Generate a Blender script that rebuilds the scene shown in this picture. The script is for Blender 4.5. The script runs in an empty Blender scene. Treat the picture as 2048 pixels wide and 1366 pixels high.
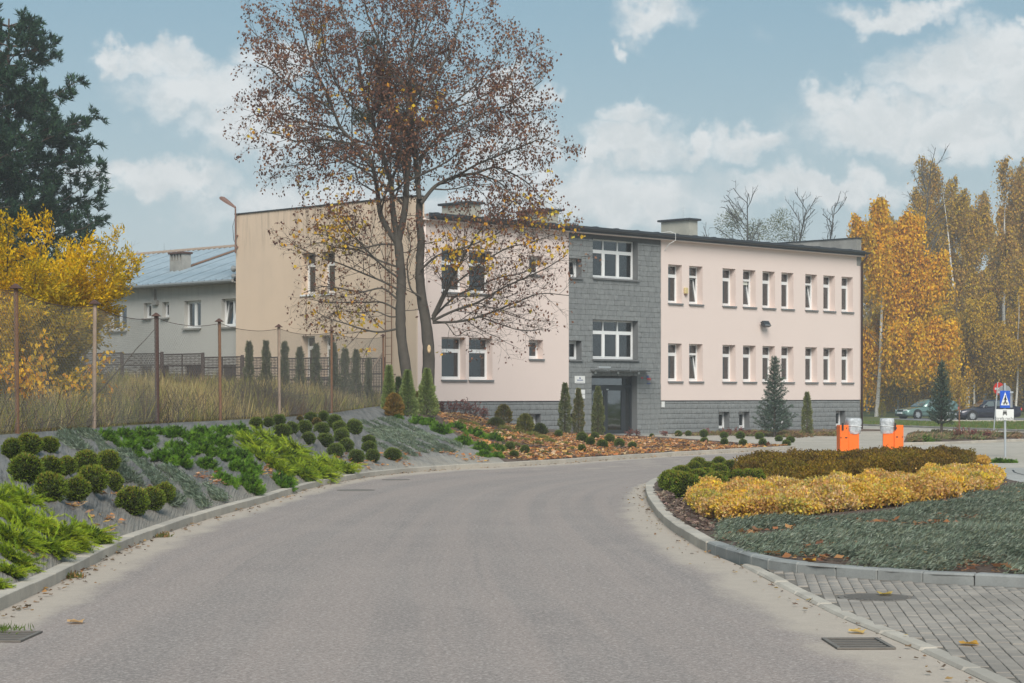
import bpy, math, random
import numpy as np
from mathutils import Vector, Matrix
from mathutils.bvhtree import BVHTree

random.seed(7)
RNG = np.random.default_rng(11)
S = bpy.context.scene
COL = S.collection
R = math.radians

# ------------------------------------------------------------------ camera
F = 4010.0          # focal length in photograph pixels (2048 wide)
HZ = 788.0          # horizon row in the photograph
H = 1.82            # eye height
cam = bpy.data.cameras.new('camera')
cam.sensor_width = 36.0
cam.lens = F * 36.0 / 2048.0
cam.shift_y = (HZ - 683.0) / 2048.0
cam.clip_start = 0.1
cam.clip_end = 3000.0
cam_ob = bpy.data.objects.new('camera', cam)
cam_ob.location = (0, 0, H)
cam_ob.rotation_euler = (R(90), 0, 0)
COL.objects.link(cam_ob)
S.camera = cam_ob

# ------------------------------------------------------------------ sun, sky, exposure
SUN_EL, SUN_AZ = 40.0, 176.0        # azimuth clockwise from +Y; the sun stands behind the camera
sun = bpy.data.lights.new('sun', 'SUN')
sun.energy = 1.5
sun.angle = R(35)
sun.color = (1.0, 0.95, 0.88)
sun_ob = bpy.data.objects.new('sun', sun)
sd = Vector((math.sin(R(SUN_AZ)) * math.cos(R(SUN_EL)), math.cos(R(SUN_AZ)) * math.cos(R(SUN_EL)), math.sin(R(SUN_EL))))
sun_ob.rotation_euler = sd.to_track_quat('Z', 'Y').to_euler()
COL.objects.link(sun_ob)

S.view_settings.view_transform = 'Standard'
S.view_settings.look = 'None'
S.view_settings.gamma = 1.0
S.view_settings.exposure = 1.38
S.render.engine = 'CYCLES'
S.cycles.use_denoising = True
S.cycles.max_bounces = 6
S.cycles.diffuse_bounces = 3
S.cycles.glossy_bounces = 3
S.cycles.transmission_bounces = 4
S.cycles.transparent_max_bounces = 8
S.cycles.volume_bounces = 0
S.cycles.caustics_reflective = False
S.cycles.caustics_refractive = False
S.render.film_transparent = False

def ray_dir(px, py):
    return Vector(((px - 1024.0) / F, 1.0, (HZ - py) / F))

W = bpy.data.worlds.new('World')
S.world = W
W.use_nodes = True

class NT:
    """small wrapper for building node trees"""
    def __init__(s, tree):
        s.t = tree; s.n = tree.nodes; s.l = tree.links
    def node(s, kind, **kw):
        n = s.n.new(kind)
        for k, v in kw.items():
            setattr(n, k, v)
        return n
    def put(s, sock, v):
        if hasattr(v, 'is_output') or isinstance(v, bpy.types.NodeSocket):
            s.l.new(v, sock)
        elif v is not None:
            if isinstance(v, (tuple, list)) and len(v) == 3 and sock.type == 'RGBA':
                v = (*v, 1)
            sock.default_value = v
    def math(s, op, a, b=None, c=None, clamp=False):
        n = s.node('ShaderNodeMath', operation=op, use_clamp=clamp)
        s.put(n.inputs[0], a)
        if b is not None: s.put(n.inputs[1], b)
        if c is not None: s.put(n.inputs[2], c)
        return n.outputs[0]
    def vmath(s, op, a, b=None):
        n = s.node('ShaderNodeVectorMath', operation=op)
        s.put(n.inputs[0], a)
        if b is not None: s.put(n.inputs[1], b)
        return n.outputs['Value'] if op in ('LENGTH', 'DISTANCE', 'DOT_PRODUCT') else n.outputs['Vector']
    def noise(s, vec, scale, detail=4, rough=0.55, dist=0.0, col=False):
        n = s.node('ShaderNodeTexNoise')
        if vec is not None: s.put(n.inputs['Vector'], vec)
        n.inputs['Scale'].default_value = scale
        n.inputs['Detail'].default_value = detail
        n.inputs['Roughness'].default_value = rough
        n.inputs['Distortion'].default_value = dist
        return n.outputs['Color' if col else 'Fac']
    def voronoi(s, vec, scale, feature='F1', out='Distance'):
        n = s.node('ShaderNodeTexVoronoi', feature=feature)
        if vec is not None: s.put(n.inputs['Vector'], vec)
        n.inputs['Scale'].default_value = scale
        return n.outputs[out]
    def ramp(s, fac, stops):
        n = s.node('ShaderNodeValToRGB')
        s.put(n.inputs[0], fac)
        e = n.color_ramp.elements
        while len(e) < len(stops): e.new(0.5)
        for i, (p, c) in enumerate(stops):
            e[i].position = p
            e[i].color = (*c, 1) if len(c) == 3 else c
        return n.outputs['Color']
    def smooth(s, v, lo, hi, a=0.0, b=1.0):
        n = s.node('ShaderNodeMapRange', interpolation_type='SMOOTHSTEP')
        s.put(n.inputs[0], v)
        n.inputs[1].default_value = lo; n.inputs[2].default_value = hi
        n.inputs[3].default_value = a; n.inputs[4].default_value = b
        return n.outputs[0]
    def mix(s, fac, a, b, mode='MIX'):
        n = s.node('ShaderNodeMix', data_type='RGBA', blend_type=mode)
        s.put(n.inputs[0], fac); s.put(n.inputs[6], a); s.put(n.inputs[7], b)
        return n.outputs[2]
    def map(s, vec, scale=(1, 1, 1), rot=(0, 0, 0), loc=(0, 0, 0)):
        n = s.node('ShaderNodeMapping')
        s.put(n.inputs[0], vec)
        n.inputs['Location'].default_value = loc
        n.inputs['Rotation'].default_value = rot
        n.inputs['Scale'].default_value = scale
        return n.outputs[0]
    def sep(s, vec):
        n = s.node('ShaderNodeSeparateXYZ'); s.put(n.inputs[0], vec)
        return n.outputs
    def bump(s, h, strength=0.4, dist=0.01, normal=None):
        n = s.node('ShaderNodeBump')
        n.inputs['Strength'].default_value = strength
        n.inputs['Distance'].default_value = dist
        s.put(n.inputs['Height'], h)
        if normal is not None: s.put(n.inputs['Normal'], normal)
        return n.outputs[0]

def build_sky():
    k = NT(W.node_tree)
    k.n.clear()
    out = k.node('ShaderNodeOutputWorld')
    bg = k.node('ShaderNodeBackground')
    sky = k.node('ShaderNodeTexSky', sky_type='NISHITA')
    sky.sun_disc = False
    sky.sun_elevation = R(SUN_EL)
    sky.sun_rotation = R(SUN_AZ)
    sky.altitude = 100
    sky.air_density = 1.0
    sky.dust_density = 2.5
    sky.ozone_density = 1.2
    tc = k.node('ShaderNodeTexCoord')
    d = tc.outputs['Generated']
    warp = k.vmath('SCALE', k.vmath('SUBTRACT', k.noise(d, 42, 4, 0.6, col=True), (0.5, 0.5, 0.5)))
    warp.node.inputs['Scale'].default_value = 0.045
    dw = k.vmath('ADD', d, warp)
    # the cumulus clouds of the photograph, each a lumpy ellipsoid direction, plus a broad field of cloud over the rest of the sky
    blobs = [(1305, 30, 105, 48), (1250, 90, 42, 22), (1270, 240, 85, 50), (1250, 300, 125, 58), (1380, 295, 55, 35), (1495, 292, 95, 38), (1180, 320, 60, 40),
             (1800, 20, 150, 34), (1900, 150, 190, 75), (1990, 110, 130, 75), (1740, 250, 150, 75), (1900, 255, 200, 85), (1660, 195, 75, 55), (2080, 200, 150, 130),
             (340, 120, 150, 42), (230, 112, 55, 34), (420, 180, 170, 80), (560, 110, 110, 60), (520, 250, 170, 90), (1180, 400, 330, 75), (650, 420, 330, 70),
             (1640, 375, 210, 42), (330, 360, 200, 42), (1015, 300, 120, 80), (2075, 40, 60, 25), (1030, 190, 110, 40)]
    m = None
    for (px, py, rx, ry) in blobs:
        c = ray_dir(px, py); L = c.length; c = c / L
        v = k.vmath('SUBTRACT', dw, tuple(c))
        v = k.vmath('MULTIPLY', v, (F * L / rx, F * L / rx, F * L / ry))
        dist = k.vmath('LENGTH', v)
        s = k.smooth(dist, 0.15, 1.45, 1.0, 0.0)
        m = s if m is None else k.math('MAXIMUM', m, s)
    broad = k.noise(k.map(d, (2.2, 2.2, 4.5), loc=(3.1, 0.4, 1.7)), 1.0, 5, 0.55)
    broad = k.smooth(broad, 0.56, 0.78)
    m = k.math('MAXIMUM', m, broad)
    n1 = k.noise(k.map(dw, (1, 1, 1.5)), 24, 9, 0.6, 0.3)
    dens = k.math('ADD', m, k.math('MULTIPLY', k.math('SUBTRACT', n1, 0.5), 1.0))
    cov = k.smooth(dens, 0.16, 0.98)
    # a second look a little higher up: where there is less cloud above, the cloud top is bright
    n2 = k.noise(k.map(k.vmath('ADD', d, (0, 0, 0.006)), (1, 1, 1.5)), 24, 6, 0.6, 0.3)
    lit = k.smooth(k.math('SUBTRACT', n1, n2), -0.10, 0.12)
    thick = k.smooth(dens, 0.55, 1.25)
    cc = k.mix(lit, (0.66, 0.69, 0.70), (0.80, 0.81, 0.81))
    cc = k.mix(k.math('MULTIPLY', thick, 0.30), cc, (0.58, 0.62, 0.635))
    z = k.sep(d)[2]
    hor = k.smooth(z, -0.04, 0.22, 1.0, 0.0)
    base = k.vmath('SCALE', sky.outputs[0]); base.node.inputs['Scale'].default_value = 0.11
    tint = k.mix(1.0, base, (0.92, 1.02, 0.97), 'MULTIPLY')
    tint = k.mix(0.72, tint, (0.24, 0.385, 0.475))
    tint = k.mix(k.math('MULTIPLY', hor, 0.97), tint, (0.60, 0.665, 0.685))
    col = k.mix(k.math('MULTIPLY', cov, 0.86), tint, cc)
    k.put(bg.inputs[0], col)
    bg.inputs[1].default_value = 0.43
    k.l.new(bg.outputs[0], out.inputs[0])
build_sky()

# ------------------------------------------------------------------ object helpers
def tag(o, label=None, cat=None, group=None, kind=None):
    if label: o['label'] = label
    if cat: o['category'] = cat
    if group: o['group'] = group
    if kind: o['kind'] = kind
    return o

def empty(name, loc=(0, 0, 0), rz=0.0, label=None, cat=None, group=None, kind=None):
    o = bpy.data.objects.new(name, None)
    o.empty_display_size = 0.2
    o.location = loc
    o.rotation_euler = (0, 0, rz)
    COL.objects.link(o)
    return tag(o, label, cat, group, kind)

def link(name, me, parent=None, loc=None, rot=None, scale=None):
    o = bpy.data.objects.new(name, me)
    if parent is not None: o.parent = parent
    if loc is not None: o.location = loc
    if rot is not None: o.rotation_euler = rot
    if scale is not None: o.scale = scale
    COL.objects.link(o)
    return o

def copy_tree(src, parent=None, loc=None, rz=None, scale=None):
    c = src.copy(); COL.objects.link(c)
    c.parent = parent
    if loc is not None: c.location = loc
    if rz is not None: c.rotation_euler = (0, 0, rz)
    if scale is not None: c.scale = scale
    for ch in src.children:
        copy_tree(ch, c)
    return c

def mesh_np(name, V, Fs, mats=None, col=None, smooth=False, mi=None, fattr=None):
    """V (n,3); Fs array (m,3|4) or a list of such arrays; col (n,3) per vertex colour"""
    V = np.asarray(V, dtype=np.float32).reshape(-1, 3)
    if not isinstance(Fs, list): Fs = [Fs]
    Fs = [np.asarray(f, dtype=np.int32) for f in Fs if len(f)]
    me = bpy.data.meshes.new(name)
    me.vertices.add(len(V))
    me.vertices.foreach_set('co', V.ravel())
    loops = np.concatenate([f.ravel() for f in Fs]) if Fs else np.zeros(0, np.int32)
    tot = np.concatenate([np.full(len(f), f.shape[1], np.int32) for f in Fs]) if Fs else np.zeros(0, np.int32)
    start = np.concatenate([[0], np.cumsum(tot)[:-1]]).astype(np.int32) if len(tot) else tot
    me.loops.add(len(loops)); me.polygons.add(len(tot))
    me.loops.foreach_set('vertex_index', loops)
    me.polygons.foreach_set('loop_start', start)
    if smooth:
        me.polygons.foreach_set('use_smooth', np.ones(len(tot), bool))
    if mi is not None:
        me.polygons.foreach_set('material_index', np.asarray(mi, np.int32))
    me.update(calc_edges=True)
    if col is not None:
        a = me.color_attributes.new('Col', 'FLOAT_COLOR', 'POINT')
        c = np.ones((len(V), 4), np.float32); c[:, :3] = col
        a.data.foreach_set('color', c.ravel())
    if fattr:
        for nm, arr in fattr.items():
            a = me.attributes.new(nm, 'FLOAT', 'POINT')
            a.data.foreach_set('value', np.asarray(arr, np.float32))
    if mats:
        for m in (mats if isinstance(mats, (list, tuple)) else [mats]):
            me.materials.append(m)
    return me

class MB:
    """collects boxes, prisms, tubes and quads of one part"""
    def __init__(s): s.v = []; s.f = []; s.m = []
    def _add(s, vs, fs, mi=0):
        o = len(s.v); s.v += [tuple(v) for v in vs]
        s.f += [tuple(i + o for i in f) for f in fs]; s.m += [mi] * len(fs)
        return s
    def box(s, x0, x1, y0, y1, z0, z1, mi=0):
        vs = [(x0, y0, z0), (x1, y0, z0), (x1, y1, z0), (x0, y1, z0), (x0, y0, z1), (x1, y0, z1), (x1, y1, z1), (x0, y1, z1)]
        return s._add(vs, [(0, 3, 2, 1), (4, 5, 6, 7), (0, 1, 5, 4), (1, 2, 6, 5), (2, 3, 7, 6), (3, 0, 4, 7)], mi)
    def bbox(s, x0, x1, y0, y1, z0, z1, b=0.01, mi=0):
        """box with chamfered edges along z and at the top"""
        b = min(b, (x1 - x0) * .45, (y1 - y0) * .45, (z1 - z0) * .45)
        ring = lambda i, z: [(x0 + b + i, y0 + i, z), (x1 - b - i, y0 + i, z), (x1 - i, y0 + b + i, z), (x1 - i, y1 - b - i, z), (x1 - b - i, y1 - i, z), (x0 + b + i, y1 - i, z), (x0 + i, y1 - b - i, z), (x0 + i, y0 + b + i, z)]
        rs = [ring(b, z0), ring(0, z0 + b), ring(0, z1 - b), ring(b, z1)]
        vs = sum(rs, []); fs = []
        for k in range(3):
            for j in range(8):
                a = k * 8 + j; c = k * 8 + (j + 1) % 8
                fs.append((a, c, c + 8, a + 8))
        fs.append(tuple(range(7, -1, -1))); fs.append(tuple(range(24, 32)))
        return s._add(vs, fs, mi)
    def quad(s, a, b, c, d, mi=0): return s._add([a, b, c, d], [(0, 1, 2, 3)], mi)
    def poly(s, pts, mi=0): return s._add(pts, [tuple(range(len(pts)))], mi)
    def prism(s, pts, d, mi=0):
        """extrude the polygon pts by vector d"""
        n = len(pts); d = Vector(d)
        vs = [Vector(p) for p in pts] + [Vector(p) + d for p in pts]
        fs = [tuple(range(n - 1, -1, -1)), tuple(range(n, 2 * n))] + [(i, (i + 1) % n, n + (i + 1) % n, n + i) for i in range(n)]
        return s._add(vs, fs, mi)
    def tube(s, pts, r, n=8, mi=0, cap=True):
        pts = [Vector(p) for p in pts]; rs = r if isinstance(r, (list, tuple)) else [r] * len(pts)
        o = len(s.v); vs = []
        for i, p in enumerate(pts):
            d = (pts[min(i + 1, len(pts) - 1)] - pts[max(i - 1, 0)])
            if d.length < 1e-9: d = Vector((0, 0, 1))
            d.normalize()
            a = d.cross(Vector((0, 0, 1)) if abs(d.z) < .9 else Vector((1, 0, 0))).normalized(); b = d.cross(a)
            for j in range(n):
                t = 2 * math.pi * j / n
                vs.append(p + (a * math.cos(t) + b * math.sin(t)) * rs[i])
        fs = []
        for i in range(len(pts) - 1):
            for j in range(n):
                k = (j + 1) % n
                fs.append((i * n + j, i * n + k, (i + 1) * n + k, (i + 1) * n + j))
        if cap:
            fs.append(tuple(range(n - 1, -1, -1))); fs.append(tuple(range((len(pts) - 1) * n, len(pts) * n)))
        return s._add(vs, fs, mi)
    def lathe(s, prof, n=16, o=(0, 0, 0), axis='z', mi=0, caps=True):
        """prof list of (r, h)"""
        vs = []; fs = []
        for (r, h) in prof:
            for j in range(n):
                t = 2 * math.pi * j / n; c, d = math.cos(t) * r, math.sin(t) * r
                v = (c, d, h) if axis == 'z' else ((h, c, d) if axis == 'x' else (c, h, d))
                vs.append((v[0] + o[0], v[1] + o[1], v[2] + o[2]))
        for i in range(len(prof) - 1):
            for j in range(n):
                k = (j + 1) % n
                fs.append((i * n + j, i * n + k, (i + 1) * n + k, (i + 1) * n + j))
        if caps and prof[0][0] > 1e-6: fs.append(tuple(range(n - 1, -1, -1)))
        if caps and prof[-1][0] > 1e-6: fs.append(tuple(range((len(prof) - 1) * n, len(prof) * n)))
        return s._add(vs, fs, mi)
    def mesh(s, name, mats, smooth=False):
        me = bpy.data.meshes.new(name)
        me.from_pydata(s.v, [], s.f)
        for m in (mats if isinstance(mats, (list, tuple)) else [mats]): me.materials.append(m)
        if any(s.m): me.polygons.foreach_set('material_index', s.m)
        if smooth: me.polygons.foreach_set('use_smooth', [True] * len(s.f))
        me.update()
        return me
    def build(s, name, mats, parent=None, smooth=False, loc=None, rot=None):
        return link(name, s.mesh(name, mats, smooth), parent, loc, rot)

def ordinal(i):
    w = ['first', 'second', 'third', 'fourth', 'fifth', 'sixth', 'seventh', 'eighth', 'ninth', 'tenth', 'eleventh', 'twelfth', 'thirteenth', 'fourteenth', 'fifteenth', 'sixteenth', 'seventeenth', 'eighteenth', 'nineteenth', 'twentieth',
         'twenty-first', 'twenty-second', 'twenty-third', 'twenty-fourth', 'twenty-fifth', 'twenty-sixth', 'twenty-seventh', 'twenty-eighth', 'twenty-ninth', 'thirtieth']
    return w[i]

# ------------------------------------------------------------------ materials
MAT = {}
def material(name):
    m = bpy.data.materials.new(name); m.use_nodes = True
    k = NT(m.node_tree)
    b = k.n['Principled BSDF']
    MAT[name] = m
    return m, k, b

def pos(k): return k.node('ShaderNodeNewGeometry').outputs['Position']
def ocoord(k): return k.node('ShaderNodeTexCoord').outputs['Object']

def plain(name, col, rough=0.6, metal=0.0, var=0.12, nscale=6.0, bump=0.0, bscale=60, objvar=0.0, spec=None):
    m, k, b = material(name)
    p = ocoord(k)
    n = k.noise(p, nscale, 5, 0.6)
    c = k.mix(n, tuple(max(0, x * (1 - var)) for x in col), tuple(min(1, x * (1 + var)) for x in col))
    if objvar:
        oi = k.node('ShaderNodeObjectInfo')
        c2 = k.mix(oi.outputs['Random'], (1 - objvar,) * 3, (1 + objvar,) * 3)
        c = k.mix(1.0, c, c2, 'MULTIPLY')
    k.put(b.inputs['Base Color'], c)
    b.inputs['Roughness'].default_value = rough
    b.inputs['Metallic'].default_value = metal
    if spec is not None: b.inputs['Specular IOR Level'].default_value = spec
    if bump:
        k.put(b.inputs['Normal'], k.bump(k.noise(p, bscale, 4, 0.6), bump, 0.01))
    return m

def mat_asphalt():
    m, k, b = material('asphalt')
    p = pos(k)
    big = k.noise(p, 0.35, 5, 0.6)
    mid = k.noise(p, .9, 6, 0.65)
    fine = k.noise(p, 26, 5, 0.8)
    spk = k.voronoi(p, 42)
    lane = k.node('ShaderNodeAttribute', attribute_name='lane').outputs['Vector']
    band = k.noise(k.map(lane, (1.15, .035, 1)), 1.0, 4, .6)
    c = k.mix(k.smooth(big, .3, .7), (0.245, 0.22, 0.21), (0.285, 0.256, 0.242))
    c = k.mix(k.smooth(band, .36, .64, 0, .75), c, (0.335, 0.285, 0.262))
    c = k.mix(k.smooth(k.noise(k.map(lane, (2.6, .05, 1)), 1.0, 5, .65), .55, .75, 0, .5), c, (0.19, 0.178, 0.174))
    c = k.mix(k.smooth(mid, .42, .66, 0, 0.25), c, (0.36, 0.31, 0.285))
    c = k.mix(k.smooth(fine, .46, .66, 0.0, 0.72), c, (0.56, 0.51, 0.48))
    c = k.mix(k.smooth(spk, 0.0, .5, 0.6, 0.0), c, (0.07, 0.066, 0.066))
    at = k.node('ShaderNodeAttribute', attribute_name='dust').outputs['Fac']
    dn = k.noise(k.map(p, (1, .5, 1)), 1.3, 6, 0.65)
    dm = k.smooth(k.math('ADD', at, k.math('MULTIPLY', k.math('SUBTRACT', dn, .5), .9)), .34, .74)
    sand = k.mix(k.noise(p, 5, 6, .7), (0.38, 0.32, 0.26), (0.54, 0.46, 0.38))
    sand = k.mix(k.smooth(k.noise(p, 70, 3, .7), .5, .8, 0, .4), sand, (0.20, 0.17, 0.14))
    c = k.mix(1.0, c, (.93, .885, .85), 'MULTIPLY')
    c = k.mix(k.math('MULTIPLY', dm, .88), c, sand)
    k.put(b.inputs["Base Color"], c)
    b.inputs['Roughness'].default_value = 0.85
    b.inputs['Specular IOR Level'].default_value = 0.3
    k.put(b.inputs['Normal'], k.bump(k.math('ADD', k.math('MULTIPLY', spk, .6), fine), 0.5, 0.008))
mat_asphalt()

def mat_ground(name, c1, c2, c3, s1=0.6, s2=9, s3=60, bump=.5, bd=.02, rough=.95):
    m, k, b = material(name)
    p = pos(k)
    c = k.mix(k.smooth(k.noise(p, s1, 6, .6), .35, .65), c1, c2)
    c = k.mix(k.smooth(k.noise(p, s2, 5, .65), .45, .7), c, c3)
    f = k.noise(p, s3, 4, .7)
    c = k.mix(k.smooth(f, .4, .75, 0, .55), c, tuple(x * .5 for x in c1))
    k.put(b.inputs['Base Color'], c)
    b.inputs['Roughness'].default_value = rough
    b.inputs['Specular IOR Level'].default_value = .2
    k.put(b.inputs['Normal'], k.bump(k.math('ADD', f, k.noise(p, s2, 5, .6)), bump, bd))
    return m

mat_ground('lawn', (0.075, 0.115, 0.028), (0.115, 0.125, 0.035), (0.17, 0.13, 0.045), .12, 3.0, 25)
mat_ground('field_soil', (0.16, 0.12, 0.06), (0.13, 0.12, 0.045), (0.20, 0.16, 0.085), .5, 6, 40)
mat_ground('mulch', (0.115, 0.082, 0.066), (0.165, 0.12, 0.095), (0.25, 0.185, 0.145), .8, 14, 55, .9, .04)
mat_ground('driveway_paving', (0.42, 0.375, 0.31), (0.50, 0.45, 0.385), (0.37, 0.335, 0.285), .25, 2.5, 40, .15, .01)
mat_ground('slab_paving', (0.36, 0.35, 0.325), (0.44, 0.425, 0.395), (0.31, 0.30, 0.28), .3, 3, 50, .15, .01)
mat_ground('parking_asphalt', (0.20, 0.195, 0.195), (0.25, 0.24, 0.235), (0.17, 0.165, 0.165), .2, 2, 40, .2, .01)
mat_ground('joint_sand', (0.17, 0.15, 0.125), (0.22, 0.195, 0.165), (0.13, 0.118, 0.105), 1, 8, 60, .3, .01)

def mat_fabric():
    m, k, b = material('weed_fabric')
    p = pos(k)
    uv = k.node('ShaderNodeAttribute', attribute_name='bank').outputs['Vector']
    big = k.noise(k.map(uv, (1.5, .22, 1)), 2.2, 6, .6)
    c = k.mix(k.smooth(big, .3, .7), (0.135, 0.132, 0.128), (0.245, 0.236, 0.222))
    dust = k.noise(p, 1.4, 6, .65)
    c = k.mix(k.smooth(dust, .45, .75, 0, .65), c, (0.31, 0.28, 0.235))
    lo = k.node('ShaderNodeAttribute', attribute_name='low').outputs['Fac']
    c = k.mix(k.smooth(k.math('ADD', lo, k.math('MULTIPLY', dust, .35)), .9, 1.25, 0, .8), c, (0.40, 0.35, 0.285))
    c = k.mix(k.smooth(k.noise(p, 26, 5, .7), .55, .8, 0, .5), c, (0.10, 0.09, 0.08))
    c = k.mix(k.smooth(k.noise(k.map(uv, (6, .5, 1)), 2.0, 5, .6), .62, .68, 0, .7), c, (0.035, 0.035, 0.037))
    k.put(b.inputs['Base Color'], c)
    b.inputs['Roughness'].default_value = .8
    h = k.noise(k.map(uv, (3.2, .35, 1)), 2.2, 5, .6)
    k.put(b.inputs['Normal'], k.bump(k.math('ADD', h, k.math('MULTIPLY', k.noise(p, 40, 3, .6), .12)), .9, .12))
mat_fabric()

def mat_concrete(name, c, var=.15, stain=.35, joints=None):
    m, k, b = material(name)
    p = pos(k)
    n = k.noise(p, 1.1, 6, .65)
    f = k.noise(p, 45, 4, .7)
    col = k.mix(k.smooth(n, .3, .7), tuple(x * (1 - var) for x in c), tuple(x * (1 + var) for x in c))
    col = k.mix(k.smooth(k.noise(p, 7, 5, .7), .55, .75, 0, stain), col, tuple(x * .55 for x in c))
    col = k.mix(k.smooth(f, .35, .75, 0, .25), col, tuple(x * .6 for x in c))
    oi = k.node('ShaderNodeObjectInfo')
    col = k.mix(1.0, col, k.mix(oi.outputs['Random'], (.9, .9, .9), (1.08, 1.07, 1.05)), 'MULTIPLY')
    k.put(b.inputs['Base Color'], col)
    b.inputs['Roughness'].default_value = .88
    b.inputs['Specular IOR Level'].default_value = .25
    k.put(b.inputs['Normal'], k.bump(f, .3, .006))
mat_concrete('kerb_concrete', (0.46, 0.415, 0.355), .14, .45)
mat_concrete('kerb_grey', (0.29, 0.295, 0.285), .2, .5)
mat_concrete('paver_concrete', (0.315, 0.28, 0.245), .16, .35)
mat_concrete('chimney_concrete', (0.40, 0.385, 0.33), .12, .3)
mat_concrete('old_concrete', (0.30, 0.29, 0.27), .2, .5)

def mat_stone():
    m, k, b = material('grey_stone_tile')
    p = pos(k)
    n = k.noise(p, 5, 6, .7)
    f = k.noise(p, 28, 4, .7)
    col = k.mix(k.smooth(n, .3, .7), (0.175, 0.182, 0.182), (0.235, 0.243, 0.242))
    col = k.mix(k.smooth(f, .45, .75, 0, .5), col, (0.125, 0.13, 0.132))
    oi = k.node('ShaderNodeObjectInfo')
    col = k.mix(1.0, col, k.mix(oi.outputs['Random'], (.94, .94, .94), (1.07, 1.07, 1.06)), 'MULTIPLY')
    k.put(b.inputs['Base Color'], col)
    b.inputs['Roughness'].default_value = .85
    k.put(b.inputs['Normal'], k.bump(k.math('ADD', n, f), .5, .02))
mat_stone()

def mat_plaster(name, c, streak=0.0, var=.035, drip=None):
    m, k, b = material(name)
    p = ocoord(k)
    n = k.noise(p, .5, 5, .6)
    col = k.mix(n, tuple(x * (1 - var) for x in c), tuple(min(1, x * (1 + var)) for x in c))
    if streak:
        st = k.noise(k.map(p, (1.3, 1.3, .10)), 2.2, 7, .7)
        zz = k.sep(p)[2]
        top = k.smooth(zz, drip[0], drip[1])
        fac = k.math('MULTIPLY', k.smooth(st, .46, .72), k.math('ADD', k.math('MULTIPLY', top, streak), streak * .05))
        col = k.mix(fac, col, tuple(x * .42 for x in c))
        col = k.mix(k.smooth(k.noise(p, .23, 4, .6), .5, .75, 0, .35), col, tuple(x * .78 for x in (c[0], c[1] * 1.03, c[2] * 1.08)))
    f = k.noise(p, 90, 3, .6)
    k.put(b.inputs['Base Color'], col)
    b.inputs['Roughness'].default_value = .92
    b.inputs['Specular IOR Level'].default_value = .2
    k.put(b.inputs['Normal'], k.bump(f, .18, .004))
mat_plaster('pink_plaster', (0.74, 0.615, 0.56))
mat_plaster('beige_plaster', (0.69, 0.54, 0.41), .9, .07, (7.6, 9.6))
mat_plaster('old_grey_plaster', (0.50, 0.485, 0.45), .55, .08, (5.4, 7.2))

plain('mortar', (0.105, 0.108, 0.108), .95)
plain('grey_reveal', (0.15, 0.155, 0.157), .9)
plain('white_pvc', (0.80, 0.80, 0.79), .35, var=.03)
plain('sill_metal', (0.16, 0.16, 0.16), .45)
plain('gutter_metal', (0.035, 0.037, 0.042), .4, var=.2)
plain('brown_pipe', (0.075, 0.045, 0.04), .45)
plain('roof_felt', (0.24, 0.245, 0.25), .8, var=.2)
plain('zinc', (0.62, 0.64, 0.65), .4, .6)
plain('door_metal', (0.026, 0.029, 0.033), .4)
plain('interior', (0.60, 0.58, 0.54), .95, var=.1, nscale=.8)
plain('blind_cloth', (0.60, 0.61, 0.54), .9, var=.05)
plain('dark_louver', (0.10, 0.11, 0.14), .5)
plain('curtain_cloth', (0.78, 0.78, 0.75), .9)
plain('rust', (0.20, 0.105, 0.06), .9, var=.45, nscale=9, bump=.4)
plain('rust_pale', (0.34, 0.25, 0.19), .9, var=.4, nscale=7, bump=.4)
plain('rust_dark', (0.095, 0.052, 0.042), .9, var=.4, nscale=9, bump=.4)
plain('wire_metal', (0.26, 0.245, 0.22), .6, .2)
plain('fence_brown', (0.055, 0.036, 0.032), .8, var=.3)
plain('galvanised', (0.50, 0.53, 0.55), .45, .5, var=.08)
plain('orange_paint', (0.95, 0.165, 0.012), .4, var=.03)
plain('black_plastic', (0.012, 0.012, 0.013), .45)
plain('sign_blue', (0.008, 0.085, 0.50), .4, var=.03)
plain('sign_white', (0.72, 0.72, 0.70), .45, var=.03)
plain('sign_red', (0.72, 0.055, 0.04), .4, var=.04)
plain('sign_back', (0.27, 0.28, 0.28), .5, .3)
plain('print_black', (0.012, 0.012, 0.012), .6)
plain('print_blue', (0.05, 0.075, 0.22), .6)
plain('print_grey', (0.35, 0.36, 0.38), .6)
plain('print_red', (0.5, 0.06, 0.07), .6)
plain('cast_iron', (0.17, 0.15, 0.13), .8, .1, var=.35, bump=.3)
plain('lamp_brown', (0.19, 0.105, 0.08), .6, var=.3)
plain('cream_plastic', (0.62, 0.49, 0.24), .5)
plain('tyre_rubber', (0.018, 0.018, 0.019), .85)
plain('rim_metal', (0.55, 0.56, 0.57), .35, .7)
plain('headlamp', (0.72, 0.74, 0.76), .15)
plain('lamp_glass_dark', (0.20, 0.20, 0.20), .15)
plain('plate_white', (0.75, 0.76, 0.77), .4)
plain('bark_maple', (0.085, 0.073, 0.06), .95, var=.4, nscale=5, bump=.9, bscale=26)
plain('bark_twig', (0.085, 0.066, 0.052), .95, var=.3, nscale=3)
plain('bark_pine', (0.105, 0.072, 0.055), .95, var=.3, bump=.6, bscale=14)
plain('bark_grey', (0.085, 0.082, 0.078), .95, var=.25)
plain('cut_wood', (0.62, 0.45, 0.26), .8)
plain('cable_white', (0.7, 0.7, 0.68), .5)

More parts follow.
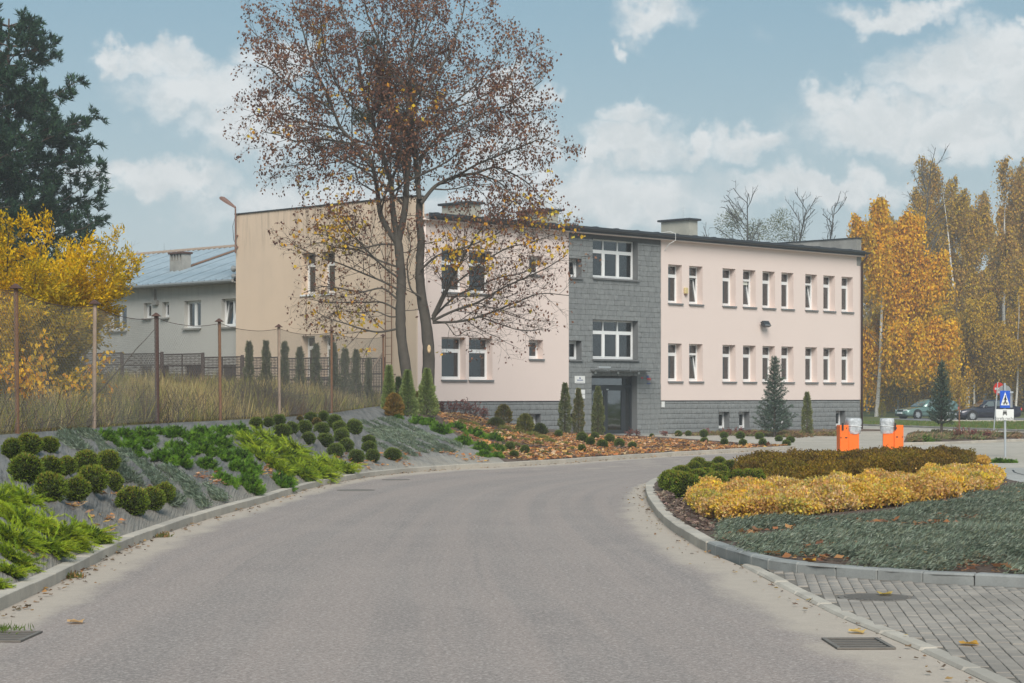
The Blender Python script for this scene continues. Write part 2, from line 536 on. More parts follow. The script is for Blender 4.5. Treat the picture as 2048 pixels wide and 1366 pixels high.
def mat_roof_sheet():
    m, k, b = material('roof_sheet')
    p = ocoord(k)
    st = k.noise(k.map(p, (.35, 3.0, .35)), 1.6, 6, .65)
    c = k.mix(k.smooth(k.noise(p, .6, 5, .6), .35, .65), (0.27, 0.34, 0.385), (0.36, 0.43, 0.475))
    c = k.mix(k.smooth(st, .58, .76, 0, .75), c, (0.28, 0.17, 0.13))
    k.put(b.inputs['Base Color'], c)
    b.inputs['Metallic'].default_value = .25
    b.inputs['Roughness'].default_value = .5
mat_roof_sheet()

def mat_birch():
    m, k, b = material('bark_birch')
    p = ocoord(k)
    n = k.noise(k.map(p, (2, 2, 9)), 2.0, 5, .7)
    c = k.mix(k.smooth(n, .52, .66), (0.62, 0.60, 0.56), (0.06, 0.052, 0.047))
    k.put(b.inputs['Base Color'], c); b.inputs['Roughness'].default_value = .9
mat_birch()

def mat_glass(name='window_glass', tint=(0.80, 0.82, 0.81), refl=1.0):
    m, k, b = material(name)
    out = k.n['Material Output']
    k.n.remove(b)
    tr = k.node('ShaderNodeBsdfTransparent'); k.put(tr.inputs[0], tint)
    gl = k.node('ShaderNodeBsdfGlossy'); gl.inputs['Roughness'].default_value = .03
    k.put(gl.inputs['Color'], (0.9, 0.93, 0.95))
    k.put(gl.inputs['Normal'], k.bump(k.noise(ocoord(k), 1.3, 2, .5), .06, .05))
    fr = k.node('ShaderNodeFresnel'); fr.inputs[0].default_value = 1.5
    mx = k.node('ShaderNodeMixShader')
    k.put(mx.inputs[0], k.math('MULTIPLY', fr.outputs[0], 2.6 * refl, clamp=True))
    k.l.new(tr.outputs[0], mx.inputs[1]); k.l.new(gl.outputs[0], mx.inputs[2])
    k.l.new(mx.outputs[0], out.inputs[0])
mat_glass()
mat_glass('door_glass', (0.62, 0.66, 0.63), 1.7)
mat_glass('canopy_glass', (0.75, 0.80, 0.79))

def mat_wrap():
    m, k, b = material('plastic_wrap')
    out = k.n['Material Output']
    tr = k.node('ShaderNodeBsdfTransparent'); k.put(tr.inputs[0], (0.86, 0.88, 0.89))
    k.put(b.inputs['Base Color'], (0.62, 0.64, 0.66)); b.inputs['Roughness'].default_value = .18
    n = k.noise(ocoord(k), 9, 5, .6)
    k.put(b.inputs['Normal'], k.bump(n, .9, .05))
    mx = k.node('ShaderNodeMixShader')
    k.put(mx.inputs[0], k.smooth(n, .3, .7, .45, .9))
    k.l.new(tr.outputs[0], mx.inputs[1]); k.l.new(b.outputs[0], mx.inputs[2])
    k.l.new(mx.outputs[0], out.inputs[0])
mat_wrap()

def car_paint(name, col, rough=.25):
    m, k, b = material(name)
    p = ocoord(k)
    c = k.mix(k.noise(p, 3, 4, .6), tuple(x * .85 for x in col), tuple(x * 1.1 for x in col))
    k.put(b.inputs['Base Color'], c)
    b.inputs['Roughness'].default_value = rough
    b.inputs['Metallic'].default_value = .3
    b.inputs['Coat Weight'].default_value = .6
    b.inputs['Coat Roughness'].default_value = .08
car_paint('paint_green', (0.135, 0.225, 0.20))
car_paint('paint_dark', (0.022, 0.020, 0.034))

def mat_foliage(name='foliage', trans=.4, rough=.65, gain=1.3):
    m, k, b = material(name)
    out = k.n['Material Output']
    a = k.node('ShaderNodeAttribute', attribute_name='Col').outputs['Color']
    oi = k.node('ShaderNodeObjectInfo')
    c = k.mix(1.0, a, k.mix(oi.outputs['Random'], (.88 * gain, .9 * gain, .86 * gain), (1.12 * gain, 1.1 * gain, 1.06 * gain)), 'MULTIPLY')
    k.put(b.inputs['Base Color'], c)
    b.inputs['Roughness'].default_value = rough
    b.inputs['Specular IOR Level'].default_value = .12
    t = k.node('ShaderNodeBsdfTranslucent'); k.put(t.inputs[0], c)
    mx = k.node('ShaderNodeMixShader'); mx.inputs[0].default_value = trans
    k.l.new(b.outputs[0], mx.inputs[1]); k.l.new(t.outputs[0], mx.inputs[2])
    k.l.new(mx.outputs[0], out.inputs[0])
mat_foliage()
mat_foliage('needles', .2, .6, 1.45)

def unit(v):
    v = np.asarray(v, float)
    return v / np.maximum(np.linalg.norm(v, axis=-1, keepdims=True), 1e-9)

def rand_unit(n):
    return unit(RNG.normal(size=(n, 3)))

def sprays(P, D, L, Wd, C, bend=0.0):
    """one diamond leaf per row: base P, direction D, length L, half width Wd, colour C"""
    n = len(P)
    D = unit(D)
    side = unit(np.cross(D, rand_unit(n)))
    L = np.broadcast_to(np.asarray(L, float).reshape(-1, 1), (n, 1)); Wd = np.broadcast_to(np.asarray(Wd, float).reshape(-1, 1), (n, 1))
    mid = P + D * L * .45
    nrm = np.cross(D, side)
    V = np.empty((n, 4, 3))
    V[:, 0] = P
    V[:, 1] = mid + side * Wd + nrm * Wd * bend
    V[:, 2] = P + D * L
    V[:, 3] = mid - side * Wd + nrm * Wd * bend
    Fc = np.arange(n * 4).reshape(n, 4)
    Cc = np.repeat(np.asarray(C, float)[:, None, :], 4, axis=1)
    return V.reshape(-1, 3), Fc, Cc.reshape(-1, 3)

def merge(parts):
    V, Fs, C, o = [], [], [], 0
    for v, f, c in parts:
        V.append(v); Fs.append(np.asarray(f) + o); C.append(c); o += len(v)
    return np.concatenate(V), Fs, np.concatenate(C)

def pal(n, cols, w=None, jit=.12):
    """n colours picked from the palette with a little jitter"""
    cols = np.asarray(cols, float)
    i = RNG.choice(len(cols), n, p=None if w is None else np.asarray(w, float) / np.sum(w))
    c = cols[i] * (1 + RNG.uniform(-jit, jit, (n, 1))) * (1 + RNG.uniform(-jit * .4, jit * .4, (n, 3)))
    return np.clip(c, 0.002, 1)

def tubes(paths, sides):
    """paths: list of (pts[k,3], radii[k]); batch of tapered tubes"""
    by = {}
    for p, r in paths:
        by.setdefault(len(p), []).append((p, r))
    V, Fq, o = [], [], 0
    for k, lst in by.items():
        P = np.array([a for a, _ in lst], float); Rr = np.array([b for _, b in lst], float)
        n = len(P)
        T = np.empty_like(P)
        T[:, 1:-1] = P[:, 2:] - P[:, :-2]; T[:, 0] = P[:, 1] - P[:, 0]; T[:, -1] = P[:, -1] - P[:, -2]
        T = unit(T)
        ref = np.where(np.abs(T[..., 2:3]) < .9, np.array([0, 0, 1.0]), np.array([1.0, 0, 0]))
        A = unit(np.cross(T, ref)); B = np.cross(T, A)
        ang = np.arange(sides) * 2 * np.pi / sides
        ring = P[:, :, None, :] + (A[:, :, None, :] * np.cos(ang)[None, None, :, None] + B[:, :, None, :] * np.sin(ang)[None, None, :, None]) * Rr[:, :, None, None]
        idx = np.arange(n * k * sides).reshape(n, k, sides) + o
        a = idx[:, :-1, :]; b = np.roll(a, -1, axis=2); c = np.roll(idx[:, 1:, :], -1, axis=2); d = idx[:, 1:, :]
        Fq.append(np.stack([a, b, c, d], -1).reshape(-1, 4))
        V.append(ring.reshape(-1, 3)); o += n * k * sides
    return np.concatenate(V), np.concatenate(Fq)

def resample(pts, n):
    pts = np.asarray(pts, float)
    d = np.r_[0, np.cumsum(np.linalg.norm(np.diff(pts, axis=0), axis=1))]
    t = np.linspace(0, d[-1], n)
    return np.stack([np.interp(t, d, pts[:, i]) for i in range(pts.shape[1])], 1)

def catmull(pts, per=8):
    P = np.asarray(pts, float)
    P = np.vstack([2 * P[0] - P[1], P, 2 * P[-1] - P[-2]])
    out = []
    for i in range(1, len(P) - 2):
        t = np.linspace(0, 1, per, endpoint=False)[:, None]
        p0, p1, p2, p3 = P[i - 1], P[i], P[i + 1], P[i + 2]
        out.append(.5 * ((2 * p1) + (-p0 + p2) * t + (2 * p0 - 5 * p1 + 4 * p2 - p3) * t ** 2 + (-p0 + 3 * p1 - 3 * p2 + p3) * t ** 3))
    out.append(P[-2][None])
    return np.vstack(out)
# ------------------------------------------------------------------ ground
def U(px, py, D):
    return np.array([(px - 1024.0) / F * D, D, H + (HZ - py) / F * D])
def G(px, py, z=0.0):
    D = (H - z) * F / (py - HZ)
    return np.array([(px - 1024.0) / F * D, D, z])

GV, GF = [], []            # everything one can stand on, for dropping plants onto it
def register(V, Fc):
    o = len(GV)
    GV.extend([tuple(v) for v in V]); GF.extend([tuple(int(i) + o for i in f) for f in Fc])

def add_vec_attr(me, name, arr):
    a = me.attributes.new(name, 'FLOAT_VECTOR', 'POINT')
    a.data.foreach_set('vector', np.asarray(arr, np.float32).ravel())

def sheet(name, pts, z, mat, reg=True, kind='structure'):
    me = bpy.data.meshes.new(name)
    me.from_pydata([(p[0], p[1], z) for p in pts], [], [tuple(range(len(pts)))])
    me.materials.append(MAT[mat]); me.update()
    o = link(name, me); tag(o, kind=kind)
    if reg: register([(p[0], p[1], z) for p in pts], [tuple(range(len(pts)))])
    return o

sheet('ground', [(-300, -60), (300, -60), (300, 520), (-300, 520)], -0.03, 'lawn', reg=False)
sheet('driveway', [(-4, 46), (40, 46), (40, 90), (26, 96), (24.8, 97), (20.4, 114), (18.5, 128), (-10, 128), (-10, 90)], 0.0, 'driveway_paving')
sheet('lawn', [(24.8, 97), (60, 90), (120, 140), (120, 132), (120, 320), (-40, 320), (-40, 128.2), (18.5, 128.2), (20.4, 114)], 0.012, 'lawn')
sheet('parking_strip', [(27.5, 131.5), (80, 129.5), (80, 151), (27.5, 151)], 0.018, 'parking_asphalt')

KLpx = [(0, 1223), (117, 1167), (234, 1106), (293, 1082), (400, 1044), (522, 1008), (644, 972), (767, 951), (900, 939.5), (1000, 934.5), (1112, 928), (1300, 915), (1426, 907.5), (1560, 900), (1592, 898)]
KL = [(-3.75, -6), (-3.8, 2), (-4.05, 9)] + [tuple(G(*p)[:2]) for p in KLpx]
KLc = catmull(KL, 10)
KRpx = [(1412, 1104), (1377.6, 1083.6), (1346, 1064), (1316.6, 1037), (1297, 1008), (1292, 991), (1294.6, 976)]
KR0 = [(3.75, -6), (3.45, 4), (2.95, 13.17), (2.65, 16.5), (2.44, 20.8)]
KRi = [tuple(G(*p)[:2]) for p in KRpx] + [(3.15, 41.3), (4.8, 44.2), (7.6, 47), (10.3, 49.2)]
KRc = catmull(KR0 + KRi, 10)

def strip_mesh(A, B, nt, zf, name, mats, attrs=None):
    ns = len(A)
    t = np.linspace(0, 1, nt)
    P = A[:, None, :] * (1 - t)[None, :, None] + B[:, None, :] * t[None, :, None]
    V = np.concatenate([P[..., :2], zf(P, t)[..., None]], -1).reshape(-1, 3)
    i = np.arange(ns * nt).reshape(ns, nt)
    Fc = np.stack([i[:-1, :-1], i[:-1, 1:], i[1:, 1:], i[1:, :-1]], -1).reshape(-1, 4)
    # faces up
    a, b, c = V[Fc[0, 0]], V[Fc[0, 1]], V[Fc[0, 2]]
    if np.cross(b - a, c - a)[2] < 0: Fc = Fc[:, ::-1]
    return V, Fc, P, t

def build_road():
    A = resample(KLc, 220); B = resample(KRc, 220)
    V, Fc, P, t = strip_mesh(A, B, 44, lambda P, t: np.full(P.shape[:2], .004), 'road', None)
    Wd = np.linalg.norm(A - B, axis=1)[:, None]
    dl = t[None, :] * Wd; dr = (1 - t)[None, :] * Wd
    farther = np.clip((P[..., 1] - 36) / 14, 0, 1)
    dust = np.maximum(np.clip(1.05 - dl / (1.25 + .5 * farther), 0, 1), np.clip(1.08 - dr / 1.55, 0, 1))
    dust = np.maximum(dust, .42 * farther)
    me = mesh_np('road', V, Fc, MAT['asphalt'], fattr={'dust': dust.ravel()})
    sl = np.r_[0, np.cumsum(np.linalg.norm(np.diff((A + B) / 2, axis=0), axis=1))][:, None]
    add_vec_attr(me, 'lane', np.stack([dl - Wd / 2, sl + 0 * dl, 0 * dl], -1).reshape(-1, 3))
    tag(link('road', me), kind='structure')
    register(V, Fc)
build_road()

# kerb stones -------------------------------------------------------------
def unit_stone(b):
    return MB().bbox(-.5, .5, -.5, .5, -.5, .5, b)
def stone_mesh(name, L, Wd, Hh, mat, b=.018):
    return MB().bbox(-L / 2, L / 2, -Wd / 2, Wd / 2, 0, Hh, b).mesh(name, MAT[mat])

def lay_kerb(name, curve, side, width, height, step, mat, below=.05, b=.018, gap=.006):
    """stones along a curve; side=+1 lies to the left of the direction of travel"""
    root = empty(name, kind='structure')
    pts = np.asarray(curve, float)[:, :2]
    L = np.linalg.norm(np.diff(pts, axis=0), axis=1).sum()
    n = max(2, int(round(L / step)))
    q = resample(pts, n + 1)
    me = stone_mesh('kerb_stone', 1.0, width, height + below, mat, b)
    for i in range(n):
        a, c = q[i], q[i + 1]
        d = c - a; l = np.linalg.norm(d); d = d / l
        nrm = np.array([-d[1], d[0]]) * side
        m = (a + c) / 2 + nrm * width / 2
        o = link('kerb_stone', me, root, (m[0], m[1], -below + random.uniform(-.004, .004)), (0, 0, math.atan2(d[1], d[0]) + random.uniform(-.003, .003)), (l - gap, 1, 1))
    return root

iL = np.argmin(np.abs(KLc[:, 1] - 6))
lay_kerb('kerb', KLc[iL:], 1, .16, .115, 1.0, 'kerb_concrete', b=.007, gap=.001)
iR = 10 * (len(KR0) - 0)
lay_kerb('kerb', KRc[iR:], -1, .17, .12, .5, 'kerb_concrete', b=.008, gap=.001)
CROSS = [(1414, 1105), (1445, 1117), (1479, 1126.6), (1526.6, 1141), (1621.5, 1153.5), (1694, 1158.5), (1780, 1166), (1875, 1172), (1970, 1175.5), (2048, 1180)]
CR = [tuple(G(*p)[:2]) for p in CROSS] + [(5.6, 18.2), (7.5, 17.6), (9.5, 17.2)]
CRc = catmull(CR, 6)
lay_kerb('kerb', CRc[0:], 1, .17, .13, .5, 'kerb_grey')
flush = [(3.6, -2), (3.45, 4), (2.95, 13.17), (2.65, 16.5), (2.42, 21.2)]
FLc = catmull(flush, 10)
lay_kerb('kerb', FLc, -1, .15, .03, 1.0, 'kerb_concrete', b=.02)

# island soil -------------------------------------------------------------
ISL_R = [(10.4, 49.2), (10.3, 47.7), (10.2, 43), (9.8, 38), (9.9, 30), (10, 17.3)]
def build_island():
    left = resample(np.vstack([CRc[3:][::-1], KRc[iR:]]), 90)
    # inner offset towards the middle of the island
    cen = np.array([7.4, 30.0])
    rgt = np.array([[9.9, 17.4], [10, 30], [9.8, 38], [10.2, 43], [10.3, 47.7], [10.35, 49.15]])
    lp = np.vstack([left, rgt[::-1]])
    lp = resample(np.vstack([lp, lp[:1]]), 161)[:-1]
    ring = [lp]
    V = []; nt = 14
    for j in range(nt):
        t = j / (nt - 1) * .97
        q = lp * (1 - t) + cen * t
        zz = .105 + .20 * (1 - (1 - t) ** 2.2)
        V.append(np.c_[q, np.full(len(q), zz) + (RNG.normal(0, .008, len(q)) if j else 0)])
    V = np.concatenate(V)
    n = len(lp); i = np.arange(nt * n).reshape(nt, n)
    Fc = np.stack([i[:-1], np.roll(i[:-1], -1, 1), np.roll(i[1:], -1, 1), i[1:]], -1).reshape(-1, 4)
    V = np.vstack([V, [[cen[0], cen[1], .31]]])
    tri = np.stack([i[-1], np.roll(i[-1], -1), np.full(n, len(V) - 1)], -1)
    a, b, c = V[Fc[0, 0]], V[Fc[0, 1]], V[Fc[0, 2]]
    if np.cross(b - a, c - a)[2] < 0: Fc = Fc[:, ::-1]; tri = tri[:, ::-1]
    me = mesh_np('planting_island', V, [Fc, tri], MAT['mulch'], smooth=True)
    tag(link('planting_island', me), kind='structure')
    register(V, Fc); register(V, tri)
build_island()
lay_kerb('kerb', [(9.85, 38), (10.25, 43), (10.35, 47.7), (10.35, 49.2)], -1, .08, .03, 1.0, 'kerb_concrete')
sheet('pavement', [(10.35, 49.3), (10.3, 43), (9.9, 38), (10.05, 30), (10.1, 17.2), (22, 15), (22, 49.3)], .006, 'slab_paving')

# the near paved corner -----------------------------------------------------
def build_pavers():
    base = [(2.6, 21.0), (2.72, 16.5), (3.05, 13.1), (3.55, 4), (3.7, -2), (14, -2), (14, 17.4), (9.5, 17.15), (7.5, 17.55), (5.6, 18.15), (4.75, 18.6), (4.03, 19.0), (3.3, 19.65), (2.98, 20.0), (2.62, 20.7)]
    root = sheet('paver_corner', base, .021, 'joint_sand', reg=False)
    register([(p[0], p[1], .03) for p in base], [tuple(range(len(base)))])
    from mathutils import geometry
    poly = [Vector((p[0], p[1], 0)) for p in base]
    def inside(x, y):
        c = False; n = len(base); j = n - 1
        for i in range(n):
            xi, yi = base[i]; xj, yj = base[j]
            if (yi > y) != (yj > y) and x < (xj - xi) * (y - yi) / (yj - yi) + xi: c = not c
            j = i
        return c
    ang = R(-6.5)
    ca, sa = math.cos(ang), math.sin(ang)
    me = MB().bbox(-.0475, .0475, -.0975, .0975, -.03, .030, .004).mesh('paver', MAT['paver_concrete'])
    spots = []
    for i in range(-160, 200):
        for j in range(-60, 70):
            u = i * .1; v = j * .2 + (.1 if i % 2 else 0)
            x = 3.2 + u * ca - v * sa; y = 15 + u * sa + v * ca
            if y < 9.5 or x > 8: continue
            ok = all(inside(x + (du * ca - dv * sa), y + (du * sa + dv * ca)) for du in (-.045, .045) for dv in (-.095, .095))
            if not ok: continue
            # leave the manhole cover its place
            if (x - MANHOLE[0]) ** 2 + (y - MANHOLE[1]) ** 2 < .36 ** 2: continue
            vis = abs(x) / max(y, .1) < .262 and y > 11.9
            spots.append((x, y, vis))
    vis = sorted([s for s in spots if s[2]], key=lambda s: s[1])
    own, rest = vis[:300], vis[300:] + [s for s in spots if not s[2]]
    for (x, y, _) in own:
        link('paver', me, root, (x, y, random.uniform(-.003, .003)), (random.uniform(-.006, .006), random.uniform(-.006, .006), ang + random.uniform(-.012, .012)))
    bv = np.array([v.co for v in me.vertices]); bf = [list(p.vertices) for p in me.polygons]
    V = []; q4 = []; q8 = []
    for k, (x, y, _) in enumerate(rest):
        w = np.c_[x + bv[:, 0] * ca - bv[:, 1] * sa, y + bv[:, 0] * sa + bv[:, 1] * ca, bv[:, 2] + random.uniform(-.003, .003)]
        V.append(w); o = k * len(bv)
        for f in bf: (q4 if len(f) == 4 else q8).append([a + o for a in f])
    m2 = mesh_np('paver_field', np.concatenate(V), [np.array(q4), np.array(q8)], MAT['paver_concrete'])
    tag(link('paver_field', m2, root), kind='stuff')
MANHOLE = tuple(G(1755, 1194, .03)[:2])
build_pavers()

# the left bank: weed fabric, then mulch, up to the fence line and the facade -------------
FEN = [U(35, 867, 29.0), U(188, 856, 33.7), U(315, 847, 39.2), U(441, 841, 42.5), U(559, 835, 46.8), U(663, 826, 53.6), U(767, 812, 62.4)]
UX, UY = math.sin(math.atan2(4976 - 1024, F)), math.cos(math.atan2(4976 - 1024, F))
BC = np.array([-3.8, 80.1])              # nearest corner of the main building
def facade_at(px):
    r = (px - 1024.0) / F
    t = (r * BC[1] - BC[0]) / (UX - r * UY)
    return t, BC[1] + t * UY, BC[0] + t * UX
def front(px, py, off=.05):
    t, D, x = facade_at(px)
    return np.array([x + UY * off, D - UX * off, H + (HZ - py) / F * D])
PAIRS = [((-3.9, 5.5), (-7.4, 6, 1.0)), ((-4.05, 11), (-7.3, 16, 1.2)), (G(0, 1223)[:2], (-7.2, 24, 1.25))]
for kp, f in zip([(90, 1180), (180, 1132), (293, 1082), (400, 1044), (522, 1008), (700, 961), (1000, 934.5)], FEN):
    PAIRS.append((G(*kp)[:2], f))
PAIRS += [(G(1050, 931.5)[:2], U(850, 822, 67)), (G(1112, 928)[:2], front(872, 817)), (G(1190, 922)[:2], front(1000, 842)), (G(1290, 915.6)[:2], front(1134, 862)),
          (G(1426, 907.5)[:2], G(1320, 873.5, .06)), (G(1540, 901)[:2], G(1480, 885, .05)), (G(1590, 898.3)[:2], G(1585, 896, .05))]

def build_bank():
    # crest follows the pairs; the foot follows the kerb curve itself
    d = np.linalg.norm(KLc[:, None, :] - np.array([p[0] for p in PAIRS])[None], axis=2)
    idx = d.argmin(0)
    kl = np.r_[0, np.cumsum(np.linalg.norm(np.diff(KLc, axis=0), axis=1))]
    s_at = kl[idx]
    crest = np.array([p[1] for p in PAIRS])
    NS = 330
    s = np.linspace(s_at[0], s_at[-1], NS)
    foot = np.stack([np.interp(s, kl, KLc[:, 0]), np.interp(s, kl, KLc[:, 1])], 1)
    tang = np.gradient(foot, axis=0); tang = unit(tang)
    nrm = np.stack([-tang[:, 1], tang[:, 0]], 1)
    foot = foot + nrm * .16
    # smooth interpolation of the crest along s
    cc = catmull(np.c_[s_at, crest], 12)
    cr = np.stack([np.interp(s, cc[:, 0], cc[:, i + 1]) for i in range(3)], 1)
    NTt = 44
    t = np.linspace(0, 1, NTt)
    P = foot[:, None, :] * (1 - t)[None, :, None] + cr[:, None, :2] * t[None, :, None]
    width = np.linalg.norm(cr[:, :2] - foot, axis=1)
    ease = t ** .92
    Z = .105 + (cr[:, 2] - .105)[:, None] * ease[None, :]
    ss = s[:, None] + 0 * t[None, :]; tt = width[:, None] * t[None, :]
    fab_end = np.interp(1.0, [0, 1], [0, 1])
    rip = (.5 + .5 * np.sin((ss + .35 * tt) * 2 * np.pi / .85 + 1.3 * np.sin(tt * 1.1 + ss * .4))) ** 2 * .085
    rip += .03 * np.sin(ss * 1.7 + tt * .9) * np.sin(tt * 1.3 + .6)
    env = np.sin(np.pi * np.clip(t * 1.02, 0, 1)) ** .6
    # where the fabric stops and the mulch begins
    kf = s_at[9] + .6
    isfab = s < kf
    mask = np.clip((kf + 2 - s) / 3, 0, 1)[:, None]
    Z = Z + rip * env[None, :] * (0.25 + .75 * mask) + (1 - mask) * RNG.normal(0, .012, Z.shape) * env[None, :]
    V = np.concatenate([P, Z[..., None]], -1)
    cut = int(isfab.sum())
    for name, a, b, mat in (('fabric_bank', 0, cut, 'weed_fabric'), ('mulch_bed', cut - 1, NS, 'mulch')):
        Vv = V[a:b].reshape(-1, 3); n = b - a
        i = np.arange(n * NTt).reshape(n, NTt)
        Fc = np.stack([i[:-1, :-1], i[1:, :-1], i[1:, 1:], i[:-1, 1:]], -1).reshape(-1, 4)
        A, B, Cc = Vv[Fc[0, 0]], Vv[Fc[0, 1]], Vv[Fc[0, 2]]
        if np.cross(B - A, Cc - A)[2] < 0: Fc = Fc[:, ::-1]
        me = mesh_np(name, Vv, Fc, MAT[mat], smooth=True, fattr={'low': np.broadcast_to(1 - t[None, :], (n, NTt)).ravel()})
        add_vec_attr(me, 'bank', np.stack([ss[a:b], tt[a:b], 0 * tt[a:b]], -1).reshape(-1, 3))
        tag(link(name, me), kind='structure')
        register(Vv, Fc)
    return cr, s, s_at
CREST, CS, CSAT = build_bank()

def build_field():
    A = np.array([p[1] for p in PAIRS[:10]])
    B = np.array([(-80, -5, 2.0), (-80, 15, 2.0), (-80, 28, 2.05), (-75, 40, 2.1), (-68, 58, 2.1), (-60, 80, 2.1), (-48, 96, 2.1), (-34, 104, 2.1), (-17, 96, 2.1), (-4.4, 80.6, 1.75)])
    A = catmull(A, 8); B = catmull(B, 8)
    nt = 60; t = np.linspace(0, 1, nt) ** 1.6
    P = A[:, None, :2] * (1 - t)[None, :, None] + B[:, None, :2] * t[None, :, None]
    dist = np.linalg.norm(P - A[:, None, :2], axis=2)
    up = np.clip(dist / 17.0, 0, 1); up = up * up * (3 - 2 * up)
    Z = A[:, None, 2] * (1 - up) + B[:, None, 2] * up - .01
    Z += .05 * np.sin(P[..., 0] * 1.1) * np.sin(P[..., 1] * .8) * np.clip(dist, 0, 1)
    V = np.concatenate([P, Z[..., None]], -1).reshape(-1, 3)
    n = len(A); i = np.arange(n * nt).reshape(n, nt)
    Fc = np.stack([i[:-1, :-1], i[1:, :-1], i[1:, 1:], i[:-1, 1:]], -1).reshape(-1, 4)
    a, b, c = V[Fc[0, 0]], V[Fc[0, 1]], V[Fc[0, 2]]
    if np.cross(b - a, c - a)[2] < 0: Fc = Fc[:, ::-1]
    me = mesh_np('field', V, Fc, MAT['field_soil'], smooth=True)
    tag(link('field', me), kind='structure')
    register(V, Fc)
build_field()

# the beds beside the drive ---------------------------------------------------
def bed(name, pts, z, mat='mulch'):
    base = np.array(pts, float); cen = base.mean(0)
    V = [(p[0], p[1], .02) for p in base] + [(p[0] * .93 + cen[0] * .07, p[1] * .93 + cen[1] * .07, z) for p in base] + [(cen[0], cen[1], z + .05)]
    n = len(base)
    Fc = [(i, (i + 1) % n, n + (i + 1) % n, n + i) for i in range(n)] + [(n + i, n + (i + 1) % n, 2 * n) for i in range(n)]
    me = bpy.data.meshes.new(name); me.from_pydata(V, [], Fc); me.materials.append(MAT[mat]); me.update()
    tag(link(name, me), kind='structure'); register(V, Fc)
rb = [tuple(G(*p)[:2]) for p in [(1806, 889), (1900, 887), (2048, 881)]] + [(24, 79.5), (24.6, 90), tuple(G(2048, 869)[:2]), tuple(G(1930, 866)[:2]), tuple(G(1815, 867)[:2])]
bed('spruce_bed', rb, .10)
lay_kerb('kerb', [tuple(G(*p)[:2]) for p in [(1804, 890), (1900, 888), (2048, 882)]] + [(24, 79.2)], -1, .10, .09, 1.0, 'kerb_concrete')
fb = [tuple(front(px, 868, .06)[:2]) for px in (1336, 1450, 1560, 1660, 1712)]
fb2 = [tuple(front(px, 868, .9 + .5 * i)[:2]) for i, px in enumerate((1352, 1450, 1560, 1640, 1690))]
bed('facade_bed', fb + fb2[::-1], .07)
lay_kerb('kerb', [(18.9, 122), (20.4, 114), (24.8, 97), (40, 93.5), (60, 90)], 1, .15, .10, 1.0, 'old_concrete')
lay_kerb('kerb', [(28, 131.4), (40, 130.9), (80, 129.4)], 1, .15, .11, 2.0, 'kerb_concrete')

BVH = BVHTree.FromPolygons(GV, GF)
def on_ground(px, py):
    """the point of the ground seen at a pixel of the photograph"""
    h = BVH.ray_cast(Vector((0, 0, H)), ray_dir(px, py).normalized())
    return np.array(h[0]) if h[0] is not None else G(px, max(py, HZ + 12))
def drop(x, y, dflt=0.0):
    h = BVH.ray_cast(Vector((x, y, 30)), Vector((0, 0, -1)))
    return h[0].z if h[0] is not None else dflt
# ------------------------------------------------------------------ main building
ROT = math.atan2(UY, UX)
BLD = empty('office_building', (BC[0], BC[1], 0), ROT, 'two storey pink and grey office building with white windows and flat roof', 'building')

def fac(px, py):
    """(a, z) on the front facade"""
    t, D, x = facade_at(px)
    return t, H + (HZ - py) / F * D
def gab(px, py):
    """(b, z) on the gable wall, b runs back from the corner"""
    r = (px - 1024.0) / F
    b = (BC[0] - r * BC[1]) / (r * UX + UY)
    D = BC[1] + b * UX
    return b, H + (HZ - py) / F * D
LEN = facade_at(1720)[0]
GW = gab(474, 429)[0]
EAVE = 8.82
PAR = 9.71
BASE_Z = 1.53
G0, G1 = facade_at(1136)[0], facade_at(1321)[0]

def wall_cells(a0, a1, z0, z1, holes):
    As = sorted({a0, a1, *[min(max(v, a0), a1) for h in holes for v in (h[0], h[1])]})
    Zs = sorted({z0, z1, *[min(max(v, z0), z1) for h in holes for v in (h[2], h[3])]})
    for i in range(len(As) - 1):
        for j in range(len(Zs) - 1):
            ca, cz = (As[i] + As[i + 1]) / 2, (Zs[j] + Zs[j + 1]) / 2
            if any(h[0] < ca < h[1] and h[2] < cz < h[3] for h in holes): continue
            yield As[i], As[i + 1], Zs[j], Zs[j + 1]

class Plane:
    """maps (along, out, z) into a building's local space; out is towards the viewer"""
    def __init__(s, kind, off=0.0): s.kind = kind; s.off = off
    def p(s, a, o, z):
        return (a, -o, z) if s.kind == 'front' else (s.off - o, a, z)

def layer(pl, a0, a1, z0, z1, holes, out, back, mb, liner=True, edges=True):
    """a slab of wall surface at distance `out`, with lined openings reaching back to `back`"""
    flip = pl.kind == 'side'
    def q(*pts):
        mb.quad(*(pts[::-1] if flip else pts))
    for (x0, x1, y0, y1) in wall_cells(a0, a1, z0, z1, holes):
        q(pl.p(x0, out, y0), pl.p(x1, out, y0), pl.p(x1, out, y1), pl.p(x0, out, y1))
    if liner:
        for (x0, x1, y0, y1) in holes:
            q(pl.p(x0, out, y0), pl.p(x0, out, y1), pl.p(x0, back, y1), pl.p(x0, back, y0))
            q(pl.p(x1, out, y1), pl.p(x1, out, y0), pl.p(x1, back, y0), pl.p(x1, back, y1))
            q(pl.p(x0, out, y1), pl.p(x1, out, y1), pl.p(x1, back, y1), pl.p(x0, back, y1))
            q(pl.p(x1, out, y0), pl.p(x0, out, y0), pl.p(x0, back, y0), pl.p(x1, back, y0))
    if edges:
        e = 0.0
        q(pl.p(a0, out, z0), pl.p(a0, out, z1), pl.p(a0, e, z1), pl.p(a0, e, z0))
        q(pl.p(a1, out, z1), pl.p(a1, out, z0), pl.p(a1, e, z0), pl.p(a1, e, z1))
        q(pl.p(a1, out, z0), pl.p(a0, out, z0), pl.p(a0, e, z0), pl.p(a1, e, z0))

REV = -.29      # windows stand this far behind the wall face

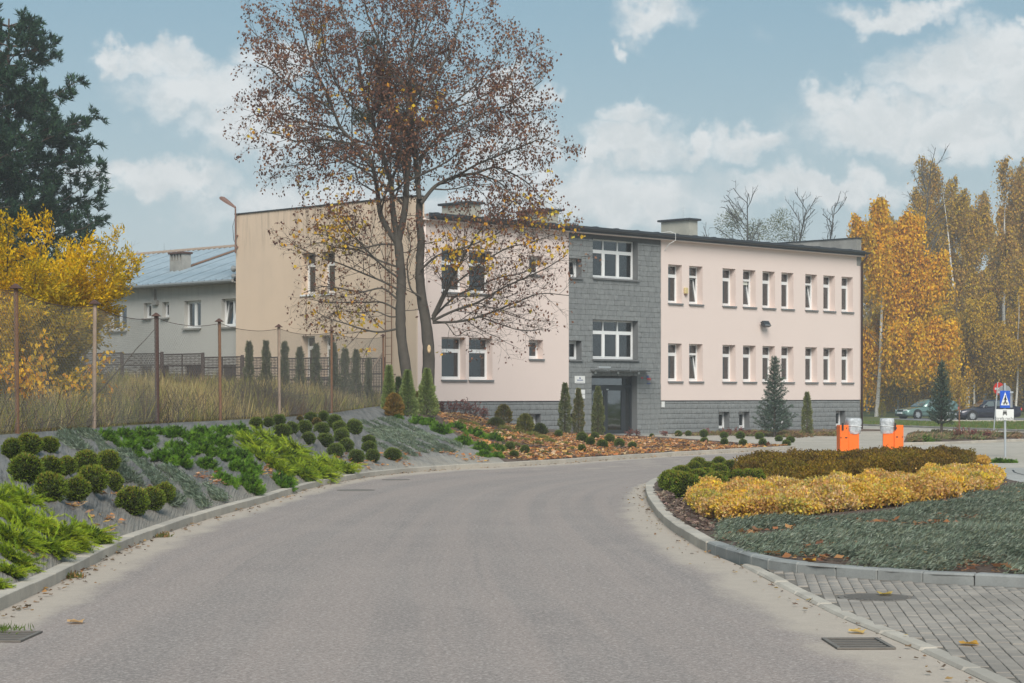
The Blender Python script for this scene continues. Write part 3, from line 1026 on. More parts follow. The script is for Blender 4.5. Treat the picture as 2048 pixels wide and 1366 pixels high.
def pbox(mb, pl, a0, a1, o0, o1, z0, z1, mi=0):
    A = pl.p(a0, o0, z0); B = pl.p(a1, o1, z1)
    mb.box(min(A[0], B[0]), max(A[0], B[0]), min(A[1], B[1]), max(A[1], B[1]), min(A[2], B[2]), max(A[2], B[2]), mi)

def make_window(root, pl, a0, a1, z0, z1, transom=None, cols=1, tilt=False, blind=None, top_blind=False, sill=True, curtain=False, name='window', sill_mat='sill_metal', rev=REV, dark=False):
    """frame mesh is the window itself; panes, sash, sill and blind hang below it"""
    fw = .065
    f = MB(); d0, d1 = rev - .07, rev
    e = .002
    a0 += e; a1 -= e; z0 += e; z1 -= e
    pbox(f, pl, a0, a0 + fw, d0, d1, z0, z1); pbox(f, pl, a1 - fw, a1, d0, d1, z0, z1)
    pbox(f, pl, a0 + fw, a1 - fw, d0, d1, z1 - fw, z1); pbox(f, pl, a0 + fw, a1 - fw, d0, d1, z0, z0 + fw)
    zt = None
    if transom:
        zt = z1 - (z1 - z0) * transom
        pbox(f, pl, a0 + fw, a1 - fw, d0 + .003, d1 - .003, zt - .05, zt + .05)
    xs = [a0 + fw + (a1 - a0 - 2 * fw) * i / cols for i in range(cols + 1)]
    for x in xs[1:-1]:
        pbox(f, pl, x - .04, x + .04, d0 + .005, d1 - .005, z0 + fw, z1 - fw)
    w = f.build(name, MAT['white_pvc'], root)
    bands = [(z0 + fw, (zt - .05) if zt else z1 - fw)] + ([(zt + .05, z1 - fw)] if zt else [])
    for bi, (y0, y1) in enumerate(bands):
        for c in range(cols):
            x0, x1 = xs[c] + (.04 if c else 0), xs[c + 1] - (.04 if c < cols - 1 else 0)
            m = MB()
            if bi == 0:
                # opening sash: its own frame, tipped inwards when the window is on the latch
                sw = .055; sd0, sd1 = rev - .055, rev + .012
                pv = pl.p((x0 + x1) / 2, rev - .02, y0)
                for bx in ((x0, x0 + sw, y0, y1), (x1 - sw, x1, y0, y1), (x0 + sw, x1 - sw, y0, y0 + sw), (x0 + sw, x1 - sw, y1 - sw, y1)):
                    pbox(m, pl, bx[0] + .003, bx[1] - .003, sd0, sd1, bx[2] + .003, bx[3] - .003)
                sash = m.build('sash', MAT['white_pvc'], w)
                g = MB(); pbox(g, pl, x0 + sw, x1 - sw, rev - .03, rev - .022, y0 + sw, y1 - sw)
                ang = R(9) if tilt else 0
                if tilt:
                    rot = Matrix.Translation(Vector(pv)) @ (Matrix.Rotation(-ang, 4, 'X') if pl.kind == 'front' else Matrix.Rotation(ang, 4, 'Y')) @ Matrix.Translation(-Vector(pv))
                    sash.data.transform(rot)
                gm = g.mesh('pane', MAT['window_glass'])
                if tilt: gm.transform(rot)
                link('pane', gm, w)
            else:
                pbox(m, pl, x0, x1, rev - .04, rev - .032, y0, y1); m.build('pane', MAT['window_glass'], w)
            if bi == 1 and top_blind:
                m = MB(); pbox(m, pl, x0, x1, rev - .062, rev - .056, y0, y1); m.build('blind', MAT['blind_cloth'], w)
            if bi == 0 and blind:
                m = MB(); pbox(m, pl, x0 + .05, x1 - .05, rev - .075, rev - .070, y1 - (y1 - y0) * blind, y1 - .01); m.build('blind', MAT['blind_cloth'], w)
            if bi == 0 and curtain:
                m = MB(); n = 9
                for q in range(n):
                    xa = x0 + (x1 - x0) * (.22 + .78 * q / n); xb = x0 + (x1 - x0) * (.22 + .78 * (q + 1) / n)
                    oa = rev - .14 - (.03 if q % 2 else 0); ob = rev - .14 - (0 if q % 2 else .03)
                    m.quad(pl.p(xa, oa, y0), pl.p(xb, ob, y0), pl.p(xb, ob, y1), pl.p(xa, oa, y1))
                m.build('curtain', MAT['curtain_cloth'], w)
    if sill:
        m = MB()
        pbox(m, pl, a0 - .04, a1 + .04, rev + .003, .115, z0 - .055, z0 - .012)
        pbox(m, pl, a0 - .04, a1 + .04, .10, .118, z0 - .085, z0 - .0555)
        m.build('sill', MAT[sill_mat], w)
    return w

FR = Plane('front')
def rect_f(l, t, r, b):
    a0, z1 = fac(l, t); a1, z0 = fac(r, b)
    return a0, a1, z0, z1

# right hand part: upper and lower rows
UX_L = [(155, 278), (340, 465), (637, 758), (820, 937), (993, 1108), (1162, 1273), (1373, 1485), (1535, 1643), (1697, 1803)]
cols_r = []
for (l, r) in UX_L:
    a0 = facade_at(1300 + l * .2246)[0]; a1 = facade_at(1300 + r * .2246)[0]
    cols_r.append(((a0 + a1) / 2, .98))
uz1 = fac(1334.8, 528.5)[1]; uz0 = fac(1335, 605.5)[1]
lz1 = fac(1334, 686.5)[1]; lz0 = fac(1334, 762)[1]
HOLES = []          # (a0,a1,z0,z1, kind)
WIN = []
upper_opts = [dict(), dict(tilt=True), dict(blind=1.0, top_blind=True), dict(tilt=True, blind=.15, top_blind=True), dict(blind=.12, top_blind=True), dict(blind=.08, top_blind=False), dict(tilt=True), dict(blind=.55, top_blind=True), dict(blind=.5, top_blind=True)]
lower_opts = [dict(blind=.36), dict(tilt=True, top_blind=True)] + [dict(curtain=True) for _ in range(7)]
for (c, w), uo, lo in zip(cols_r, upper_opts, lower_opts):
    WIN.append((c - w / 2, c + w / 2, uz0, uz1, dict(transom=.27, **uo)))
    WIN.append((c - w / 2, c + w / 2, lz0, lz1, dict(transom=.27, **lo)))
# left hand part
for (l, r) in ((190, 350), (415, 568)):
    a0 = facade_at(840 + l * .2441)[0]; a1 = facade_at(840 + r * .2441)[0]
    c = (a0 + a1) / 2; w = 1.36
    WIN.append((c - w / 2, c + w / 2, lz0, lz1, dict(transom=.30, top_blind=True, dark=True)))
    WIN.append((c - w / 2, c + w / 2, uz0, uz1, dict(transom=.30)))
a0, a1, z0, z1 = rect_f(840 + 888 * .2441, 600 + 325 * .2441, 840 + 1003 * .2441, 600 + 482 * .2441)
WIN.append((a0, a1, z0, z1, dict())); dz = uz0 - lz0
WIN.append((a0, a1, z0 + dz, z1 + dz, dict()))
a0, a1 = facade_at(840 + 1211 * .2441)[0] + .06, facade_at(840 + 1320 * .2441)[0]
WIN.append((a0, a1, z0, z1, dict(grey=True)))
WIN.append((a0, a1, z0 + dz, z1 + dz, dict(grey=True, tilt=True)))
# stair windows and the door
a0, a1, z0, z1 = rect_f(840 + 1412 * .2441, 600 + 160 * .2441, 840 + 1782 * .2441, 600 + 488 * .2441)
WIN.append((a0, a1, z0, z1, dict(grey=True, transom=.30, cols=3)))
WIN.append((a0, a1, z0 + dz, z1 + dz, dict(grey=True, transom=.30, cols=3)))
DA0, DA1 = facade_at(840 + 1403 * .2441)[0], facade_at(840 + 1775 * .2441)[0]
DZ1 = fac(1182, 751.5)[1]; DZ0 = .06
# cellar windows
bl = [(840 + 875 * .2441, 840 + 985 * .2441), (840 + 1222 * .2441, 840 + 1275 * .2441)] + [(1300 + l * .2246, 1300 + r * .2246) for l, r in ((608, 703), (790, 882), (1150, 1225), (1350, 1440), (1652, 1735))]
cz1 = fac(1436, 824.5)[1]; cz0 = fac(1436, 857)[1]
for (l, r) in bl:
    WIN.append((facade_at(l)[0], facade_at(r)[0], cz0, cz1, dict(grey=True, cellar=True)))

pink_holes = [w[:4] for w in WIN if not w[4].get('grey')]
grey_holes = [w[:4] for w in WIN if w[4].get('grey')] + [(DA0, DA1, DZ0, DZ1)]
# load bearing shell behind the cladding
shell = MB()
g = .012
big = [(h[0] - g, h[1] + g, h[2] - g, h[3] + g) for h in pink_holes + grey_holes]
layer(FR, 0, LEN, -.3, EAVE, big, 0.0, -.33, shell, liner=False, edges=False)
layer(FR, 0.35, LEN - .35, -.3, EAVE, big, -.36, -.36, shell, liner=False, edges=False)
shell.build('wall', MAT['mortar'], BLD)
plm = MB()
layer(FR, -.05, G0, BASE_Z, EAVE - .02, [h for h in pink_holes if h[1] < G0 + .01], .045, -.35, plm)
plm.build('plaster_wall', MAT['pink_plaster'], BLD)
plm = MB()
layer(FR, G1, LEN + .05, BASE_Z, EAVE - .02, [h for h in pink_holes if h[0] > G1 - .01], .045, -.35, plm)
# the far end's return
plm.quad((LEN + .05, -.045, BASE_Z), (LEN + .05, GW, BASE_Z), (LEN + .05, GW, PAR - .02), (LEN + .05, -.045, PAR - .02))
plm.build('plaster_wall', MAT['pink_plaster'], BLD)
for h in grey_holes:
    (x0, x1, y0, y1) = h
    p = FR.p; o, bk = .028, -.35; lm = MB()
    lm.quad(p(x0, o, y0), p(x0, o, y1), p(x0, bk, y1), p(x0, bk, y0))
    lm.quad(p(x1, o, y1), p(x1, o, y0), p(x1, bk, y0), p(x1, bk, y1))
    lm.quad(p(x0, o, y1), p(x1, o, y1), p(x1, bk, y1), p(x0, bk, y1))
    lm.quad(p(x1, o, y0), p(x0, o, y0), p(x0, bk, y0), p(x1, bk, y0))
    lm.build('reveal', MAT['grey_reveal'], BLD)
# dark strip between plaster and stone base
for q0, q1 in ((-.04, G0), (G1, LEN + .05)): MB().box(q0, q1, -.05, -.002, BASE_Z - .035, BASE_Z - .004).build('base_rail', MAT['gutter_metal'], BLD)

for (a0, a1, z0, z1, o) in WIN:
    o = dict(o); grey = o.pop('grey', False); cellar = o.pop('cellar', False); o.pop('dark', None)
    w = make_window(BLD, FR, a0, a1, z0, z1, sill=True, **o)
    if cellar: pass

# stone tiles ------------------------------------------------------------------
def cladding():
    TW, TH, J = .41, .229, .011
    unitm = MB().bbox(-.5, .5, -.5, .5, -.5, .5, .06).mesh('stone_tile', MAT['grey_stone_tile'])
    areas = [(G0 + .005, G1 - .005, 0.0, EAVE - .25, 0), (G1 + .005, LEN, 0.0, BASE_Z - .045, 1), (0, G0 - .005, 0.0, BASE_Z - .045, 2)]
    tiles = []
    for (A0, A1, Z0, Z1, pr) in areas:
        row = 0; z = Z0
        while z < Z1 - .03:
            zt = min(z + TH, Z1)
            a = A0 - (TW * .5 if row % 2 else 0) - random.uniform(0, .08)
            while a < A1 - .02:
                b = a + TW * random.choice((1, 1, 1, .62, 1.3))
                rects = [(max(a, A0), min(b, A1), z, zt)]
                for h in grey_holes:
                    nr = []
                    for (x0, x1, y0, y1) in rects:
                        if x1 <= h[0] or x0 >= h[1] or y1 <= h[2] or y0 >= h[3]:
                            nr.append((x0, x1, y0, y1)); continue
                        if x0 < h[0]: nr.append((x0, h[0], y0, y1))
                        if x1 > h[1]: nr.append((h[1], x1, y0, y1))
                        xa, xb = max(x0, h[0]), min(x1, h[1])
                        if y0 < h[2]: nr.append((xa, xb, y0, h[2]))
                        if y1 > h[3]: nr.append((xa, xb, h[3], y1))
                    rects = nr
                for (x0, x1, y0, y1) in rects:
                    if x1 - x0 > .04 and y1 - y0 > .04: tiles.append((x0, x1, y0, y1, pr))
                a = b
            z += TH; row += 1
    def key(t):
        full = (t[1] - t[0]) * (t[3] - t[2])
        return (t[4], -round(full, 2), random.random())
    # the tiles that show largest: the tall entrance bay first, then the base beside it
    order = sorted(tiles, key=key)
    own, rest = order[:300], order[300:]
    def xf(t):
        x0, x1, y0, y1, _ = t
        th = random.uniform(.024, .034)
        return ((x0 + x1) / 2, -.001 - th / 2, (y0 + y1) / 2), (x1 - x0 - J, th, y1 - y0 - J)
    for t in own:
        c, s = xf(t)
        link('stone_tile', unitm, BLD, c, None, s)
    bv = np.array([v.co for v in unitm.vertices]); f4 = np.array([list(p.vertices) for p in unitm.polygons if len(p.vertices) == 4]); f8 = np.array([list(p.vertices) for p in unitm.polygons if len(p.vertices) == 8])
    V, A4, A8 = [], [], []
    for i, t in enumerate(rest):
        c, s = xf(t)
        V.append(bv * np.array(s) + np.array(c)); A4.append(f4 + i * len(bv)); A8.append(f8 + i * len(bv))
    me = mesh_np('stone_cladding', np.concatenate(V), [np.concatenate(A4), np.concatenate(A8)], MAT['grey_stone_tile'])
    tag(link('stone_cladding', me, BLD), kind='stuff')
cladding()

# entrance door ----------------------------------------------------------------
def entrance():
    d = MB(); fw = .10; o0, o1 = REV - .08, REV
    a0, a1, z0, z1 = DA0 + .005, DA1 - .005, DZ0 + .005, DZ1 - .005
    zt = z1 - .52
    ar = a1 - .42                                     # side light on the right
    for bx in ((a0, a0 + fw * 2.2, z0, z1), (a1 - fw, a1, z0, z1), (a0 + fw * 2.2, a1 - fw, z1 - fw, z1), (a0 + fw * 2.2, a1 - fw, zt, zt + .13), (ar - .16, ar, z0, z1 - fw), (ar, a1 - fw, z0, z0 + .08)):
        pbox(d, FR, bx[0], bx[1], o0, o1, bx[2], bx[3])
    door = d.build('door', MAT['door_metal'], BLD)
    l0, l1 = a0 + fw * 2.2, ar - .16
    mid = l0 + (l1 - l0) * .47
    for (x0, x1) in ((l0, mid - .004), (mid + .004, l1)):
        m = MB(); sw = .12
        for bx in ((x0, x0 + sw, z0, zt), (x1 - sw, x1, z0, zt), (x0 + sw, x1 - sw, z0, z0 + .16), (x0 + sw, x1 - sw, zt - .12, zt)):
            pbox(m, FR, bx[0], bx[1], REV - .06, REV + .014, bx[2], bx[3])
        m.build('door_leaf', MAT['door_metal'], door)
        m = MB(); pbox(m, FR, x0 + sw, x1 - sw, REV - .03, REV - .02, z0 + .16, zt - .12); m.build('pane', MAT['door_glass'], door)
    m = MB(); pbox(m, FR, l0, ar - .16, REV - .05, REV - .04, zt + .13, z1 - fw); m.build('pane', MAT['door_glass'], door)
    m = MB(); pbox(m, FR, ar, a1 - fw, REV - .05, REV - .04, z0 + .08, zt); m.build('pane', MAT['door_glass'], door)
    m = MB(); pbox(m, FR, ar, a1 - fw, REV - .05, REV - .04, zt + .13, z1 - fw); m.build('pane', MAT['door_glass'], door)
    m = MB(); hx = mid - .22
    p = FR.p
    m.tube([p(mid - .02, REV + .01, 1.30), p(hx, REV + .07, 1.30), p(hx, REV + .07, .86), p(mid - .02, REV + .01, .86)], .018, 8)
    m.build('door_handle', MAT['black_plastic'], door)
    m = MB(); m.box(mid + .02, mid + .14, -(REV + .05), -(REV + .02), zt - .10, zt - .045); m.build('door_closer', MAT['zinc'], door)
    m = MB(); pbox(m, FR, DA0 - .4, DA1 + .3, .06, 1.1, -.02, .055); m.build('door_step', MAT['kerb_grey'], BLD)
entrance()

# canopy of glass on thin arms above the door
def canopy():
    z = fac(1250, 741)[1]
    a0, a1 = DA0 - .12, DA1 + .55
    m = MB(); m.box(a0, a1, -.85, -.06, z, z + .016); gp = m.build('canopy', MAT['canopy_glass'], BLD)
    for a in (a0 + .35, (a0 + a1) / 2, a1 - .45):
        m = MB(); m.box(a - .02, a + .02, -.75, -.03, z - .05, z - .004); m.box(a - .06, a + .06, -.05, -.029, z - .16, z - .061)
        m.build('canopy_arm', MAT['zinc'], gp)
    m = MB(); m.box(a0 - .02, a0 + .75, -.58, -.50, z + .10, z + .155); m.build('canopy_light', MAT['zinc'], gp)
canopy()

# roof, eave, chimneys, parapets --------------------------------------------------
def roof():
    rise = .10
    m = MB()
    m.prism([(.36, -.32, EAVE + .03), (.36, GW, EAVE + .03 + rise), (.36, GW, EAVE + .22 + rise), (.36, -.32, EAVE + .22)], (LEN - .72, 0, 0))
    rf = m.build('roof', MAT['roof_felt'], BLD)
    m = MB(); m.box(.36, LEN - .05, -.36, -.322, EAVE + .0, EAVE + .26); m.build('fascia', MAT['gutter_metal'], rf)
    # half round gutter
    m = MB(); n = 9; prof = []
    for j in range(n): t = math.pi * j / (n - 1); prof.append((-.45 - .085 * math.cos(t), EAVE + .17 - .10 * math.sin(t)))
    inner = [(y * .88 + -.45 * .12, z + .008) for y, z in prof[::-1]]
    ring = prof + inner
    m.prism([(.36, y, z) for y, z in ring], (LEN - .36 + .12, 0, 0)); m.build('gutter', MAT['gutter_metal'], rf)
    for i in range(22):
        a = .9 + i * 1.36
        if a > LEN - .6: break
        m = MB(); m.bbox(a - .13, a + .13, -.30, .05, EAVE + .222, EAVE + .30, .03); m.build('snow_stop', MAT['gutter_metal'], rf)
    m = MB(); m.box(1.0, LEN - .6, -.02, .03, EAVE + .25, EAVE + .285); m.build('flashing', MAT['zinc'], rf)
    # plaster band under the eave
    m = MB(); m.box(-.04, LEN + .04, -.32, -.047, EAVE - .04, EAVE - .002); m.build('soffit', MAT['pink_plaster'], BLD)
    def chim(pxl, pxr, ytop):
        b0 = 2.0
        # nearest vertical edge sits at about 0.78 of the visible width
        pe = pxl + (pxr - pxl) * .79
        r = (pe - 1024.0) / F
        bx, by = BC[0] - UY * b0, BC[1] + UX * b0
        a = (r * by - bx) / (UX - r * UY); D = by + a * UY
        zt = H + (HZ - ytop) / F * D
        c = MB(); c.box(a, a + .62, b0, b0 + 1.75, EAVE + .18, zt - .1)
        ch = c.build('chimney', MAT['chimney_concrete'], rf)
        c = MB(); c.bbox(a - .14, a + .76, b0 - .14, b0 + 1.9, zt - .099, zt, .02); c.build('chimney_cap', MAT['gutter_metal'], rf)
        return a, zt, b0
    chim(890, 954, 402); chim(1045, 1111, 417)
    a, zt, b0 = chim(1324, 1393, 436)
    m = MB(); m.tube([(a + .5, b0 + .8, zt - .02), (a + .5, b0 + .8, zt + .62)], .012, 5); m.build('lightning_rod', MAT['zinc'], rf)
    # white lead cable hanging over the eave
    ca = facade_at(1327)[0]
    m = MB(); m.tube([(ca, .3, EAVE + .30), (ca + .1, -.3, EAVE + .36), (ca + .18, -.56, EAVE + .25), (ca + .16, -.58, EAVE - .05), (ca + .02, -.3, EAVE - .22), (ca, -.06, EAVE - .5)], .016, 6); m.build('cable', MAT['cable_white'], BLD)
    # parapet gables
    for (x0, x1, nm, mat) in ((-.06, .35, 'parapet', 'beige_plaster'), (LEN - .35, LEN + .045, 'parapet', 'old_concrete')):
        z0 = -.3 if x0 < 1 else EAVE - .5
        hol = []
        if x0 > 1:
            m = MB(); m.box(x0, x1, -.05, GW, z0, PAR); pr = m.build(nm, MAT[mat], BLD)
            m = MB(); m.box(x0 - .05, x1 + .06, -.10, GW + .04, PAR + .001, PAR + .05); m.build('coping', MAT['gutter_metal'], pr)
roof()

# gable wall with its own windows
SD = Plane('side', 0.0)
def gable():
    gw = []
    for (l, t, r, b) in ((605, 507, 633, 588), (644, 504, 672, 585.5), (605, 672, 632, 753), (644, 672, 671, 753)):
        b1, za = gab(l, t); b0, zb = gab(r, b)
        gw.append([b0, b1, zb, za])
    for i in (0, 2):
        z0 = (gw[i][2] + gw[i + 1][2]) / 2; z1 = (gw[i][3] + gw[i + 1][3]) / 2
        for j in (i, i + 1): gw[j][2] = z0; gw[j][3] = z1
    m = MB()
    out = .06
    layer(SD, -.05, GW, -.3, PAR, gw, out, -.30, m)
    # inner side and top of the raised gable
    m.quad((.36, GW, EAVE - .5), (.36, -.05, EAVE - .5), (.36, -.05, PAR), (.36, GW, PAR))
    m.quad((-out, -.05, PAR), (.36, -.05, PAR), (.36, GW, PAR), (-out, GW, PAR))
    m.quad((-out, -.05, EAVE - .04), (.36, -.05, EAVE - .04), (.36, -.05, PAR), (-out, -.05, PAR))
    m.quad((.36, GW, -.3), (-out, GW, -.3), (-out, GW, PAR), (.36, GW, PAR))
    gwall = m.build('gable_wall', MAT['beige_plaster'], BLD)
    m = MB(); m.box(-.11, .41, -.10, GW + .05, PAR + .001, PAR + .05); m.build('coping', MAT['gutter_metal'], gwall)
    for i, h in enumerate(gw):
        make_window(BLD, SD, h[0], h[1], h[2], h[3], transom=.27, top_blind=i > 1, blind=(.25 if i > 1 else None), tilt=False, sill_mat='white_pvc' if i < 2 else 'grey_reveal')
    # iron ladder up to the roof
    bl = gab(787, 500)[0]
    lad = MB(); p = SD.p
    for s in (-.19, .19): lad.box(-.29, -.26, bl + s - .015, bl + s + .015, 1.9, 10.1)
    l = lad.build('ladder', MAT['rust'], BLD)
    z = 2.1
    while z < 9.9:
        m = MB(); m.tube([(-.275, bl - .19, z), (-.275, bl + .19, z)], .011, 5); m.build('rung', MAT['rust'], l); z += .33
    for z in (2.6, 5.6, 8.7):
        m = MB()
        for s in (-.19, .19): m.box(-.26, -.06, bl + s - .012, bl + s + .012, z, z + .03)
        m.build('bracket', MAT['rust_dark'], l)
gable()

# rest of the shell: back, floors and a dark room behind the windows
m = MB()
m.quad((0, GW, -.3), (LEN, GW, -.3), (LEN, GW, EAVE), (0, GW, EAVE))
m.quad((LEN, -.0, -.3), (LEN, GW, -.3), (LEN, GW, EAVE), (LEN, 0, EAVE))
m.build('back_wall', MAT['old_grey_plaster'], BLD)
m = MB()
m.quad((.4, 4.2, -.2), (LEN - .4, 4.2, -.2), (LEN - .4, 4.2, EAVE), (.4, 4.2, EAVE))
for z in (1.45, 4.95): m.box(.4, LEN - .4, .4, GW - .2, z - .12, z)
for a in (5.6, 9.9, 15.6, 18.4, 23.2, 27.0): m.box(a - .06, a + .06, .42, 4.19, 0, EAVE - .1)
m.build('partition', MAT['interior'], BLD)
m = MB(); m.quad((G0 + .5, 1.5, .0), (G1 - .2, 1.5, .0), (G1 - .2, 1.5, EAVE - .1), (G0 + .5, 1.5, EAVE - .1)); m.build('stair_wall', MAT['interior'], BLD)
# downpipes
pa = LEN - .02
m = MB(); m.tube([(pa, -.45, EAVE + .12), (pa, -.42, EAVE - .1), (pa, -.13, EAVE - .35), (pa, -.13, .05)], .055, 8); m.build('downpipe', MAT['brown_pipe'], BLD, smooth=True)
m = MB(); m.tube([(.32, -.12, EAVE + .05), (.32, -.12, 1.0)], .055, 8); m.build('downpipe', MAT['pink_plaster'], BLD, smooth=True)

# small things fixed to the front
def flat_text(parent, txt, size, a, out, z, mat, pl='front', align='CENTER', name='lettering', width=None, plane=None):
    cu = bpy.data.curves.new(name, 'FONT'); cu.body = txt; cu.size = size; cu.align_x = align; cu.align_y = 'CENTER'; cu.extrude = .001
    cu.materials.append(MAT[mat])
    tmp = bpy.data.objects.new('lettering_source', cu); COL.objects.link(tmp)
    bpy.context.view_layer.update()
    me = bpy.data.meshes.new_from_object(tmp.evaluated_get(bpy.context.evaluated_depsgraph_get()))
    bpy.data.objects.remove(tmp)
    if not me.materials: me.materials.append(MAT[mat])
    return link(name, me, parent, (a, -out, z), (R(90), 0, 0))
def plaque(a0, a1, z0, z1, label):
    m = MB(); m.box(a0, a1, -.052, -.036, z0, z1)
    o = m.build('plaque', MAT['sign_white'], BLD); o['label'] = label
    return o
a0, a1, z0, z1 = rect_f(840 + 1262 * .2441, 600 + 622 * .2441, 840 + 1345 * .2441, 600 + 682 * .2441)
pq = plaque(a0, a1, z0, z1, 'pale plaque with a small blue emblem over a line of blue letters')
ac = (a0 + a1) / 2
m = MB(); zc = z1 - .085
m.prism([(ac - .05, -.054, zc - .04), (ac + .05, -.054, zc - .04), (ac + .02, -.054, zc + .03), (ac - .025, -.054, zc + .045)], (0, -.001, 0)); m.build('emblem', MAT['print_blue'], pq)
m = MB()
for i in range(8): m.box(ac - .19 + i * .049, ac - .19 + i * .049 + .036, -.0545, -.0535, zc - .12, zc - .075)
m.build('lettering', MAT['print_blue'], pq)
m = MB()
for r_ in range(2):
    for i in range(9): m.box(ac - .26 + i * .06, ac - .26 + i * .06 + .045, -.0545, -.0535, zc - .2 - r_ * .05, zc - .175 - r_ * .05)
m.build('lettering', MAT['print_grey'], pq)
a0, a1, z0, z1 = rect_f(840 + 1265 * .2441, 600 + 735 * .2441, 840 + 1345 * .2441, 600 + 808 * .2441)
zm = (z0 + z1) / 2
pq = plaque(a0, a1, zm + .012, z1, 'upper of two small pale plaques, with dark letters along its top')
flat_text(pq, 'ORI', .13, a0 + .22, .054, z1 - .10, 'print_black')
plaque(a0, a1, z0, zm - .012, 'lower of two small pale plaques, blank')
# red and blue mark on the stone beside the door
a0, a1, z0, z1 = rect_f(1281, 751, 1306, 769)
m = MB(); m.box(a0, a0 + .13, -.042, -.036, z1 - .14, z1 - .07); m.build('wall_sticker', MAT['print_red'], BLD)
m = MB(); m.box(a0 + .36, a0 + .52, -.042, -.036, z1 - .10, z1); m.build('wall_sticker', MAT['print_blue'], BLD)
m = MB(); m.box(a0 + .40, a0 + .66, -.042, -.036, z1 - .20, z1 - .11); m.build('wall_sticker', MAT['print_red'], BLD)
m = MB(); m.box(a0 + .40, a0 + .64, -.042, -.036, z1 - .38, z1 - .33); m.build('wall_sticker', MAT['print_blue'], BLD)
a0, a1, z0, z1 = rect_f(1321.5, 803, 1327.5, 814.5)
m = MB(); m.box(a0, a1, -.06, -.036, z0, z1); m.build('meter_box', MAT['sign_white'], BLD)
# alarm box, flood lamp
a, z = fac(1368.5, 582)
m = MB(); m.bbox(a - .11, a + .11, -.16, -.046, z - .13, z + .15, .02, 0); ab = m.build('alarm_box', MAT['cream_plastic'], BLD)
m = MB(); m.box(a - .06, a + .06, -.14, -.06, z - .20, z - .131); m.build('alarm_lamp', MAT['lamp_brown'], ab)
a, z = fac(1522, 649)
m = MB(); m.box(a - .05, a + .05, -.16, -.046, z - .04, z + .08)
m.prism([(a - .24, -.14, z + .10), (a + .24, -.14, z + .10), (a + .24, -.30, z - .14), (a - .24, -.30, z - .14)], (0, -.14, .07)); fl = m.build('flood_lamp', MAT['door_metal'], BLD)
m = MB(); m.prism([(a - .20, -.285, z + .135), (a + .20, -.285, z + .135), (a + .20, -.425, z - .06), (a - .20, -.425, z - .06)], (0, -.008, .004)); m.build('lens', MAT['lamp_glass_dark'], fl)

# lamp on a bent pipe at the far corner of the gable
def wall_lamp():
    b, z = gab(479, 420)
    root = empty('wall_lamp', tuple(BLD.matrix_world @ Vector((0, 0, 0))) if False else (0, 0, 0), 0, 'rusty brown lamp head on a pipe at the corner of the beige gable wall', 'lamp')
    root.location = (BC[0], BC[1], 0); root.rotation_euler = (0, 0, ROT)
    bb = GW - .15
    m = MB(); m.tube([(-.20, bb, 8.0), (-.20, bb, 9.95), (-.20, bb + .03, 10.05)], .035, 8); m.box(-.19, -.061, bb - .03, bb + .03, 8.25, 8.31); m.box(-.19, -.061, bb - .03, bb + .03, 8.75, 8.81); m.build('pole', MAT['lamp_brown'], root)
    m = MB()
    # tapering trough, narrow at the pipe
    pts = [(0, .05, .05), (.18, .07, .07), (.5, .125, .10), (.85, .15, .11), (.98, .11, .06)]
    o = Vector((-.20, bb, 10.0)); d = Vector((-.16, .84, .50)).normalized(); s = d.cross(Vector((0, 0, 1))).normalized(); u = s.cross(d)
    rings = []
    for (l, w, h) in pts:
        c = o + d * l
        rings.append([c + s * w * x + u * h * y for x, y in ((-1, -.5), (-.8, .35), (-.35, .9), (.35, .9), (.8, .35), (1, -.5))])
    vs = sum(rings, []); fs = []
    for i in range(len(pts) - 1):
        for j in range(6):
            k = (j + 1) % 6; fs.append((i * 6 + j, i * 6 + k, i * 6 + 6 + k, i * 6 + 6 + j))
    fs += [(5, 4, 3, 2, 1, 0), tuple(range(len(vs) - 6, len(vs)))]
    m._add(vs, fs); m.build('lamp_shade', MAT['lamp_brown'], root)
    m = MB(); m.tube([(-.2, bb - .02, 9.7), (-.12, bb + .30, 9.2), (-.08, bb + .28, 8.6), (-.09, bb + .02, 8.3)], .012, 5); m.build('cable', MAT['black_plastic'], root)
wall_lamp()
for i, (dz, lab) in enumerate(((7.35, 'upper of two small dark horn speakers on the edge of the beige gable'), (7.02, 'lower of two small dark horn speakers on the edge of the beige gable'))):
    root = empty('horn_speaker', (BC[0], BC[1], 0), ROT, lab, 'speaker', 'horn speakers on the gable edge')
    m = MB(); m.lathe([(.03, GW + .02), (.05, GW + .08), (.07, GW + .16), (.15 - .03 * i, GW + .30), (.155 - .03 * i, GW + .31)], 12, (.05, 0, dz), 'y'); m.build('horn', MAT['sign_back'], root, smooth=True)
    m = MB(); m.box(.03, .07, GW + .001, GW + .05, dz - .05, dz + .05); m.build('bracket', MAT['rust_dark'], root)

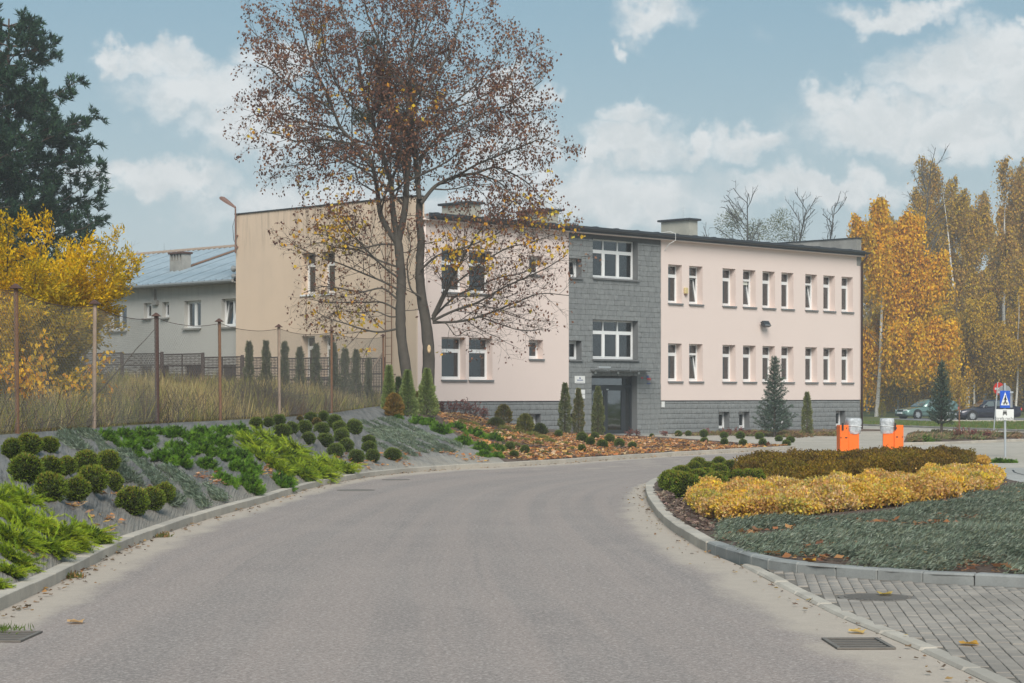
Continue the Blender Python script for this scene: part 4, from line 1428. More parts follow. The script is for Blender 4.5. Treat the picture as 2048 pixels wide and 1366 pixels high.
# ------------------------------------------------------------------ old annex with the metal roof
ANX = empty('annex_building', (BC[0], BC[1], 0), ROT, 'low grey plastered building with blue-grey ribbed metal roof behind the wire fence', 'building')
def annex():
    off = .35
    pl = Plane('side', off)
    ez = 6.75
    B0, B1 = GW + .02, 36.0
    hol = []
    wins = [(430, 597.6, 466, 652), (356, 602, 389, 654), (312, 604, 325.5, 634), (275, 606.5, 290, 636), (205, 612, 241, 660)]
    ws = []
    for (l, t, r, b) in wins:
        b1, za = gab(l, t); b0, zb = gab(r, b)
        b0 = max(b0, B0 + .12)
        ws.append((b0, b1, zb, za))
    ws[3] = (ws[3][0], ws[3][1], ws[2][2], ws[2][3]); ws[1] = (ws[1][0], ws[1][1], ws[0][2], ws[0][3])
    low = [(b0, b1, 2.05, 3.12) for (b0, b1, _, _) in ws[:4]]
    low = [(b0, b0 + max(.9, b1 - b0), z0, z1) for b0, b1, z0, z1 in low]
    m = MB(); layer(pl, B0, B1, 0, ez + .2, ws + low, 0.0, -.26, m, edges=False)
    m.quad((off, B1, 0), (off + 12, B1, 0), (off + 12, B1, ez + .2), (off, B1, ez + .2))
    m.quad((off + 12, B0, 0), (off + 12, B1, 0), (off + 12, B1, ez), (off + 12, B0, ez))
    m.poly([(off, B1 + .001, ez + .2), (off + 12, B1 + .001, ez + .2), (off + 6, B1 + .001, ez + 2.3)])
    m.build('wall', MAT['old_grey_plaster'], ANX)
    for i, h in enumerate(ws):
        make_window(ANX, pl, h[0], h[1], h[2], h[3], cols=2 if i in (0, 1, 4) else 1, blind=(.5 if i == 1 else None), tilt=(i == 0), rev=-.2, sill_mat='old_concrete')
    for h in low:
        m = MB(); pbox(m, pl, h[0], h[1], -.22, -.16, h[2], h[3]); w = m.build('shutter', MAT['door_metal'], ANX)
        m = MB()
        n = 6
        for q in range(n + 1):
            x = h[0] + (h[1] - h[0]) * q / n; pbox(m, pl, x - .015, x + .015, -.159, -.13, h[2], h[3])
        m.build('bars', MAT['rust_dark'], w)
    m = MB(); m.quad((off + 4, B0, 0), (off + 4, B1, 0), (off + 4, B1, ez), (off + 4, B0, ez)); m.build('partition', MAT['interior'], ANX)
    # ribbed roof, one object per sheet
    x0, x1, ze, zr = off - .5, off + 6.2, ez + .12, ez + 2.32
    wv = .86; nb = int((B1 + .5 - B0) / wv)
    rr = empty('roof', parent_fix(ANX)) if False else None
    prof = []
    ns = 12
    for j in range(ns + 1):
        q = j / ns; prof.append((q * wv * 1.02, .055 * max(0, math.cos(q * 2 * math.pi * 2)) ** 1.5))
    def sheet_mesh(xa, xb, za, zb):
        mb = MB(); vs = []; fs = []
        for (x, z) in ((xa, za), (xb, zb)):
            for (y, h) in prof: vs.append((x, y, z + h))
        n = ns + 1
        for (x, z) in ((xa, za), (xb, zb)):
            for (y, h) in prof: vs.append((x, y, z + h - .012))
        for j in range(ns):
            fs.append((j, n + j, n + j + 1, j + 1)); fs.append((2 * n + j, 2 * n + j + 1, 3 * n + j + 1, 3 * n + j))
            fs.append((j, j + 1, 2 * n + j + 1, 2 * n + j))
        mb._add(vs, fs); return mb.mesh('roof_sheet', MAT['roof_sheet'])
    front_me = sheet_mesh(x0, x1, ze, zr); back_me = sheet_mesh(x1 + 6.6, x1, ze, zr)
    mr = MB(); mr.tube([(x1, B0, zr + .02), (x1, B1 + .4, zr + .02)], .12, 8); rf = mr.build('roof', MAT['rust_pale'], ANX)
    for i in range(nb):
        link('roof_sheet', front_me, rf, (0, B0 + i * wv, (i % 2) * .006))
        link('roof_sheet', back_me, rf, (0, B0 + i * wv, (i % 2) * .006))
    m = MB(); m.tube([(x0 - .08, B0, ze - .06), (x0 - .08, B1 + .4, ze - .06)], .075, 8); m.build('gutter', MAT['sign_back'], rf)
    m = MB(); m.box(x0 + .02, off - .002, B0, B1, ze - .14, ze - .10); m.build('soffit', MAT['old_concrete'], rf)
    # rusty strip down the slope from the ridge beside the gable
    sl = lambda x: ze + (zr - ze) * (x - x0) / (x1 - x0)
    m = MB(); xq = x0 + 2.7; r_ = (378 - 1024.0) / F; bx_, by_ = BC[0] + UX * xq, BC[1] + UY * xq; bq = (bx_ - r_ * by_) / (r_ * UX + UY)
    pts = [(x0 + 2.6, bq, sl(x0 + 2.6) + .075), (x0 + 2.6, bq + .45, sl(x0 + 2.6) + .075), (x1, bq + .45, sl(x1) + .075), (x1, bq, sl(x1) + .075)]
    m.prism(pts, (0, 0, .012)); m.build('rusty_strip', MAT['rust'], rf)
    # chimney with openings at its head
    r = (352 - 1024.0) / F; a = x0 + 2.3
    bx, by = BC[0] + UX * a, BC[1] + UY * a
    b = (bx - r * by) / (r * UX + UY); D = by + b * UX; zt = H + (HZ - 504) / F * D
    zb = sl(a) - .1
    c = MB(); w_, l_ = .5, 1.0
    c.box(a, a + w_, b - l_ / 2, b + l_ / 2, zb, zt - .42)
    for q in range(5):
        y = b - l_ / 2 + (l_ - .09) * q / 4; c.box(a, a + w_, y, y + .09, zt - .419, zt - .10)
    c.box(a + .18, a + .30, b - l_ / 2 + .02, b + l_ / 2 - .02, zt - .418, zt - .101, 0)
    ch = c.build('chimney', MAT['old_concrete'], rf)
    c = MB(); c.bbox(a - .07, a + w_ + .07, b - l_ / 2 - .07, b + l_ / 2 + .07, zt - .099, zt, .015); c.build('chimney_cap', MAT['rust_dark'], rf)
    # wall bracket stub
    bq, zq = gab(298, 590)
    m = MB(); m.box(off - .14, off - .001, bq - .09, bq + .09, zq - .45, zq + .35); m.box(off - .14, off - .001, bq - .28, bq - .0901, zq - .45, zq - .25); m.build('vent_pipe', MAT['old_concrete'], ANX)
def parent_fix(o): return (0, 0, 0)
annex()
# ------------------------------------------------------------------ wire fence on the bank
def wire_fence():
    root = empty('wire_fence', (0, 0, 0), 0, 'tall sagging chain-link fence on rusty posts along the top of the bank', 'fence')
    tops = [(35, 575), (188, 606), (315, 631), (441, 642), (559, 653), (663, 661), (767, 671)]
    pts = [np.array([-7.3, 16, 1.15]), np.array([-7.2, 22.5, 1.2])] + [f.copy() for f in FEN]
    hs = [2.15, 2.13] + [(f[2] - tops[i][1] * 0 + ((HZ - tops[i][1]) / F * f[1] + H) - f[2]) - f[2] for i, f in enumerate(FEN)]
    hs = [2.15, 2.13] + [((HZ - tops[i][1]) / F * f[1] + H) - f[2] for i, f in enumerate(FEN)]
    mats = ['rust', 'rust', 'rust', 'rust_pale', 'rust_dark', 'rust', 'rust_pale', 'rust', 'rust']
    for p, h, mt in zip(pts, hs, mats):
        m = MB(); lean = random.uniform(-.03, .03)
        r = .034 if mt != 'rust_dark' else .044
        m.tube([(p[0], p[1], p[2] - .3), (p[0] + lean, p[1], p[2] + h)], r, 8)
        po = m.build('post', MAT[mt], root)
        m = MB(); c = (p[0] + lean, p[1], p[2] + h)
        m.prism([(c[0] - .09, c[1] - .09, c[2] - .015), (c[0], c[1] - .09, c[2] + .055), (c[0] + .09, c[1] - .09, c[2] - .015)], (0, .18, 0)); m.build('post_cap', MAT['rust_dark'], po)
    # slanting brace at the last post
    p = FEN[-1]
    m = MB(); m.tube([(p[0] - .95, p[1] + .35, p[2] + .3), (p[0] - .03, p[1] + .02, p[2] + hs[-1] - .55)], .035, 7); m.build('brace', MAT['rust_pale'], root)
    for i in range(len(pts) - 1):
        a, b = pts[i], pts[i + 1]; h0, h1 = hs[i], hs[i + 1]
        L = np.linalg.norm(b[:2] - a[:2])
        sag = .10 if i > 1 else .05
        def P(u, v):
            base = a + (b - a) * u
            hh = h0 + (h1 - h0) * u - .05 - sag * 4 * u * (1 - u)
            z0 = .05
            return base + np.array([0, 0, z0 + (hh - z0) * v]) + np.array([.02 * math.sin(u * 9 + v * 3), .02 * math.sin(u * 7), 0])
        paths = []
        pitch = .088; hm = (h0 + h1) / 2
        nline = int((L + hm) / pitch)
        for fam in (0, 1):
            for k in range(nline):
                s = k * pitch - hm          # line starts at s on the ground and climbs 45 degrees
                q = []
                u0, v0 = (s, 0) if s >= 0 else (0, -s)
                u1, v1 = (s + hm, hm) if s + hm <= L else (L, L - s)
                if u1 - u0 < .02: continue
                n = 5
                for j in range(n):
                    t = j / (n - 1); uu = (u0 + (u1 - u0) * t) / L; vv = (v0 + (v1 - v0) * t) / hm
                    if fam: uu = 1 - uu
                    q.append(P(uu, vv))
                paths.append((np.array(q), np.full(n, .0021 if i < 4 else .0016)))
        V, Fq = tubes(paths, 3)
        link('wire_mesh', mesh_np('wire_mesh', V, Fq, MAT['wire_metal']), root)
        q = np.array([P(t, 1.0) for t in np.linspace(0, 1, 14)])
        V, Fq = tubes([(q, np.full(14, .0055))], 4)
        link('top_wire', mesh_np('top_wire', V, Fq, MAT['rust_dark']), root)
wire_fence()

def panel_fence():
    root = empty('panel_fence', (0, 0, 0), 0, 'low brown fence of framed metal mesh panels between the field and the buildings', 'fence')
    A = np.array([-4.1, 64.0]); d = np.array([-UY, UX])
    ts = [0, 2.35, 4.9, 7.3, 9.55, 12.0, 14.5, 17.0, 19.6]
    top = lambda t: 3.03 + .35 * min(t, 17.6) / 17.6 - (.09 if t < 8.5 else 0)
    for i, t in enumerate(ts):
        p = A + d * t; g = drop(*p, 1.9)
        m = MB(); m.box(p[0] - .05, p[0] + .05, p[1] - .05, p[1] + .05, g - .2, top(t) + .06 + (.02 if i % 2 else 0)); m.build('post', MAT['fence_brown'], root)
    for i in range(len(ts) - 1):
        t0, t1 = ts[i] + .07, ts[i + 1] - .07
        a = A + d * t0; b = A + d * t1
        tt = top((t0 + t1) / 2)
        z0 = max(drop(*a, 1.9), drop(*b, 1.9)) + .08
        z0 = min(z0, tt - .9)
        V3 = lambda p, z: (p[0], p[1], z)
        m = MB()
        for z in (z0, z0 + (tt - z0) * .30, z0 + (tt - z0) * .62, tt):
            m.tube([V3(a, z), V3(b, z)], .022, 5)
        mid = (a + b) / 2
        for p in (a, mid, b): m.tube([V3(p, z0), V3(p, tt)], .018, 5)
        fr = m.build('panel_frame', MAT['fence_brown'], root)
        L = np.linalg.norm(b - a); hm = tt - z0; paths = []
        n = int(L / .075)
        for k in range(n):
            for s in (-1, 1):
                q = []
                nz = int(hm / .085)
                for j in range(nz + 1):
                    u = (k + .5 + s * .42 * (1 if j % 2 else -1) * .5) / n
                    q.append([*(a + (b - a) * min(max(u, 0), 1)), z0 + hm * j / nz])
                paths.append((np.array(q), np.full(nz + 1, .011)))
        V, Fq = tubes(paths, 3)
        link('mesh_infill', mesh_np('mesh_infill', V, Fq, MAT['fence_brown']), fr)
panel_fence()

# ------------------------------------------------------------------ trees
def bpath(p, d, L, n, wander, up=0.0):
    pts = [np.array(p, float)]; d = unit(d)
    for i in range(n):
        d = unit(d + np.random.RandomState(RNG.integers(1 << 30)).normal(0, wander, 3) + np.array([0, 0, up]))
        pts.append(pts[-1] + d * L / n)
    return np.array(pts)

def perp_dir(t, ang):
    t = unit(t); r = unit(np.cross(t, RNG.normal(size=3)))
    return t * math.cos(ang) + r * math.sin(ang)

def sprout(pts, rad, out, spacing, ang, lf, n, wander, up, t0=.2, rmul=.55, lmin=.25, lmax=9, keep=1.0):
    """side branches along a path; returns list of (pts, radii)"""
    seg = np.linalg.norm(np.diff(pts, axis=0), axis=1); cum = np.r_[0, np.cumsum(seg)]; L = cum[-1]
    s = L * t0 + RNG.uniform(0, spacing); res = []
    while s < L * .99:
        i = min(np.searchsorted(cum, s) - 1, len(seg) - 1); i = max(i, 0)
        f = (s - cum[i]) / max(seg[i], 1e-6)
        p = pts[i] + (pts[i + 1] - pts[i]) * f
        r = (rad[i] + (rad[i + 1] - rad[i]) * f) * rmul
        t = pts[i + 1] - pts[i]
        if RNG.random() < keep:
            l = min(max(lf * (L - s) * RNG.uniform(.6, 1.2) + lmin * RNG.uniform(.6, 1.5), lmin), lmax)
            q = bpath(p, perp_dir(t, R(RNG.uniform(*ang))), l, n, wander, up)
            rr = np.linspace(max(r, .004), max(r * .3, .003), n + 1)
            res.append((q, rr)); out.append((q, rr))
        s += spacing * RNG.uniform(.6, 1.4)
    return res

def maple():
    base_px = on_ground(838, 823)
    D0 = 66.0
    root = empty('maple_tree', (0, 0, 0), 0, 'big maple with two grey trunks and thin red-brown leaves, in front of the office building', 'tree')
    c1 = lambda X, Y: (440 + X * .366, Y * .366)
    c2 = lambda X, Y: (540 + X * .3514, 380 + Y * .3514)
    limbs = [
        ('t', c2, [(795, 1290), (785, 1200), (776, 1040), (750, 860), (742, 700), (747, 520), (737, 360), (722, 265)], 12.5, 8.3, 0.0),
        ('t', c2, [(892, 1290), (896, 1150), (904, 960), (892, 790), (872, 670), (857, 560), (852, 430), (860, 300), (850, 170), (850, 50)], 14.5, 6.5, .25),
        ('l', c1, [(962, 1320), (920, 1260), (880, 1180), (865, 1080), (850, 980), (820, 880), (745, 790), (660, 700), (620, 610), (545, 555), (430, 515), (340, 440), (280, 380), (200, 340)], 8.0, 1.4, -1.5),
        ('l', c1, [(620, 610), (590, 520), (545, 430), (500, 330), (470, 230), (440, 120), (400, 20), (380, -80)], 4.0, 1.2, 1.2),
        ('l', c1, [(968, 1300), (945, 1150), (935, 1000), (905, 900), (860, 760), (830, 640), (790, 530), (765, 400), (745, 280), (700, 150), (660, 20), (640, -90)], 8.0, 1.5, 2.0),
        ('l', c1, [(975, 1310), (1010, 1150), (1020, 1000), (1030, 900), (1035, 760), (1030, 620), (1010, 480), (960, 400), (900, 300), (850, 180), (800, 60), (780, -100)], 9.5, 1.8, -.8),
        ('l', c1, [(745, 790), (640, 772), (540, 760), (420, 772), (330, 740), (230, 720)], 3.4, 1.0, -2.0),
        ('l', c1, [(820, 880), (740, 850), (650, 880), (540, 900), (430, 900), (330, 920)], 2.6, .9, 1.5),
        ('l', c1, [(905, 900), (960, 800), (1010, 740), (1090, 640)], 3.0, 1.0, 2.2),
        ('l', c1, [(830, 640), (890, 560), (960, 480), (1080, 420)], 3.0, 1.0, 1.4),
        ('l', c1, [(860, 760), (800, 640), (700, 560), (600, 380), (560, 200), (540, 20)], 3.4, 1.1, -2.4),
        ('l', c1, [(1100, 1110), (1180, 1015), (1290, 965), (1400, 945), (1500, 915), (1590, 945), (1680, 1000), (1760, 1090)], 5.5, 1.1, 1.0),
        ('l', c1, [(1290, 965), (1400, 900), (1520, 850), (1650, 800), (1760, 760), (1840, 800)], 3.2, 1.0, -1.6),
        ('l', c1, [(1050, 760), (1130, 665), (1230, 600), (1330, 520), (1420, 440), (1500, 330), (1570, 190)], 4.0, 1.1, 1.8),
        ('l', c1, [(1085, 1030), (1100, 870), (1160, 800), (1260, 720), (1360, 660), (1480, 600), (1600, 560), (1760, 440)], 4.2, 1.1, -2.2),
        ('l', c1, [(1045, 660), (1090, 540), (1160, 440), (1230, 330), (1290, 200), (1330, 60), (1350, -60)], 4.4, 1.2, .8),
        ('l', c1, [(1090, 1090), (1070, 900), (1052, 700), (1050, 600), (1035, 480), (1040, 350), (1060, 200), (1080, 60), (1095, -90)], 7.0, 1.4, 1.2),
        ('l', c1, [(1230, 600), (1360, 560), (1480, 500), (1580, 420), (1630, 300)], 2.6, .9, -1.2),
        ('l', c1, [(1400, 945), (1530, 1000), (1620, 1100), (1700, 1200), (1800, 1290)], 2.4, .9, -1.8),
        ('l', c1, [(960, 400), (1040, 300), (1120, 180), (1180, 50), (1200, -60)], 3.2, 1.0, 2.2),
        ('l', c1, [(500, 330), (400, 280), (300, 240), (210, 200), (160, 150)], 2.2, .9, .6),
        ('l', c1, [(660, 700), (520, 680), (400, 640), (260, 610), (150, 640)], 2.6, .9, 1.9),
        ('l', c2, [(930, 730), (985, 620), (1040, 500), (1090, 400), (1150, 300), (1220, 200), (1320, 120), (1400, 50)], 5.0, 1.2, -2.2),
        ('l', c2, [(925, 745), (1040, 690), (1180, 640), (1320, 560), (1450, 500), (1580, 440), (1690, 370)], 3.8, 1.0, -1.2),
        ('l', c2, [(925, 755), (1100, 745), (1250, 700), (1400, 640), (1540, 590), (1700, 600)], 3.6, 1.0, .8),
        ('l', c2, [(920, 735), (1050, 610), (1160, 560), (1300, 500), (1440, 470), (1580, 400)], 3.4, 1.0, 1.8),
        ('l', c2, [(1180, 715), (1300, 760), (1440, 800), (1570, 790)], 2.2, .8, 1.0),
        ('l', c2, [(925, 720), (1000, 570), (1070, 520), (1200, 420), (1350, 330), (1480, 300), (1620, 250)], 3.4, 1.0, -2.6),
        ('l', c2, [(860, 450), (960, 370), (1100, 330), (1250, 270), (1400, 190), (1560, 150)], 3.2, 1.0, -1.0),
        ('l', c2, [(725, 790), (620, 808), (520, 790), (430, 760), (330, 730), (260, 690)], 3.0, .9, -1.6),
        ('l', c2, [(735, 630), (640, 560), (520, 580), (400, 560), (300, 550), (180, 590)], 2.8, .9, -.6),
        ('l', c2, [(735, 570), (640, 520), (520, 470), (400, 420), (280, 380), (150, 320), (110, 285)], 3.0, .9, 1.2),
        ('l', c2, [(718, 310), (620, 310), (520, 330), (420, 300), (330, 260), (240, 250)], 3.0, .9, -1.6),
        ('l', c2, [(732, 440), (620, 400), (500, 340), (390, 330), (280, 300), (200, 330)], 2.8, .9, .6),
        ('l', c2, [(740, 690), (640, 640), (540, 640), (420, 640), (330, 640), (220, 620)], 2.6, .9, 1.8),
        ('l', c2, [(730, 500), (650, 440), (560, 350), (480, 260), (420, 170), (320, 100)], 3.0, .9, -2.4),
        ('l', c2, [(860, 610), (800, 560), (780, 420), (800, 330), (780, 200)], 3.0, 1.0, -.6),
        ('l', c2, [(745, 720), (680, 720), (600, 690), (500, 700), (400, 690), (280, 750)], 2.2, .8, .4),
        ('l', c2, [(930, 745), (1000, 760), (1060, 830), (1120, 800), (1200, 820), (1260, 880)], 1.6, .6, -.9),
    ]
    trunks, l1, all2, l3, l4 = [], [], [], [], []
    tk = D0 / F
    main = []
    for kind, cv, pts, r0, r1, dd in limbs:
        px = np.array([cv(*p) for p in pts])
        n = len(px)
        s = np.r_[0, np.cumsum(np.linalg.norm(np.diff(px, axis=0), axis=1))]; s = s / s[-1]
        D = D0 + (dd * s ** 1.2 if kind == 'l' else np.full(n, dd))
        w = np.array([U(px[i][0], px[i][1], D[i]) for i in range(n)])
        w = catmull(w, 5)
        m = len(w)
        rr = (r0 + (r1 - r0) * np.linspace(0, 1, m) ** .8) * tk * (1 if kind == 't' else .8)
        if kind == 't':
            rr[:6] *= np.linspace(1.35, 1.0, 6)
            trunks.append((w, rr))
        main.append((kind, w, rr))
        if kind == 'l': l1.append((w, rr))
    V, Fq = tubes(trunks, 12)
    V = V + RNG.normal(0, .008, V.shape)
    tr = link('trunk', mesh_np('trunk', V, Fq, MAT['bark_maple'], smooth=True), root)
    # pale scar where a limb was sawn off
    c = U(858, 538 + 160, 65.7); m = MB(); m.lathe([(.001, 0), (.07, .012), (.10, .0), (.12, -.05)], 10, (0, 0, 0), 'y')
    sc = m.build('branch_scar', MAT['cut_wood'], tr); sc.location = (c[0], c[1] - .02, c[2]); sc.scale = (.55, 1, 1.2); sc.rotation_euler = (0, 0, math.pi)
    b2 = []
    for kind, w, rr in main:
        if kind == 'l':
            b2 += sprout(w, rr, all2, .24, (28, 66), .30, 5, .12, .03, t0=.12, rmul=.45, lmin=.8, lmax=3.0)
        else:
            b2 += sprout(w, rr * .35, all2, .55, (55, 85), .03, 5, .12, .03, t0=.5, rmul=.3, lmin=.8, lmax=1.8)
    b3 = []
    for q, rr in b2:
        b3 += sprout(q, rr, l3, .17, (25, 62), .32, 3, .13, .02, t0=.15, rmul=.5, lmin=.35, lmax=1.2)
    for q, rr in b3:
        sprout(q, rr, l4, .16, (25, 60), .25, 2, .12, .0, t0=.3, rmul=.6, lmin=.14, lmax=.4, keep=.7)
    V, Fq = tubes(l1, 7)
    link('limbs', mesh_np('limbs', V, Fq, MAT['bark_maple'], smooth=True), root)
    parts = [tubes(all2, 4), tubes(l3, 3), tubes(l4, 3)]
    V = np.concatenate([p[0] for p in parts]); o = 0; Fs = []
    for v, f in parts: Fs.append(f + o); o += len(v)
    link('twigs', mesh_np('twigs', V, np.concatenate(Fs), MAT['bark_twig']), root)
    # leaves -----------------------------------------------------------------
    tips = np.array([q[-1] for q, _ in l3 + l4] + [q[1] for q, _ in l4])
    px = 1024 + tips[:, 0] / tips[:, 1] * F; py = HZ - (tips[:, 2] - H) / tips[:, 1] * F
    ylw = np.zeros(len(tips))
    for (cx, cy, r, a) in ((655, 465, 55, .55), (735, 665, 45, .75), (700, 640, 50, .4), (640, 430, 60, .35), (600, 500, 45, .2), (900, 490, 45, .55), (965, 490, 40, .45), (1150, 455, 45, .5), (1120, 400, 50, .35), (1080, 480, 50, .25), (640, 75, 22, .35), (880, 200, 30, .3), (700, 220, 40, .35), (820, 200, 40, .25), (530, 265, 30, .3), (780, 690, 50, .3), (1060, 430, 50, .2), (760, 380, 60, .15), (950, 590, 60, .12)):
        ylw = np.maximum(ylw, a * np.exp(-((px - cx) ** 2 + (py - cy) ** 2) / (r * r)))
    dens = np.where(py < 330, 1.0, np.where(py < 430, .7, .5))
    # the right flank and the crown carry more, the lower left less
    dens *= np.where((px < 560) & (py > 330), .6, 1.0)
    clump = np.sin(tips[:, 0] * 2.1 + 1.3) * np.sin(tips[:, 2] * 1.9) * np.sin(tips[:, 1] * 1.6 + tips[:, 0])
    dens = dens * np.clip(.85 + .75 * clump, .18, 1.4)
    isy = RNG.random(len(tips)) < ylw * .42
    isb = (~isy) & (RNG.random(len(tips)) < dens)
    B = tips[isb]; B = np.repeat(B, np.where(B[:, 2] > 7.2, 3, 1), axis=0); B = B + RNG.normal(0, .10, B.shape)
    dr = unit(RNG.normal(0, .55, B.shape) + np.array([0, 0, -.75]))
    cb = pal(len(B), [(0.165, 0.08, 0.055), (0.125, 0.058, 0.045), (0.22, 0.108, 0.062), (0.25, 0.13, 0.065), (0.10, 0.05, 0.042)], [4, 3, 3, 1.2, 2])
    p1 = sprays(B, dr, RNG.uniform(.075, .135, len(B)), RNG.uniform(.026, .046, len(B)), cb, .5)
    Y = np.repeat(tips[isy], 2, axis=0); Y = Y + RNG.normal(0, .06, Y.shape)
    dr = unit(RNG.normal(0, .6, Y.shape) + np.array([0, 0, -.6]))
    cy = pal(len(Y), [(0.62, 0.36, 0.025), (0.70, 0.44, 0.03), (0.55, 0.26, 0.03), (0.50, 0.38, 0.06)], None)
    p2 = sprays(Y, dr, RNG.uniform(.11, .18, len(Y)), RNG.uniform(.045, .075, len(Y)), cy, .35)
    V, Fs, C = merge([p1, p2])
    link('crown', mesh_np('crown', V, Fs, MAT['foliage'], col=C), root)
    # mistletoe tufts in the upper crown
    for (mx, my, r, off) in ((738, 90, .38, .6), (722, 235, .36, -.5), (822, 180, .30, .4), (795, 245, .22, -.3)):
        c = U(mx, my, D0 + off)
        n = 420; P = c + rand_unit(n) * (RNG.random((n, 1)) ** .5) * r * .8
        v = sprays(P, unit(P - c + RNG.normal(0, .12, P.shape)), .16, .012, pal(n, [(0.06, 0.07, 0.04), (0.09, 0.085, 0.05), (0.05, 0.05, 0.035)]), .2)
        me = mesh_np('mistletoe', v[0], v[1], MAT['needles'], col=v[2]); tag(link('mistletoe', me, root), kind='stuff')
maple()

def simple_tree(height, spread, levels=3, seed=0, trunk_r=.16, t0=.3, up=.05, ang=(28, 58), fork=1, sp=.055):
    """generic bare skeleton at the origin; returns lists per level"""
    tr = bpath((0, 0, -.3), (RNG.normal(0, .05), RNG.normal(0, .05), 1), height + .3, 9, .035, .02)
    rr = trunk_r * (1 - np.linspace(0, 1, 10) ** 1.2 * .93)
    L1, L2, L3 = [], [], []
    a = sprout(tr, rr, L1, height * sp, ang, spread / height, 6, .09, up, t0=t0, rmul=.5, lmin=spread * .35, lmax=spread * 1.15)
    for q, r in a: sprout(q, r, L2, .5, (25, 60), .32, 4, .11, up * .6, t0=.2, rmul=.55, lmin=.5, lmax=2.2)
    if levels > 2:
        for q, r in L2: sprout(q, r, L3, .35, (25, 60), .3, 2, .12, .0, t0=.25, rmul=.6, lmin=.25, lmax=.8)
    return (tr, rr), L1, L2, L3

def join_tubes(*groups):
    parts = [tubes(g, s) for g, s in groups if len(g)]
    V = np.concatenate([p[0] for p in parts]); o = 0; Fs = []
    for v, f in parts: Fs.append(f + o); o += len(v)
    return V, np.concatenate(Fs)

# birches -------------------------------------------------------------------
def birch_mesh(height, spread, cols, wts, nleaf, bare_top=0.0, leaf=.17, hang=(.9, 2.6)):
    (tr, rr), L1, L2, _ = simple_tree(height, spread, 2, trunk_r=height * .0105, t0=.20, up=.008, ang=(40, 78))
    tv = join_tubes(([(tr, rr)], 9)); bv = join_tubes((L1, 5), (L2, 3))
    # weeping twigs from the branches
    src = np.concatenate([q[1:] for q, _ in L1 + L2])
    k = RNG.integers(0, len(src), nleaf // 14)
    H_, P, Dd = [], [], []
    base = src[k] + RNG.normal(0, .12, (len(k), 3))
    Lh = RNG.uniform(*hang, len(k))
    sway = RNG.normal(0, .16, (len(k), 3)); sway[:, 2] = 0
    tw = []
    for t in np.linspace(.05, 1, 14):
        pt = base + sway * (t * Lh)[:, None] + np.array([0, 0, -1.0]) * (Lh * t ** 1.3)[:, None]
        P.append(pt + RNG.normal(0, .07, pt.shape)); Dd.append(unit(RNG.normal(0, .5, pt.shape) + np.array([0, 0, -1.0])))
    for i in range(0, len(k), 2):
        tw.append((np.array([base[i], base[i] + sway[i] * .5 * Lh[i] - np.array([0, 0, .4 * Lh[i]]), base[i] + sway[i] * Lh[i] - np.array([0, 0, Lh[i]])]), np.array([.008, .006, .004])))
    P = np.concatenate(P); Dd = np.concatenate(Dd)
    if bare_top:
        z = P[:, 2] / height
        keep = RNG.random(len(P)) > np.clip((z - (1 - bare_top)) / bare_top, 0, 1) * .72
        P, Dd = P[keep], Dd[keep]
    P[:, 2] = np.maximum(P[:, 2], .4)
    c = pal(len(P), cols, wts, .18)
    v = sprays(P, Dd, RNG.uniform(leaf * .8, leaf * 1.4, len(P)), RNG.uniform(leaf * .26, leaf * .42, len(P)), c, .4)
    bw = join_tubes((tw, 3))
    bv = (np.concatenate([bv[0], bw[0]]), np.concatenate([bv[1], bw[1] + len(bv[0])]))
    return (mesh_np('trunk', *tv, MAT['bark_birch'], smooth=True), mesh_np('branches', *bv, MAT['bark_twig']), mesh_np('crown', v[0], v[1], MAT['foliage'], col=v[2]))

GOLD = [(0.74, 0.40, 0.018), (0.78, 0.47, 0.025), (0.68, 0.33, 0.014), (0.60, 0.38, 0.03)]
DULL = [(0.46, 0.27, 0.05), (0.38, 0.225, 0.055), (0.52, 0.32, 0.04), (0.30, 0.185, 0.06), (0.40, 0.28, 0.055)]
OLIVE = [(0.50, 0.32, 0.025), (0.40, 0.26, 0.03), (0.58, 0.37, 0.02), (0.33, 0.21, 0.03)]
gold_a = birch_mesh(16.4, 6.4, GOLD, None, 60000, 0, .24, (1.4, 4.2))
dull_a = birch_mesh(23, 8.0, DULL, None, 52000, .30, .23, (1.2, 3.4))
dull_b = birch_mesh(21, 7.6, DULL + OLIVE, None, 52000, .22, .23, (1.2, 3.2))
oliv_a = birch_mesh(11, 6.8, OLIVE, None, 46000, 0, .21, (1.0, 3.0))
def plant_tree(name, meshes, names, x, y, s, rz, label, cat='tree', group=None, z=None, sz=None):
    root = empty(name, (x, y, drop(x, y, 0.0) if z is None else z), rz, label, cat, group)
    root.scale = (s, s, s * (sz or 1))
    for n_, me in zip(names, meshes): link(n_, me, root)
    return root
TN = ('trunk', 'branches', 'crown')
def px_xy(px, D): return (px - 1024) / F * D, D
x, y = px_xy(1752, 160); plant_tree('birch_tree', gold_a, TN, x, y, 1.0, .4, 'bright golden weeping birch with a white leaning trunk beside the building corner')
